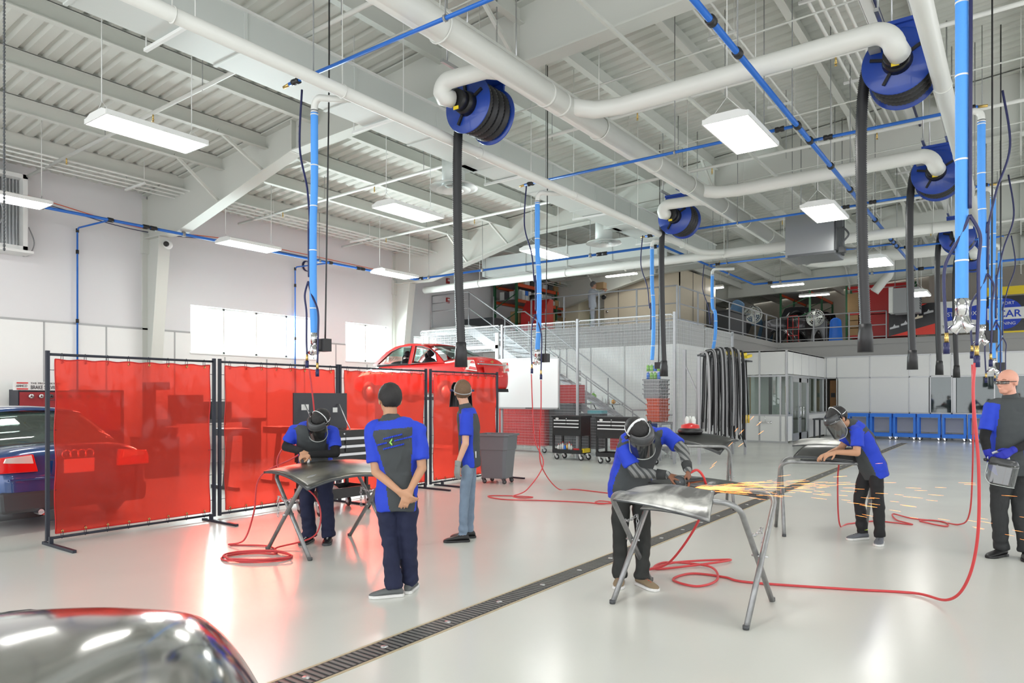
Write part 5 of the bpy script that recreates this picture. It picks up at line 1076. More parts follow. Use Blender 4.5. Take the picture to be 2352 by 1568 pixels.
# ---- red air hoses lying on the floor
M['rhose'] = mat('red_rubber_hose', (.55, .045, .05), .45, coat=.1)
def hose(pts, lb, r=.0085, nm='air_hose'): return MB().tube(spl(pts, 10), r, 10).build(nm, 'rhose', None, lb, 'hose')
def loops(cx, cy, rx, ry, n, a0, dr=.08, z=.01, rot=0):
    out = []
    for k in range(int(n*10)+1):
        a = a0+k*2*math.pi/10; f = 1+dr*math.sin(k*.7); x_, y_ = rx*f*math.cos(a), ry*f*math.sin(a)
        out.append((cx+x_*math.cos(rot)-y_*math.sin(rot), cy+x_*math.sin(rot)+y_*math.cos(rot), z+.012*((k//5) % 3)))
    return out
hose([(-6.48, 5.02, 1.92), (-6.5, 5.1, 1.5), (-6.6, 5.2, 1.1), (-6.85, 5.1, .9), (-7.0, 4.75, .7), (-6.75, 4.5, .35), (-6.7, 4.35, .08), (-6.9, 4.3, .012), (-6.5, 4.5, .012)]+loops(-6.12, 4.12, .33, .2, 2.8, 1.2, .1, rot=.6)+[(-6.3, 4.45, .02), (-6.15, 4.85, .12), (-6.2, 4.9, .5), (-6.62, 4.72, .82), (-6.75, 4.9, 1.05), (-6.55, 4.93, 1.06)], 'red air hose coiled under the left work stand', .009)
hose([(-6.5, 9.47, 1.98), (-6.5, 9.5, 1.5), (-6.45, 9.5, .9), (-6.35, 9.6, .5), (-6.5, 9.35, .1), (-6.6, 9.1, .012), (-6.35, 9.02, .012), (-6.3, 9.2, .012), (-6.75, 9.05, .012), (-6.92, 8.85, .012), (-6.5, 8.72, .012), (-5.9, 9.0, .012), (-5.3, 9.2, .012), (-5.05, 9.2, .012), (-5.0, 9.4, .02), (-5.2, 9.4, .02), (-5.1, 9.2, .02), (-4.6, 9.6, .012), (-4.2, 9.9, .012)], 'red air hose curling on the floor in front of the whiteboard, left strand', .009)
hose([(-6.31, 9.47, 1.88), (-6.33, 9.5, 1.4), (-6.42, 9.6, .9), (-6.45, 9.7, .45), (-6.45, 10.2, .03), (-6.2, 10.4, .012), (-5.5, 10.3, .012), (-4.8, 10.2, .012), (-4.0, 9.95, .012)], 'darker red air hose of the pair in front of the whiteboard', .009)
hose([(-.26, 5.86, 1.84), (-.27, 5.86, 1.6), (-.24, 5.9, 1.1), (-.25, 5.98, .6), (-.32, 6.1, .25), (-.45, 6.25, .06), (-.7, 6.5, .014), (-1.2, 6.3, .012), (-1.9, 6.05, .012), (-2.12, 6.1, .012), (-2.4, 6.05, .012), (-2.45, 5.75, .012), (-2.2, 5.66, .014), (-2.13, 5.95, .02), (-2.35, 6.35, .025), (-2.75, 6.28, .02), (-2.72, 6.02, .012), (-2.35, 6.5, .03), (-2.3, 6.75, .02), (-2.65, 6.3, .03), (-2.75, 5.88, .03), (-2.55, 5.9, .12), (-2.3, 5.85, .45), (-2.15, 5.75, .75), (-2.12, 5.62, .92), (-2.15, 5.55, 1.0), (-2.2, 5.52, .98)], 'thick red air hose sweeping from the right sleeve across the floor to the grinder', .0105)
hose([(-.46, 9.72, 1.98), (-.45, 9.72, 1.3), (-.46, 9.8, .7), (-.5, 10.0, .2), (-.62, 10.3, .02), (-.9, 10.5, .012), (-1.05, 10.35, .012), (-.75, 10.1, .012), (-.8, 10.45, .012), (-1.15, 10.5, .012), (-1.4, 10.7, .02), (-1.3, 10.25, .012), (-1.1, 10.0, .012), (-1.5, 10.0, .012), (-1.75, 9.6, .012), (-1.8, 9.3, .05), (-1.8, 9.2, .6), (-1.75, 9.1, .92)], 'faded red air hose looping on the floor behind the stooping student', .009)
# ---- tubular work stands
M['zinc'] = mat('scuffed_zinc', (.27, .275, .275), .38, .6, var=.4, vscale=14, bump=.15, bscale=50)
def stand(c, rz, lb, L_=1.02, w=.78, h=.86, chains=True):
    t = thing('work_stand', lb, 'work stand', (c[0], c[1], 0), 'folding tubular work stands', rz); o = V((c[0], c[1], 0)); r = .021
    for s in (-1, 1):
        y0, y1 = -s*w/2, s*w/2*.95; k = .12
        pts = []
        def up(f, x): return V((x, y0+(y1-y0)*f, h*f))
        a, b = up(0, -L_/2), up(1, -L_/2+.01); cc, d = up(1, L_/2-.01), up(0, L_/2)
        dr = (b-a).normalized(); dl = (d-cc).normalized()
        pts = [a, a.lerp(b, .5)]+elbow(b, dr, (1, 0, 0), k)+elbow(cc, (1, 0, 0), dl, k)+[cc.lerp(d, .5), d]
        MB().tube([p+o+V((s*.024, 0, 0)) for p in pts], r, 14).build('tube_frame', 'zinc', t)
        MB().tube([a+o+V((s*.024, 0, .004)), a+o+V((s*.024, 0, .03))], r*1.08, 14).tube([d+o+V((s*.024, 0, .004)), d+o+V((s*.024, 0, .03))], r*1.08, 14).each('foot_cap', 'dark', t)
    for x in (-L_/2, L_/2):
        MB().bar(o+V((x-.06, 0, h*.5)), o+V((x+.06, 0, h*.5)), .008, n=8).build('pivot_bolt', 'steel', t)
        if chains:
            p = o+V((x-.03, -w*.19, h*.72)); q = o+V((x-.03, w*.19, h*.72))
            for m_ in range(10):
                f = (m_+.5)/10; cc = p.lerp(q, f)-V((0, 0, .035*math.sin(math.pi*f))); ax = V((0, 1, 0)); sd = V((1, 0, 0)) if m_ % 2 else V((0, 0, 1))
                MB().tube([cc+ax*(.022*math.cos(a))+sd*(.011*math.sin(a)) for a in [z_*math.pi/5 for z_ in range(10)]], .0035, 5, closed=True).build('chain_link', 'steel', t)
            for m_ in range(6):
                cc = q-V((0, .0, .03+m_*.034)); ax = V((0, 0, 1)); sd = V((1, 0, 0)) if m_ % 2 else V((0, 1, 0))
                MB().tube([cc+ax*(.022*math.cos(a))+sd*(.011*math.sin(a)) for a in [z_*math.pi/5 for z_ in range(10)]], .0035, 5, closed=True).build('chain_link', 'steel', t)
    if rz:
        for ch in t.children: pass
    return t
stand((-2.07, 5.24), 0, 'nearest folding work stand, under the panel being ground', 1.03, .80, .86)
stand((-5.95, 4.9), math.radians(82), 'left folding work stand under the grey car hood', 1.0, .78, .82)
stand((-1.85, 8.78), math.radians(19), 'right folding work stand beside the stooping student in black trousers', 1.0, .62, .86)
stand((-3.95, 9.8), math.radians(25), 'far folding work stand behind the stooping grinder', 1.2, .5, .9)
# ---- bare sheet metal panels
def sheet(nm, lb, fn, mt, nu=24, nv=16, thick=.012, edge=None):
    rows = [[V(fn(i/nu, j/nv)) for j in range(nv+1)] for i in range(nu+1)]
    t = thing(nm, lb, 'car panel', tuple(rows[nu//2][nv//2]))
    MB().grid(rows).build('skin', mt, t, thick=.004)
    if edge:
        per = rows[0]+[r[-1] for r in rows[1:]]+rows[-1][::-1][1:]+[r[0] for r in rows[::-1]][1:-1]
        mb = MB(); n = len(per); mb.grid([[p-V((0, 0, .002)) for p in per], [p-V((0, 0, edge)) for p in per]], True, cv=True); mb.build('folded_rim', 'dark', t, thick=.004)
    return t
def msteel(name, c1, c2, sc, r1, r2, metal=.9):
    m = mat(name, c1, .3, metal); nt = m.node_tree; b = nt.nodes['Principled BSDF']; N = nt.nodes.new; L = nt.links.new
    tc = N('ShaderNodeTexCoord'); n = N('ShaderNodeTexNoise'); n.inputs['Scale'].default_value = sc; n.inputs['Detail'].default_value = 6; n.inputs['Distortion'].default_value = .6; L(tc.outputs['Object'], n.inputs['Vector'])
    cr = N('ShaderNodeValToRGB'); cr.color_ramp.elements[0].position = .42; cr.color_ramp.elements[1].position = .58; cr.color_ramp.elements[0].color = (*c1, 1); cr.color_ramp.elements[1].color = (*c2, 1); L(n.outputs['Fac'], cr.inputs[0]); L(cr.outputs[0], b.inputs['Base Color'])
    r = N('ShaderNodeMapRange'); r.inputs[3].default_value = r1; r.inputs[4].default_value = r2; L(n.outputs['Fac'], r.inputs[0]); L(r.outputs[0], b.inputs['Roughness']); return m
M['hood'] = msteel('sanded_hood', (.10, .10, .095), (.26, .25, .21), 2.2, .22, .42, .75)
M['fend'] = msteel('bare_fender', (.16, .16, .155), (.60, .60, .57), 3.2, .22, .45, .35)
M['darkm'] = mat('dark_primer_metal', (.07, .072, .07), .28, .5, var=.4, vscale=5)
def quadpatch(c00, c10, c11, c01, arch_s=.0, arch_t=.0, du=None):
    """bilinear patch with arching (metres, upward)"""
    c00, c10, c11, c01 = V(c00), V(c10), V(c11), V(c01)
    def f(s, t):
        p = c00.lerp(c10, s).lerp(c01.lerp(c11, s), t); z = arch_s*4*s*(1-s)+arch_t*4*t*(1-t)
        if du: z += du(s, t)
        return p+V((0, 0, z))
    return f
sheet('car_hood', 'bare grey car hood lying arched on the left work stand', quadpatch((-6.391, 4.377, 0.827), (-5.823, 5.594, 0.848), (-5.147, 5.035, 0.787), (-5.528, 4.263, 0.724), .075, .05, lambda s, t: -.012*math.exp(-((s-.36)/.02)**2)), 'hood', edge=.022)
# grinder's panels: lower pale fender, upper dark panel
sheet('front_fender', 'scuffed silver fender lying on the near work stand under the grinder', quadpatch((-2.509, 4.754, 0.822), (-1.735, 4.699, 0.742), (-1.787, 4.945, 0.933), (-2.453, 5.141, 0.868), .02, .035, lambda s, t: .008*math.sin(t*9)+.012*math.sin(s*5)*t), 'fend', edge=.01)
sheet('door_panel', 'long dark metal panel being ground on the near work stand', quadpatch((-2.621, 5.452, 0.874), (-1.644, 5.730, 0.805), (-1.782, 6.062, 0.837), (-2.481, 5.862, 0.913), .012, .01, lambda s, t: -.05*math.exp(-((s-.56)/.05)**2)*(1-t)), 'darkm', edge=.02)
sheet('front_fender', 'narrow pale fender blade pointing right below the scuffed silver fender', quadpatch((-2.423, 5.039, 0.723), (-1.893, 5.054, 0.680), (-2.017, 5.273, 0.741), (-2.382, 5.192, 0.777), .02, .01), 'fend', edge=.008)
# far stand: curved fender and polisher
sheet('front_fender', 'dark glossy fender curving down at the right end of the far work stand', quadpatch((-4.4, 9.5, .98), (-3.45, 9.75, .80), (-3.3, 10.1, .98), (-4.4, 10.1, 1.0), .07, .05), 'darkm', edge=.02)
t = thing('orbital_polisher', 'red and clear topped round polisher on the far work stand', 'polisher', (-3.95, 9.9, 1.06))
MB().lathe([(0, 0), (.17, 0), (.185, .03), (.16, .07), (.08, .09), (0, .09)], (-3.95, 9.9, 1.07), n=28).build('pad', 'black', t); MB().lathe([(.14, .07), (.13, .12), (.05, .15), (0, .15)], (-3.95, 9.9, 1.07), n=20).build('deck', 'redp', t)
for a in (0, 2, 4): MB().lathe([(.03, .12), (.035, .2), (.015, .25), (0, .25)], (-3.95+.05*math.cos(a), 9.9+.05*math.sin(a), 1.07), n=10).build('bottle', 'clear', t)
# right stand panels
sheet('door_shell', 'dark curved car door edge lying on the right work stand', quadpatch((-2.1, 8.35, .93), (-1.5, 8.55, .88), (-1.45, 8.75, 1.02), (-2.0, 8.7, 1.05), .01, .03), 'darkm', edge=.02)
sheet('door_inner', 'bright scuffed door frame panel on the right work stand', quadpatch((-2.2, 8.7, 1.03), (-1.5, 8.9, 1.02), (-1.5, 9.3, 1.08), (-2.2, 9.2, 1.08), .02, .02), 'fend', edge=.015)
sheet('flat_panel', 'thin dark panel resting lowest on the right work stand', quadpatch((-2.05, 8.45, .885), (-1.4, 8.65, .885), (-1.4, 9.0, .885), (-2.1, 8.9, .885), .0, .0), 'darkm', edge=.01)
# polished silver bodywork in the near left corner
def silverfn(s, t):
    r = -1.95+1.40*s; d = 1.2+1.02*t-.30*max(0, s-.70)/.30*t; z = 1.03-.10*(1-min(1, s/.55))**1.5-.42*max(0, (s-.62)/.38)**2.6-.12*t**5*(.4+s)-.10*(1-t)**2
    return Rv*r+Fv*d+Zv*z
M['silver'] = msteel('polished_silver', (.55, .55, .54), (.74, .74, .73), 1.6, .07, .2, 1)
t = sheet('silver_hood', 'polished silver car bodywork filling the near left corner', silverfn, 'silver', 48, 32, edge=.05)
MB().tube([V(silverfn(.34, k/12))+V((0, 0, .002)) for k in range(13)], .004, 6).build('panel_gap', 'dark', t)
o = silverfn(.5, .5); mb = MB()
for s, tt in ((.15, .3), (.15, .8), (.7, .3), (.7, .8)): p = V(silverfn(s, tt)); mb.bar((p.x, p.y, 0), (p.x, p.y, p.z-.05), .02)
mb.each('support_leg', 'zinc', t)
# ================================================================ PEOPLE
VX = 1.0
def solid(mb, name, mats, parent, voxel, smooth=4, wr=0, wsc=7, paint=None, keep=None, post=None):
    """weld overlapping closed shapes into one continuous skin, relax it, add cloth wrinkles, colour it by region"""
    me = bpy.data.meshes.new('t'); me.from_pydata(mb.v, [], mb.f); o = bpy.data.objects.new('t', me); C.objects.link(o)
    bm = bmesh.new(); bm.from_mesh(me); bmesh.ops.recalc_face_normals(bm, faces=bm.faces); bm.to_mesh(me); bm.free()
    r = o.modifiers.new('r', 'REMESH'); r.mode = 'VOXEL'; r.voxel_size = voxel*VX; r.use_smooth_shade = True
    if smooth: s = o.modifiers.new('s', 'SMOOTH'); s.factor = .5; s.iterations = smooth
    bpy.context.view_layer.update(); m2 = bpy.data.meshes.new_from_object(o.evaluated_get(bpy.context.evaluated_depsgraph_get()))
    bpy.data.objects.remove(o); bpy.data.meshes.remove(me)
    o0 = root_loc(parent)
    if wr:
        for v in m2.vertices:
            q = v.co; n = noise.noise(V((q.x*wsc, q.y*wsc, q.z*wsc*1.6)))+.5*noise.noise(V((q.x*wsc*2.3+5, q.y*wsc*2.3, q.z*wsc*2.6)))
            rid = 1-abs(noise.noise(V((q.x*wsc*.8+9, q.y*wsc*.8, q.z*wsc*1.1)))*2); v.co = q+v.normal*(wr*n+wr*.9*max(0, rid-.55))
    if post:
        for v in m2.vertices: v.co = post(v.co.copy(), v.normal.copy())
    ids = [paint(p.center.copy()) for p in m2.polygons] if paint else None
    m2.transform(Matrix.Translation(-o0)); m2.materials.clear()
    for q in (mats if isinstance(mats, (list, tuple)) else [mats]): m2.materials.append(M[q] if isinstance(q, str) else q)
    for p in m2.polygons: p.use_smooth = True
    if ids: m2.polygons.foreach_set('material_index', ids)
    m2.name = name; ob = bpy.data.objects.new(name, m2); C.objects.link(ob); ob.parent = parent
    if parent is None: ob.location = o0
    return ob
def cap(mb, a, b, ra, rb, n=14):
    a, b = V(a), V(b); mb.bar(a, b, ra, rb, n); mb.sph(a, ra, 7); mb.sph(b, rb, 7); return mb
def ring(mb, rings, k=24):
    """rings: (centre, right, fwd, halfwidth, halfdepth)"""
    rows = []
    for c, r, f, hw, hd in rings:
        rows.append([c+r*(hw*math.copysign(abs(math.cos(a))**.85, math.cos(a)))+f*(hd*math.copysign(abs(math.sin(a))**.85, math.sin(a))) for a in [2*math.pi*i/k for i in range(k)]])
    mb.grid(rows, True, cv=True); n = k; L0 = len(mb.v)-len(rows)*k
    mb.f += [[L0+i for i in range(k)][::-1], [L0+(len(rows)-1)*k+i for i in range(k)]]; mb.s += [True]*2; mb.m += [0]*2
def torso(sp, rp, rs, add=0, scale=1, top=True, low=0):
    """rings along the spine sp=[pelvis, waist, chest, neckbase]; rp/rs pelvis and shoulder right-vectors"""
    prof = [(-.10-low, .155, .105), (0, .172, .118), (.33, .155, .108), (.62, .172, .118), (.82, .185, .112), (.93, .165, .092), (1.0, .10, .07)]
    cs = spl(sp, 8); n = len(cs)-1; out = []
    for t, hw, hd in prof:
        f = max(0, min(1, t))*n; i = min(int(f), n-1); c = cs[i].lerp(cs[i+1], f-i)
        if t < 0: c = cs[0]-(cs[1]-cs[0]).normalized()*(-t)*.5
        d = (cs[min(i+1, n)]-cs[max(i-1, 0)]).normalized(); r = rp.lerp(rs, max(0, t)); r = (r-d*r.dot(d)).normalized(); fw = d.cross(r)
        out.append((c, r, fw, hw*scale+add, hd*scale+add))
    return out
def hand(mb, w, d, pn, side, curl=.5, sc=1., spread=.12, grow=0):
    """w wrist, d pointing direction, pn palm normal, side = direction of the thumb"""
    w, d, pn = V(w), V(d).normalized(), V(pn); pn = (pn-d*pn.dot(d)).normalized(); sd = d.cross(pn)
    if sd.dot(V(side)) < 0: sd = -sd
    rows = []
    for t, hw, ht in ((-.015, .027, .022), (.02, .033, .018), (.055, .040, .016), (.088, .041, .014), (.098, .036, .009)):
        rows.append((w+d*(t*sc), sd, pn, (hw+grow)*sc, (ht+grow)*sc))
    ring(mb, rows, 16)
    for k, (o, L_) in enumerate(((.031, .072), (.011, .080), (-.010, .075), (-.029, .060))):
        p = w+d*(.088*sc)+sd*(o*sc); a = 0; dr = (d+sd*(o*spread*4)).normalized(); r = (.0088-.0006*k+grow)*sc
        for j, f in enumerate((.46, .30, .24)):
            a += curl*(1.0, 1.15, .9)[j]*(.85+.1*k); q = p+(dr*math.cos(a)+pn*math.sin(a))*(L_*f*sc); cap(mb, p, q, r, r*.93, 10); p = q; r *= .93
    p = w+d*(.02*sc)+sd*(.026*sc); q = p+(d*.62+sd*.62+pn*.45).normalized()*(.042*sc); cap(mb, p, q, (.0125+grow)*sc, (.0105+grow)*sc, 10)
    p2 = q+(d*.85+sd*.15+pn*.55).normalized()*(.032*sc); cap(mb, q, p2, (.0105+grow)*sc, (.0092+grow)*sc, 10)
HS = 1.08
def headgeo(mb, c, hr, hf, hu):
    hr, hf, hu = hr*HS, hf*HS, hu*HS; Q = lambda x, y, z: c+hr*x+hf*y+hu*z; R_ = Matrix((hr, hf, hu)).transposed()
    mb.sph(Q(0, -.012, .03), (.075, .092, .088), 14, R=R_); mb.sph(Q(0, .028, -.02), (.060, .062, .082), 12, R=R_)
    mb.sph(Q(0, .052, -.078), (.036, .034, .030), 10, R=R_); mb.sph(Q(0, .02, -.06), (.052, .06, .04), 10, R=R_)
    mb.sph(Q(0, .070, .022), (.050, .022, .016), 8, R=R_)
    cap(mb, Q(0, .080, .012), Q(0, .100, -.026), .009, .013, 8); mb.sph(Q(0, .088, -.031), (.018, .012, .009), 8, R=R_)
    mb.sph(Q(0, .083, -.055), (.024, .011, .006), 8, R=R_); mb.sph(Q(0, .081, -.066), (.021, .011, .007), 8, R=R_)
    for s in (-1, 1):
        mb.sph(Q(s*.034, .052, -.012), (.026, .030, .024), 8, R=R_)
        R2 = R_ @ Matrix.Rotation(s*.35, 3, 'Z'); mb.sph(Q(s*.076, -.008, -.005), (.010, .020, .032), 8, R=R2)
def hairgeo(mb, c, hr, hf, hu, th=.010, nape=-.07, front=.045, rough=.006, k=22):
    rows = []
    for i in range(k+1):
        t = math.pi*i/k; row = []
        for j in range(2*k):
            a = math.pi*j/k; x, y, z = math.sin(t)*math.sin(a), math.sin(t)*math.cos(a), -math.cos(t)
            X_, Y_, Z_ = .077*x, .096*y-.012, .092*z+.03
            lim = front if Y_ > .045 else (front+(nape-front)*min(1, (.045-Y_)/.09))
            if abs(X_) > .06 and -.04 < Y_ < .03: lim = max(lim, .0)
            f = 1+th/.085*(1 if Z_ > lim else -2.2)
            if Z_ > lim: f += rough*noise.noise(V((x*9, y*9, z*9+3)))*10
            row.append(c+hr*(.077*x*f)+hf*(.096*y*f-.012)+hu*(.092*z*f+.03))
        rows.append(row)
    mb.grid(rows, True, cv=True); return mb
def shoe(parent, heel, dr, L_, up_mat, sole_mat, h=.085, trim=None, name='shoe'):
    d = V(dr).normalized(); r = V((d.y, -d.x, 0)); z = Zv; heel = V(heel); rows = []; so = []
    for t, w, hh in ((-.0, .022, .045), (.04, .034, h), (.2, .038, h+.012), (.34, .038, h+.0), (.52, .043, .072), (.72, .050, .055), (.88, .044, .045), (.97, .026, .034), (1.0, .012, .026)):
        c = heel+d*(t*L_); row = []
        for a in range(16):
            an = 2*math.pi*a/16; row.append(c+r*(w*math.cos(an))+z*(.018+(hh-.018)*(.5+.5*math.sin(an))))
        rows.append(row); so.append((c+z*.001, w+.004))
    mb = MB(); mb.grid(rows, True, cv=True); mb.f += [list(range(16))[::-1], [8*16+i for i in range(16)]]; mb.s += [True]*2; mb.m += [0]*2
    o = mb.build(name, up_mat, parent, subsurf=1)
    L1 = [c+r*w for c, w in so]+[c-r*w for c, w in so[::-1]]; MB().prism([heel-d*.006-r*.015, heel-d*.006+r*.015]+L1[0:9]+L1[9:], (0, 0, 0), (0, 0, .024)).build('sole', sole_mat, o, bevel=.004)
    mb = MB()
    for k in range(4): p = heel+d*(L_*(.40+.09*k)); hh = .083-.008*k; mb.tube([p-r*.024+z*(hh-.012), p+z*(hh+.002), p+r*.024+z*(hh-.012)], .003, 5)
    mb.each('lace', trim or sole_mat, o)
    return o
def visor(parent, c, hr, hf, hu, name='face_shield', label=None, standalone=False, clear='visorfilm', **k):
    """headband, crown strap, dark brow guard, clear curved window with rim"""
    if standalone: t = thing(name, label, 'face shield', tuple(c))
    else:
        mb = MB(); mb.tube([c+hr*(.088*math.cos(a))+hf*(.106*math.sin(a)-.01)+hu*(.045+.012*math.sin(a)) for a in [q*math.pi/14 for q in range(28)]], .013, 8, closed=True, sy=.35); t = mb.build(name, 'bandw', parent)
    if standalone: MB().tube([c+hr*(.088*math.cos(a))+hf*(.106*math.sin(a)-.01)+hu*(.045) for a in [q*math.pi/14 for q in range(28)]], .011, 8, closed=True, sy=.4).build('headband', 'black', t)
    MB().tube([c+hr*(.088*math.cos(a))+hf*-.015+hu*(.05+.092*math.sin(a)) for a in [q*math.pi/12 for q in range(13)]], .013, 8, sy=.3).build('crown_strap', 'bandw', t)
    A = [(-84+168*i/20)*math.pi/180 for i in range(21)]
    rows = [[c+hr*(R0*math.sin(a))+hf*(R1*math.cos(a)+.01)+hu*z for a in A] for z, R0, R1 in ((.085, .088, .098), (.075, .098, .118), (.045, .108, .138), (.01, .112, .142))]
    MB().grid(rows).build('brow_guard', 'guard', t, thick=.004)
    win = []
    for i in range(11):
        z = .03-.205*i/10; lim = 1 if i < 6 else math.sqrt(max(.02, 1-((i-5.5)/4.9)**2*.62)); win.append([c+hr*(.113*math.sin(a*lim))+hf*(.141*math.cos(a*lim)+.012)+hu*z for a in A])
    MB().grid(win).build('window', clear, t, thick=.002)
    MB().tube([r[0] for r in win]+win[-1][1:-1]+[r[-1] for r in win[::-1]], .003, 5).build('window_rim', 'clear', t)
    for s in (-1, 1): MB().bar(c+hr*(s*.105)+hf*.0+hu*.045, c+hr*(s*.128)+hu*.045, .016, n=12).build('pivot_knob', 'black', t)
    return t
M['skin'] = mat('skin_light', (.62, .36, .25), .5, spec=.35); M['skin'].node_tree.nodes['Principled BSDF'].inputs['Subsurface Weight'].default_value = .12; M['skin'].node_tree.nodes['Principled BSDF'].inputs['Subsurface Radius'].default_value = (.02, .008, .004)
M['skin2'] = mat('skin_tan', (.50, .27, .16), .5, spec=.35); M['skin3'] = mat('skin_brown', (.20, .085, .045), .45, spec=.4); M['skin4'] = mat('skin_ruddy', (.66, .33, .24), .45, spec=.4)
M['sblue'] = mat('blue_shirt_cloth', (.012, .045, .50), .75, bump=.15, bscale=220, var=.08, vscale=4); M['sgrey'] = mat('charcoal_shirt_cloth', (.048, .055, .058), .8, bump=.15, bscale=220, var=.12, vscale=4)
M['bandw'] = mat('white_band', (.75, .77, .78), .4); M['guard'] = mat('dark_guard', (.05, .052, .055), .3); M['visorfilm'] = film('visor_film', (.62, .64, .64), (.18, .18, .18), .05, .16, .10)
M['hairb'] = mat('black_hair', (.010, .009, .009), .55, bump=.5, bscale=160); M['hairbr'] = mat('brown_hair', (.15, .085, .045), .6, bump=.6, bscale=140, var=.3, vscale=60)
M['navyt'] = mat('navy_trousers', (.010, .014, .045), .85, bump=.2, bscale=150, var=.25, vscale=5); M['blackt'] = mat('black_trousers', (.012, .012, .013), .8, bump=.2, bscale=150, var=.2, vscale=5)
M['greyt'] = mat('dark_grey_trousers', (.026, .028, .029), .85, bump=.2, bscale=150, var=.25, vscale=5); M['faded'] = mat('faded_black_jeans', (.022, .024, .022), .8, bump=.2, bscale=150, var=.45, vscale=3)
M['jeans'] = mat('blue_grey_jeans', (.17, .23, .31), .8, bump=.25, bscale=150, var=.35, vscale=7); M['blk'] = mat('black_knit', (.008, .008, .009), .9); M['stripe'] = mat('grey_knit', (.15, .155, .15), .85)
def mstripe():
    m = M['stripe']; nt = m.node_tree; b = nt.nodes['Principled BSDF']; N = nt.nodes.new; L = nt.links.new
    tc = N('ShaderNodeTexCoord'); w = N('ShaderNodeTexWave'); w.inputs['Scale'].default_value = 9; w.bands_direction = 'DIAGONAL'; L(tc.outputs['Object'], w.inputs['Vector'])
    cr = N('ShaderNodeValToRGB'); cr.color_ramp.elements[0].color = (.06, .065, .065, 1); cr.color_ramp.elements[1].color = (.20, .205, .20, 1); cr.color_ramp.elements[0].position = .3; cr.color_ramp.elements[1].position = .5; L(w.outputs['Fac'], cr.inputs[0]); L(cr.outputs[0], b.inputs['Base Color'])
mstripe()
M['gloveg'] = mat('grey_glove', (.25, .27, .26), .7, bump=.3, bscale=90); M['gloveb'] = mat('blue_glove', (.012, .02, .35), .7, bump=.3, bscale=90)
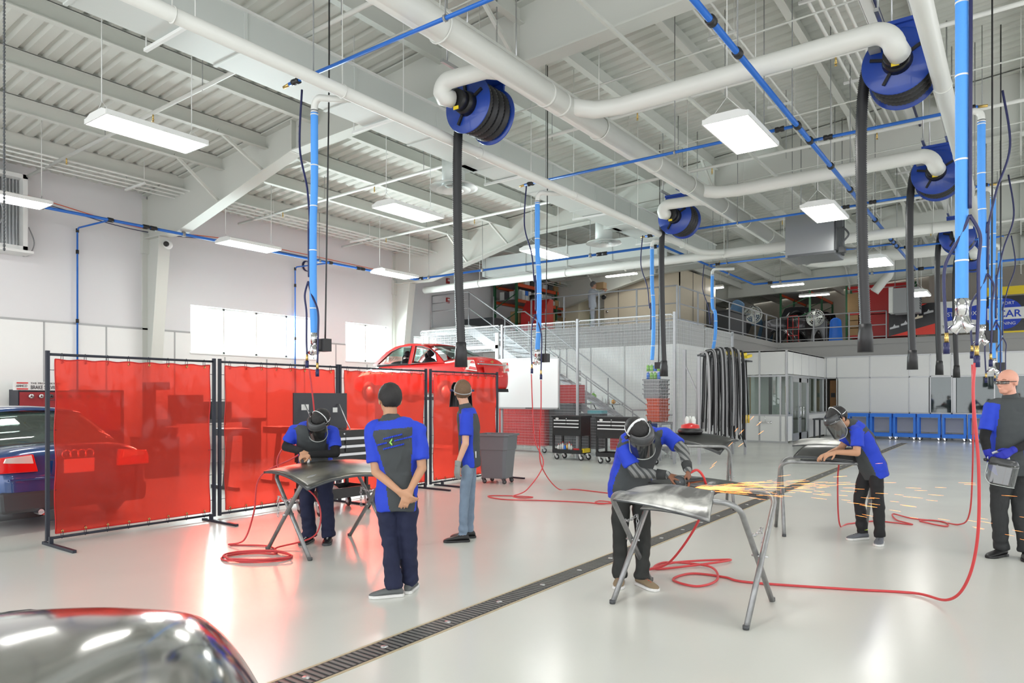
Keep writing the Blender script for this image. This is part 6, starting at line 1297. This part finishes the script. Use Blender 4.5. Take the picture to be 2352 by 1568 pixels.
def person(lb, base, J, skin='skin', trousers='navyt', hair='hairb', shirt=('sgrey', 'sblue'), under=None, sleeve_cut=.55, hem=.02, tw=1., slv=-.1, curl=.5, hands=None, shoes=None, gloves=None, wr=.010, yoke=.885, side=2.7, leg=1., pocket=None, hairk={}, cuff=None, glovel=.0, belly=0, name='person'):
    """J: joints in metres (right, height, depth) seen from the hall's main viewpoint direction, relative to base"""
    b = V(base); Q = lambda p: b+Rv*p[0]+Zv*p[1]+Fv*(p[2] if len(p) > 2 else 0)
    D_ = lambda p: (Rv*p[0]+Zv*p[1]+Fv*p[2]).normalized()
    t = thing(name, lb, 'person', base); g = {k: Q(v) for k, v in J.items() if k not in ('hf', 'hu')}
    hf, hu = D_(J['hf']), D_(J['hu']); hu = (hu-hf*hu.dot(hf)).normalized(); hr = hf.cross(hu)
    rs = (g['sR']-g['sL']).normalized(); rp = (g['hR']-g['hL']).normalized(); sp = [g['pelvis'], g['waist'], g['chest'], g['neck']]
    T = torso(sp, rp, rs, scale=tw)
    mb = MB(); ring(mb, torso(sp, rp, rs, -.03, scale=tw)); headgeo(mb, g['head'], hr, hf, hu); cap(mb, g['neck'], g['head']-hu*.06-hf*.02, .058, .054)
    hs = hands or {}
    for s in 'LR':
        cap(mb, g['s'+s].lerp(g['neck'], .25), g['s'+s], .05, .052); cap(mb, g['s'+s], g['e'+s], .047, .037); cap(mb, g['e'+s], g['w'+s], .039, .026)
        d, pn, th, cu = hs.get(s, (None,)*4)
        d = D_(d) if d else (g['w'+s]-g['e'+s]).normalized(); pn = D_(pn) if pn else -Fv; th = D_(th) if th else Fv
        hand(mb, g['w'+s]+d*.012, d, pn, th, cu if cu is not None else curl)
        cap(mb, g['h'+s], g['k'+s], .062, .045); cap(mb, g['k'+s], g['a'+s], .045, .032); mb.sph(g['a'+s]-Zv*.01, .036, 7)
    solid(mb, 'body', skin, t, .0058, 3)
    if hair:
        hb = MB(); hairgeo(hb, g['head'], hr*HS, hf*HS, hu*HS, **hairk); hb.build('hair', hair, t)
    for s in (-1, 1):
        e = g['head']+hr*(s*.033)+hf*.080-hu*.002; eb = MB(); eb.sph(e, .0115, 8); eb.build('eye', 'white', t) if hair is None else None
        if hair is None: MB().sph(e+hf*.0085, .0055, 6).build('iris', 'dark', t)
    # shirt
    add = .018; rg = torso(sp, rp, rs, add, scale=tw, low=hem)
    if belly: rg = [(c, r, f, hw+belly*.8*math.exp(-((i-2)/1.4)**2), hd+belly*math.exp(-((i-2)/1.4)**2)) for i, (c, r, f, hw, hd) in enumerate(rg)]
    mb = MB(); ring(mb, rg); col = g['neck'].lerp(g['head'], .28); mb.tube([g['neck']-(g['head']-g['neck']).normalized()*.02, col], [.082, .066], 18)
    ends = {}
    for s in 'LR':
        cap(mb, g['s'+s].lerp(g['neck'], .35), g['s'+s], .058, .061); e = g['s'+s].lerp(g['e'+s], 1.25*sleeve_cut); e = g['s'+s]+(g['e'+s]-g['s'+s])*sleeve_cut*1.15; mb.bar(g['s'+s], e, .062, .070, 18); ends[s] = e
    cs_ = spl(sp, 8); dd = sp[-1]-sp[0]
    def pt(c):
        for s in 'LR':
            a, e = g['s'+s], ends[s]; ax = (e-a); f = (c-a).dot(ax)/ax.length_squared
            if f > slv and (c-a-ax*f).length < .084: return 1
        ds = [(c-q).length for q in cs_]; i = ds.index(min(ds)); m_ = cs_[i]; tt = (c-sp[0]).dot(dd)/dd.length_squared
        r = rp.lerp(rs, max(0, min(1, tt))); d = (cs_[min(i+1, len(cs_)-1)]-cs_[max(i-1, 0)]).normalized(); r = (r-d*r.dot(d)).normalized(); fw = d.cross(r); v = c-m_
        if tt > yoke and v.dot(fw) < .03: return 0 if (c-g['neck']).length < .10 and tt > 1.0 else 1
        return 1 if (abs(v.dot(r)) > side*abs(v.dot(fw)) and tt < .78) else 0
    solid(mb, 'shirt', list(shirt), t, .0095, 4, wr, 7, pt)
    if under:   # long sleeves below the short ones
        for s in 'LR':
            mb = MB(); cap(mb, g['s'+s].lerp(g['e'+s], .4), g['e'+s], .054, .047); cap(mb, g['e'+s], g['w'+s], .047, .034); solid(mb, 'sleeve', under, t, .010, 2, .004, 12)
            if cuff: cap(MB(), g['w'+s], g['w'+s], .036, .036); MB().bar(g['w'+s].lerp(g['e'+s], .30), g['w'+s], .044, .037, 16).build('cuff', cuff, t)
    # trousers
    mb = MB(); pr = torso(sp, rp, rs, .008, scale=tw)[:3]; ring(mb, [(pr[0][0], pr[0][1], pr[0][2], pr[0][3], pr[0][4]), pr[1], pr[2]])
    for s in 'LR':
        h_, k_, a_ = g['h'+s], g['k'+s], g['a'+s]
        cap(mb, h_, h_.lerp(k_, .5), .088*leg, .078*leg); cap(mb, h_.lerp(k_, .5), k_, .078*leg, .066*leg); cap(mb, k_, k_.lerp(a_, .6), .066*leg, .062*leg); mb.bar(k_.lerp(a_, .6), a_-Zv*.03, .062*leg, .066*leg, 18)
    cz = b.z+.11
    def crease(q, n):
        if q.z < b.z+.30: q = q+n*(.011*math.sin(q.z*62+7*noise.noise(q*5)))*(.45+.55*noise.noise(q*4+V((3, 1, 2))))*min(1, (b.z+.30-q.z)*5)
        return q
    solid(mb, 'trousers', trousers, t, .0125, 3, wr*1.6, 7, None, post=crease)
    for s in 'LR':
        u, so, tr, ln, dr = shoes[s] if isinstance(shoes, dict) else shoes; f = D_((dr[0], 0, dr[1])); a = g['a'+s]; a = V((a.x, a.y, b.z)); shoe(t, a-f*.075, f, ln, u, so, trim=tr)
    if gloves:
        for s in 'LR':
            if s not in gloves[1]: continue
            d, pn, th, cu = hs.get(s, (None,)*4); d = D_(d) if d else (g['w'+s]-g['e'+s]).normalized(); pn = D_(pn) if pn else -Fv; th = D_(th) if th else Fv
            mb = MB(); hand(mb, g['w'+s]+d*.012, d, pn, th, cu if cu is not None else curl, grow=.0035); mb.bar(g['w'+s]-d*.035, g['w'+s]+d*.02, .036, .034, 14); solid(mb, 'glove', gloves[0], t, .0058, 2)
    return t, g, (hr, hf, hu), T
G0 = lambda px_r, d: tuple(Rv*px_r+Fv*d)
ws = mat('white_sole', (.7, .7, .68), .6); gs = mat('grey_suede', (.13, .14, .14), .8); tanS = mat('tan_suede', (.24, .18, .11), .8); gold = mat('lime_trim', (.55, .75, .08), .5); rlace = mat('red_laces', (.6, .05, .03), .6); greyk = mat('grey_knit_shoe', (.14, .15, .17), .7)
# --- centre: standing with back turned, hands clasped behind him
B1 = G0(-0.951, 5.635)
p1, g1, h1, T1 = person('man seen from behind with hands clasped, blue and charcoal work shirt, navy jeans', B1, dict(
    head=(-0.038, 1.575, 0.02), hf=(-.38, -.02, .92), hu=(0, 1, .05), neck=(-0.030, 1.415, 0.00), chest=(0.017, 1.221, -0.01), waist=(0.017, 0.998, 0.02), pelvis=(0.020, 0.830, 0.00),
    sL=(-0.175, 1.345, 0.00), sR=(0.200, 1.335, -0.00), eL=(-0.133, 1.006, -0.06), eR=(0.231, 1.035, -0.05), wL=(0.063, 0.868, -0.17), wR=(0.159, 0.882, -0.17),
    hL=(-0.065, 0.800, 0.00), hR=(0.103, 0.799, 0.01), kL=(-0.037, 0.468, 0.01), kR=(0.108, 0.440, 0.05), aL=(0.003, 0.090, -0.02), aR=(0.107, 0.100, 0.12)), skin='skin2', sleeve_cut=.68, tw=.90,
    hands=dict(L=((.75, -.55, -.1), (.2, .3, .9), (.3, -.5, -.7), .38), R=((-.35, -.85, -.1), (.0, .1, .95), (-.6, .2, -.6), .30)), hem=.20,
    shoes=dict(L=(gs, ws, gs, .275, (-.97, -.25)), R=(gs, ws, gs, .26, (.1, .99))), leg=1.06, hairk=dict(th=.012, nape=-.045))
for s in (-1, 1):
    hr, hf, hu = h1; c = g1['head']; MB().tube([c+hr*(s*.078)+hf*.0+hu*.004, c+hr*(s*.068)+hf*.085+hu*.004], .003, 6).build('glasses_arm', 'black', p1)
MB().tube([c+hr*(-.068*math.cos(a))+hf*.098+hu*(.002) for a in [0, math.pi]], .003, 6).build('glasses_frame', 'black', p1)
# back print on the shirt
cb, rb, fb, hwb, hdb = T1[4]; ub = fb.cross(rb)*-1
bp = cb-fb*(hdb+.030)-Zv*.085
pr = random.Random(5)
for dz, x0, x1 in ((.035, -.06, .09), (-.002, -.12, -.03), (-.002, .03, .16), (-.045, -.06, .10)):
    x = x0; row = MB()
    while x < x1: w_ = .006+.006*pr.random(); row.box(bp+rb*(x+w_/2)+Zv*(dz+.10*x*0), (.001, .001, .001)).v.clear() if False else row.prism([bp+rb*(x+a_)+Zv*(dz+b_) for a_, b_ in ((0, 0), (w_, 0), (w_, .012), (0, .012))], tuple(fb*-.004), tuple(fb*.014)); x += w_+.003
    row.build('back_print', 'sblue', p1)
MB().prism([bp+fb*-.004+rb*x+Zv*z for x, z in ((-.012, .0), (.012, .03), (.012, .012), (.0, .0), (.012, -.012), (.012, -.03))], (0, 0, 0), tuple(fb*.006)).build('print_arrow', 'lime', p1)
# --- left: bending over the hood with a small sander
B2 = G0(-2.135, 7.720)
p2, g2, h2, _ = person('student in face shield and black sleeves bending over the grey hood, facing us', B2, dict(
    head=(0.114, 1.347, -0.36), hf=(-.50, -.66, -.58), hu=(.10, .60, -.78), neck=(0.026, 1.283, -0.20), chest=(-0.016, 1.157, -0.12), waist=(-0.046, 0.978, 0.02), pelvis=(-0.052, 0.832, 0.08),
    sR=(-0.215, 1.243, -0.16), sL=(0.206, 1.223, -0.16), eR=(-0.302, 1.063, -0.18), eL=(0.245, 0.998, -0.22), wR=(-0.070, 1.036, -0.40), wL=(0.036, 1.000, -0.42),
    hR=(-0.138, 0.794, 0.06), hL=(0.044, 0.794, 0.06), kR=(-0.136, 0.447, 0.02), kL=(0.080, 0.447, 0.02), aR=(-0.111, 0.090, 0.02), aL=(.11, .09, .0)), skin='skin2', under='blk', sleeve_cut=.62,
    hands=dict(R=((.6, -.55, -.5), (.2, -.8, .5), (.3, .6, -.7), .75), L=((-.75, -.1, -.5), (-.1, -.9, .4), (0, .7, -.7), .85)), hem=.10, trousers='navyt', leg=1.18,
    shoes=dict(L=('black', 'dark', 'white', .28, (.12, -.99)), R=('black', 'dark', 'white', .28, (-.15, -.99))), wr=.009, side=2.2)
visor(p2, g2['head'], *h2)
# --- in jeans, looking away, welding helmet up
B3 = G0(-0.566, 7.830)
p3, g3, h3, _ = person('young man in faded grey jeans and welding helmet looking toward the red screens', B3, dict(
    head=(0.009, 1.655, 0.02), hf=(-.22, .03, .97), hu=(.02, 1, -.05), neck=(0.045, 1.475, 0.00), chest=(0.085, 1.280, 0.00), waist=(0.085, 1.060, 0.00), pelvis=(0.095, 0.900, 0.00),
    sL=(0.061, 1.399, -0.17), sR=(0.090, 1.385, 0.17), eL=(0.060, 1.095, -0.22), eR=(0.077, 1.065, 0.22), wL=(-0.023, 0.876, -0.22), wR=(0.005, 0.839, 0.22),
    hL=(0.081, 0.869, -0.09), hR=(0.095, 0.851, 0.09), kL=(0.036, 0.473, -0.09), kR=(0.094, 0.445, 0.10), aL=(0.021, 0.100, -0.09), aR=(0.077, 0.100, 0.13)), skin='skin', trousers='jeans', hair='hairbr', sleeve_cut=.62, leg=.80, tw=.88,
    gloves=('gloveg', 'L'), hands=dict(L=((-.1, -1, -.05), (.5, -.1, .5), (-.8, 0, -.1), .35)), shoes=('black', 'black', 'black', .29, (-.97, -.15)), hem=.06, wr=.005, hairk=dict(th=.012, nape=-.085), side=2.2)
c = g3['head']; hr, hf, hu = h3
hb = MB().tube([c+hr*(.090*math.cos(a))+hf*(.112*math.sin(a)-.012)+hu*(.015+.035*math.sin(a)) for a in [q*math.pi/14 for q in range(28)]], .014, 8, closed=True, sy=.3).build('welding_helmet', 'grey', p3)
for tz in (0, .55): MB().tube([c+hr*(.095*math.cos(a))+hf*(-.03)+hu*(.005+.125*math.sin(a)) for a in [q*math.pi/14 for q in range(15)]], .009, 8, sy=.4).build('crown_strap', 'bandw', hb) if tz == 0 else None
rows = [[c+hr*(w*math.sin(a))+hf*(.07+.13*math.cos(a)*k)+hu*z for a in [(-80+160*i/12)*math.pi/180 for i in range(13)]] for z, w, k in ((.11, .09, .6), (.07, .112, 1), (-.03, .122, 1.05), (-.10, .128, 1.0), (-.17, .134, .9))]
MB().grid(rows, False).build('helmet_shell', 'black', hb, thick=.005)
for s in (-1, 1): MB().bar(c+hr*(s*.095)+hu*.02, c+hr*(s*.130)+hf*.03+hu*.02, .014, n=10).build('pivot_knob', 'navy', hb)
MB().box(g3['pelvis']+Rv*.06-Fv*.12+Zv*.05, (.035, .012, .11)).build('pocket_paper', 'white', p3)
# --- grinder over the near work stand
B4 = G0(1.030, 5.950)
p4, g4, h4, _ = person('student in face shield and striped sleeves cutting a panel with a grinder, sparks flying', B4, dict(
    head=(-0.006, 1.309, -0.28), hf=(.52, -.60, -.60), hu=(-.15, .60, -.78), neck=(0.071, 1.290, -0.10), chest=(0.050, 1.170, 0.00), waist=(0.000, 0.974, 0.06), pelvis=(-0.017, 0.830, 0.08),
    sR=(-0.106, 1.177, -0.16), sL=(0.266, 1.286, -0.02), eR=(-0.019, 0.984, -0.22), eL=(0.391, 1.162, -0.16), wR=(0.214, 0.975, -0.32), wL=(0.385, 1.018, -0.32),
    hR=(-0.091, 0.792, 0.06), hL=(0.075, 0.789, 0.08), kR=(-0.107, 0.446, 0.02), kL=(0.092, 0.442, 0.04), aR=(-0.104, 0.090, 0.04), aL=(.075, .09, -.02)), skin='skin3', under='stripe', cuff=mat('dark_cuff', (.03, .032, .032), .85), sleeve_cut=.62,
    hands=dict(R=((.9, -.25, -.15), (.1, -.85, .3), (.2, .8, -.5), .55), L=((.12, -.95, -.15), (-.6, -.25, .3), (-.3, .1, -.9), .45)), hem=.12, trousers='faded', leg=1.0, wr=.008,
    shoes=dict(L=(tanS, ws, rlace, .28, (.45, -.89)), R=(tanS, ws, rlace, .27, (-.25, -.97))), side=2.2, hairk=dict(th=.008))
visor(p4, g4['head'], *h4)
# --- stooping student at the right stand
B5 = G0(3.913, 7.750)
p5, g5, h5, _ = person('student in face shield, black trousers and lime trimmed shoes stooping at the right stand', B5, dict(
    head=(-0.319, 1.361, -0.03), hf=(-.80, -.58, -.12), hu=(-.50, .83, -.05), neck=(-0.175, 1.290, 0.00), chest=(-0.060, 1.170, 0.00), waist=(0.030, 0.980, 0.00), pelvis=(0.080, 0.840, 0.00),
    sL=(-0.179, 1.224, -0.19), sR=(-0.047, 1.227, 0.17), eL=(-0.208, 1.004, -0.24), eR=(-0.176, 1.015, 0.20), wL=(-0.389, 1.003, -0.16), wR=(-0.354, 0.979, 0.08),
    hL=(0.084, 0.807, -0.07), hR=(0.066, 0.791, 0.09), kL=(0.098, 0.453, -0.09), kR=(-0.005, 0.432, 0.12), aL=(0.112, 0.100, -0.10), aR=(0.035, 0.100, 0.13)), skin='skin2', trousers='blackt', sleeve_cut=.62, hem=.16, wr=.007, leg=.92, tw=.9,
    hands=dict(L=((-.9, -.3, .1), (.1, -.9, .2), (0, .3, -.9), .4), R=((-.9, -.35, -.1), (.1, -.9, 0), (0, .3, .9), .4)),
    shoes=dict(L=(greyk, ws, 'black', .28, (-.55, -.83)), R=(greyk, ws, 'black', .28, (-.95, -.25))), side=1.7)
visor(p5, g5['head'], *h5)
for s in 'LR': MB().tube([V((g5['a'+s].x, g5['a'+s].y, .115))+Rv*(.052*math.cos(a))+Fv*(.052*math.sin(a)) for a in [q*math.pi/8 for q in range(16)]], .006, 6, closed=True).build('lime_collar', gold, p5)
# --- bald man at the right edge, holding a face shield
B6 = G0(4.939, 7.000)
p6, g6, h6, _ = person('bald man in safety glasses and dark shirt standing at the right edge', B6, dict(
    head=(0.013, 1.750, -0.01), hf=(-.95, -.05, -.30), hu=(0, 1, 0), neck=(0.050, 1.585, 0.00), chest=(0.065, 1.370, 0.00), waist=(0.060, 1.120, 0.00), pelvis=(0.060, 0.940, 0.00),
    sR=(-0.145, 1.510, -0.00), sL=(0.250, 1.511, -0.04), eR=(-0.230, 1.192, -0.03), eL=(0.163, 1.171, -0.17), wR=(-0.291, 1.058, -0.17), wL=(-0.128, 1.086, -0.27),
    hR=(-0.026, 0.878, 0.02), hL=(0.150, 0.880, -0.00), kR=(-0.046, 0.467, 0.02), kL=(0.135, 0.473, -0.02), aR=(-0.012, 0.100, 0.04), aL=(.165, .10, -.06)), skin='skin4', hair=None, trousers='greyt', under='blk', sleeve_cut=.66, hem=.14, wr=.006, leg=1.12, belly=.03,
    gloves=('gloveb', 'LR'), hands=dict(R=((.25, -.95, -.15), (.7, -.2, .1), (-.1, .0, -.9), .55), L=((-.85, -.35, -.2), (-.2, -.5, .8), (-.1, .8, -.3), .6)),
    shoes=dict(L=('black', 'black', 'black', .30, (-.55, -.83)), R=('black', 'black', 'black', .30, (-.9, -.42))), side=2.6, yoke=2)
hr, hf, hu = h6; c = g6['head']
hr, hf, hu = hr*HS, hf*HS, hu*HS; gl = MB()
for s in (-1, 1): gl.tube([c+hr*(s*.082)-hf*.01+hu*.006, c+hr*(s*.074)+hf*.075+hu*.008], .004, 6)
gl.tube([c+hr*(.072*math.sin(a))+hf*(.062+.042*math.cos(a))+hu*.012 for a in [(-80+16*q)*math.pi/180 for q in range(11)]], .0045, 6, sy=.8)
gl.each('glasses_frame', 'black', p6)
MB().grid([[c+hr*(.073*math.sin(a))+hf*(.062+.044*math.cos(a))+hu*z for a in [(-80+16*q)*math.pi/180 for q in range(11)]] for z in (.010, -.014)]).build('lens', 'visorfilm', p6, thick=.002)
for s in (-1, 1): MB().tube([c+hr*(s*.016)+hf*.088+hu*.026, c+hr*(s*.034)+hf*.086+hu*.031, c+hr*(s*.05)+hf*.076+hu*.026], .0028, 5).build('eyebrow', 'skin3', p6)
cR = g6['neck']; MB().tube([cR-Fv*.02+Rv*-.03+Zv*.03, cR-Fv*.10+Zv*-.03], .02, 8, sy=.4).build('collar_flap', 'sgrey', p6)
MB().bb(-.0, .0, 0, 0, 0, 0).v.clear()
q = B6; visor(None, V(B6)+Rv*(-.225)+Zv*.93-Fv*.22, (Rv*.93+Zv*-.16-Fv*.3).normalized(), (Rv*.25-Fv*.95-Zv*.1).normalized(), (Zv*.96+Rv*.2-Fv*.05).normalized(), label='face shield with clear window held low by the bald man', standalone=True, clear='visorfilm')
# --- man in pale overalls on the mezzanine
VX = 2.0
B7 = (-12.17, 21.6, 3.94)
p7, g7, h7, _ = person('man in pale overalls on the mezzanine carrying a box on his shoulder', B7, dict(
    head=(.0, 1.60, -.02), hf=(.95, .0, .3), hu=(0, 1, 0), neck=(-.04, 1.44, .0), chest=(-.06, 1.26, .0), waist=(-.05, 1.04, .0), pelvis=(-.04, .90, .0),
    sL=(-.04, 1.38, .18), sR=(-.05, 1.38, -.18), eL=(.15, 1.30, .25), eR=(.17, 1.27, -.25), wL=(.33, 1.42, .12), wR=(.34, 1.38, -.12),
    hL=(-.04, .86, .09), hR=(-.04, .86, -.09), kL=(-.03, .47, .10), kR=(-.05, .47, -.10), aL=(.0, .10, .11), aR=(-.08, .10, -.11)), trousers=mat('pale_overall', (.50, .55, .62), .8, bump=.2, bscale=90), hair=mat('grey_hair', (.12, .12, .12), .7), shirt=(bpy.data.materials['pale_overall'], bpy.data.materials['pale_overall']), under=bpy.data.materials['pale_overall'], hem=.1, sleeve_cut=.8,
    shoes=('dark', 'dark', 'dark', .27, (.9, -.3)))
MB().sph(g6['chest']+Rv*.09-Fv*.19+Zv*.07, (.006, .004, .008), 5).build('chest_emblem', 'white', p6)
R7 = V(B7); MB().box(R7+Rv*.27+Zv*1.58, (.30, .25, .22)).build('cardboard_box', 'card', None, 'brown cardboard box on the shoulder of the man on the mezzanine', 'box')
MB().sph(R7+Rv*.33+Zv*1.15-Fv*.22, (.09, .06, .08), 8).bar(R7+Rv*.42+Zv*1.15-Fv*.22, R7+Rv*.3+Zv*1.17-Fv*.22, .03).build('respirator_mask', 'black', None, 'black respirator hanging from the hand of the man on the mezzanine', 'mask')
# ================================================================ TOOLS IN HAND, SPARKS
def grinder(lb, c, ax, disc_n, rd, body='black'):
    t = thing('angle_grinder', lb, 'grinder', tuple(c)); c = V(c); ax = V(ax).normalized(); dn = V(disc_n).normalized()
    MB().tube([c, c+ax*.03, c+ax*.10, c+ax*.17], [.022, .026, .022, .018], 14).build('body', body, t); MB().tube([c-ax*.035, c-ax*.03, c+ax*.01], [.018, .026, .026], 14).build('head', 'steel', t)
    e = c-ax*.02+dn*.03; MB().lathe([(0, 0), (rd, 0), (rd, .004), (0, .004)], e, dn, 28).build('disc', 'dark', t); MB().lathe([(rd*.3, -.006), (rd*1.12, -.006), (rd*1.12, .012)], e, dn, 28).build('guard', 'clear', t) if rd > .05 else None
    MB().bar(c, e, .012).build('spindle', 'chrome', t); return t
gc = g4['wL']+Rv*(-.005)-Zv*.085-Fv*.02
grinder('small silver cut-off grinder in the hands of the student making sparks', gc-Rv*.05-Zv*.01, (.9, .5, .12), tuple((-Fv-Rv*.3)), .052)
sc_ = g2['wL']+V((0, 0, -.07))-Rv*.02-Fv*.02
t = thing('air_sander', 'small black air sander pressed on the grey hood', 'sander', tuple(sc_)); MB().bar(sc_+Zv*.03, sc_-Zv*.03, .016).build('body', 'steel', t); MB().bar(sc_-Zv*.03, sc_-Zv*.06, .007).build('spindle', 'chrome', t); MB().lathe([(0, 0), (.04, 0), (.035, .01), (0, .012)], sc_-Zv*.072, n=20).build('disc', 'black', t)
M['spark'] = mat('glowing_spark', (1, .30, .07), .5, emit=2.4)
so = gc-Rv*.05-Zv*.065-Fv*.04; mb = MB(); sr = random.Random(3)
def fleck(p, d, L_, r=.0011): mb.tube([p, p+d*(L_*.5), p+d*L_], [r*.3, r, r*.3], 4, caps=False)
for i in range(260):
    a = 0; dist = min(2.4, .03+.38*sr.expovariate(1)); sp_ = .13+.03*dist; d = (Rv+Zv*sr.gauss(.02, .055)+Fv*sr.gauss(0, .12)).normalized(); p = so+d*dist-Zv*(.05*dist*dist*.35)
    fleck(p, (d-Zv*(.035*dist)).normalized(), .04+.13*sr.random(), .0007+.0004*sr.random())
for i in range(46):
    dist = 1.0+2.2*sr.random(); d = (Rv+Zv*sr.gauss(-.06, .05)+Fv*sr.gauss(0, .12)).normalized(); fleck(so+d*dist, (d-Zv*.05).normalized(), .07+.08*sr.random(), .0009)
for i in range(9): d = (Zv*.55+Rv*.6+Fv*sr.gauss(0, .3)).normalized(); fleck(so+d*(.2+.7*sr.random()), d, .05, .001)
o = mb.build('sparks', 'spark', None, 'stream of orange grinding sparks flying right from the near work stand', 'sparks', kind='stuff')
mb = MB(); s2 = sc_-Zv*.06
for i in range(5): d = (-Rv*(.9+.3*sr.random())-Zv*.25-Fv*.4*sr.random()).normalized(); fleck(s2+d*(.05+.05*i), d, .05, .0013)
mb.build('sparks', 'spark', None, 'few short sparks by the sander on the grey hood', 'sparks', kind='stuff')
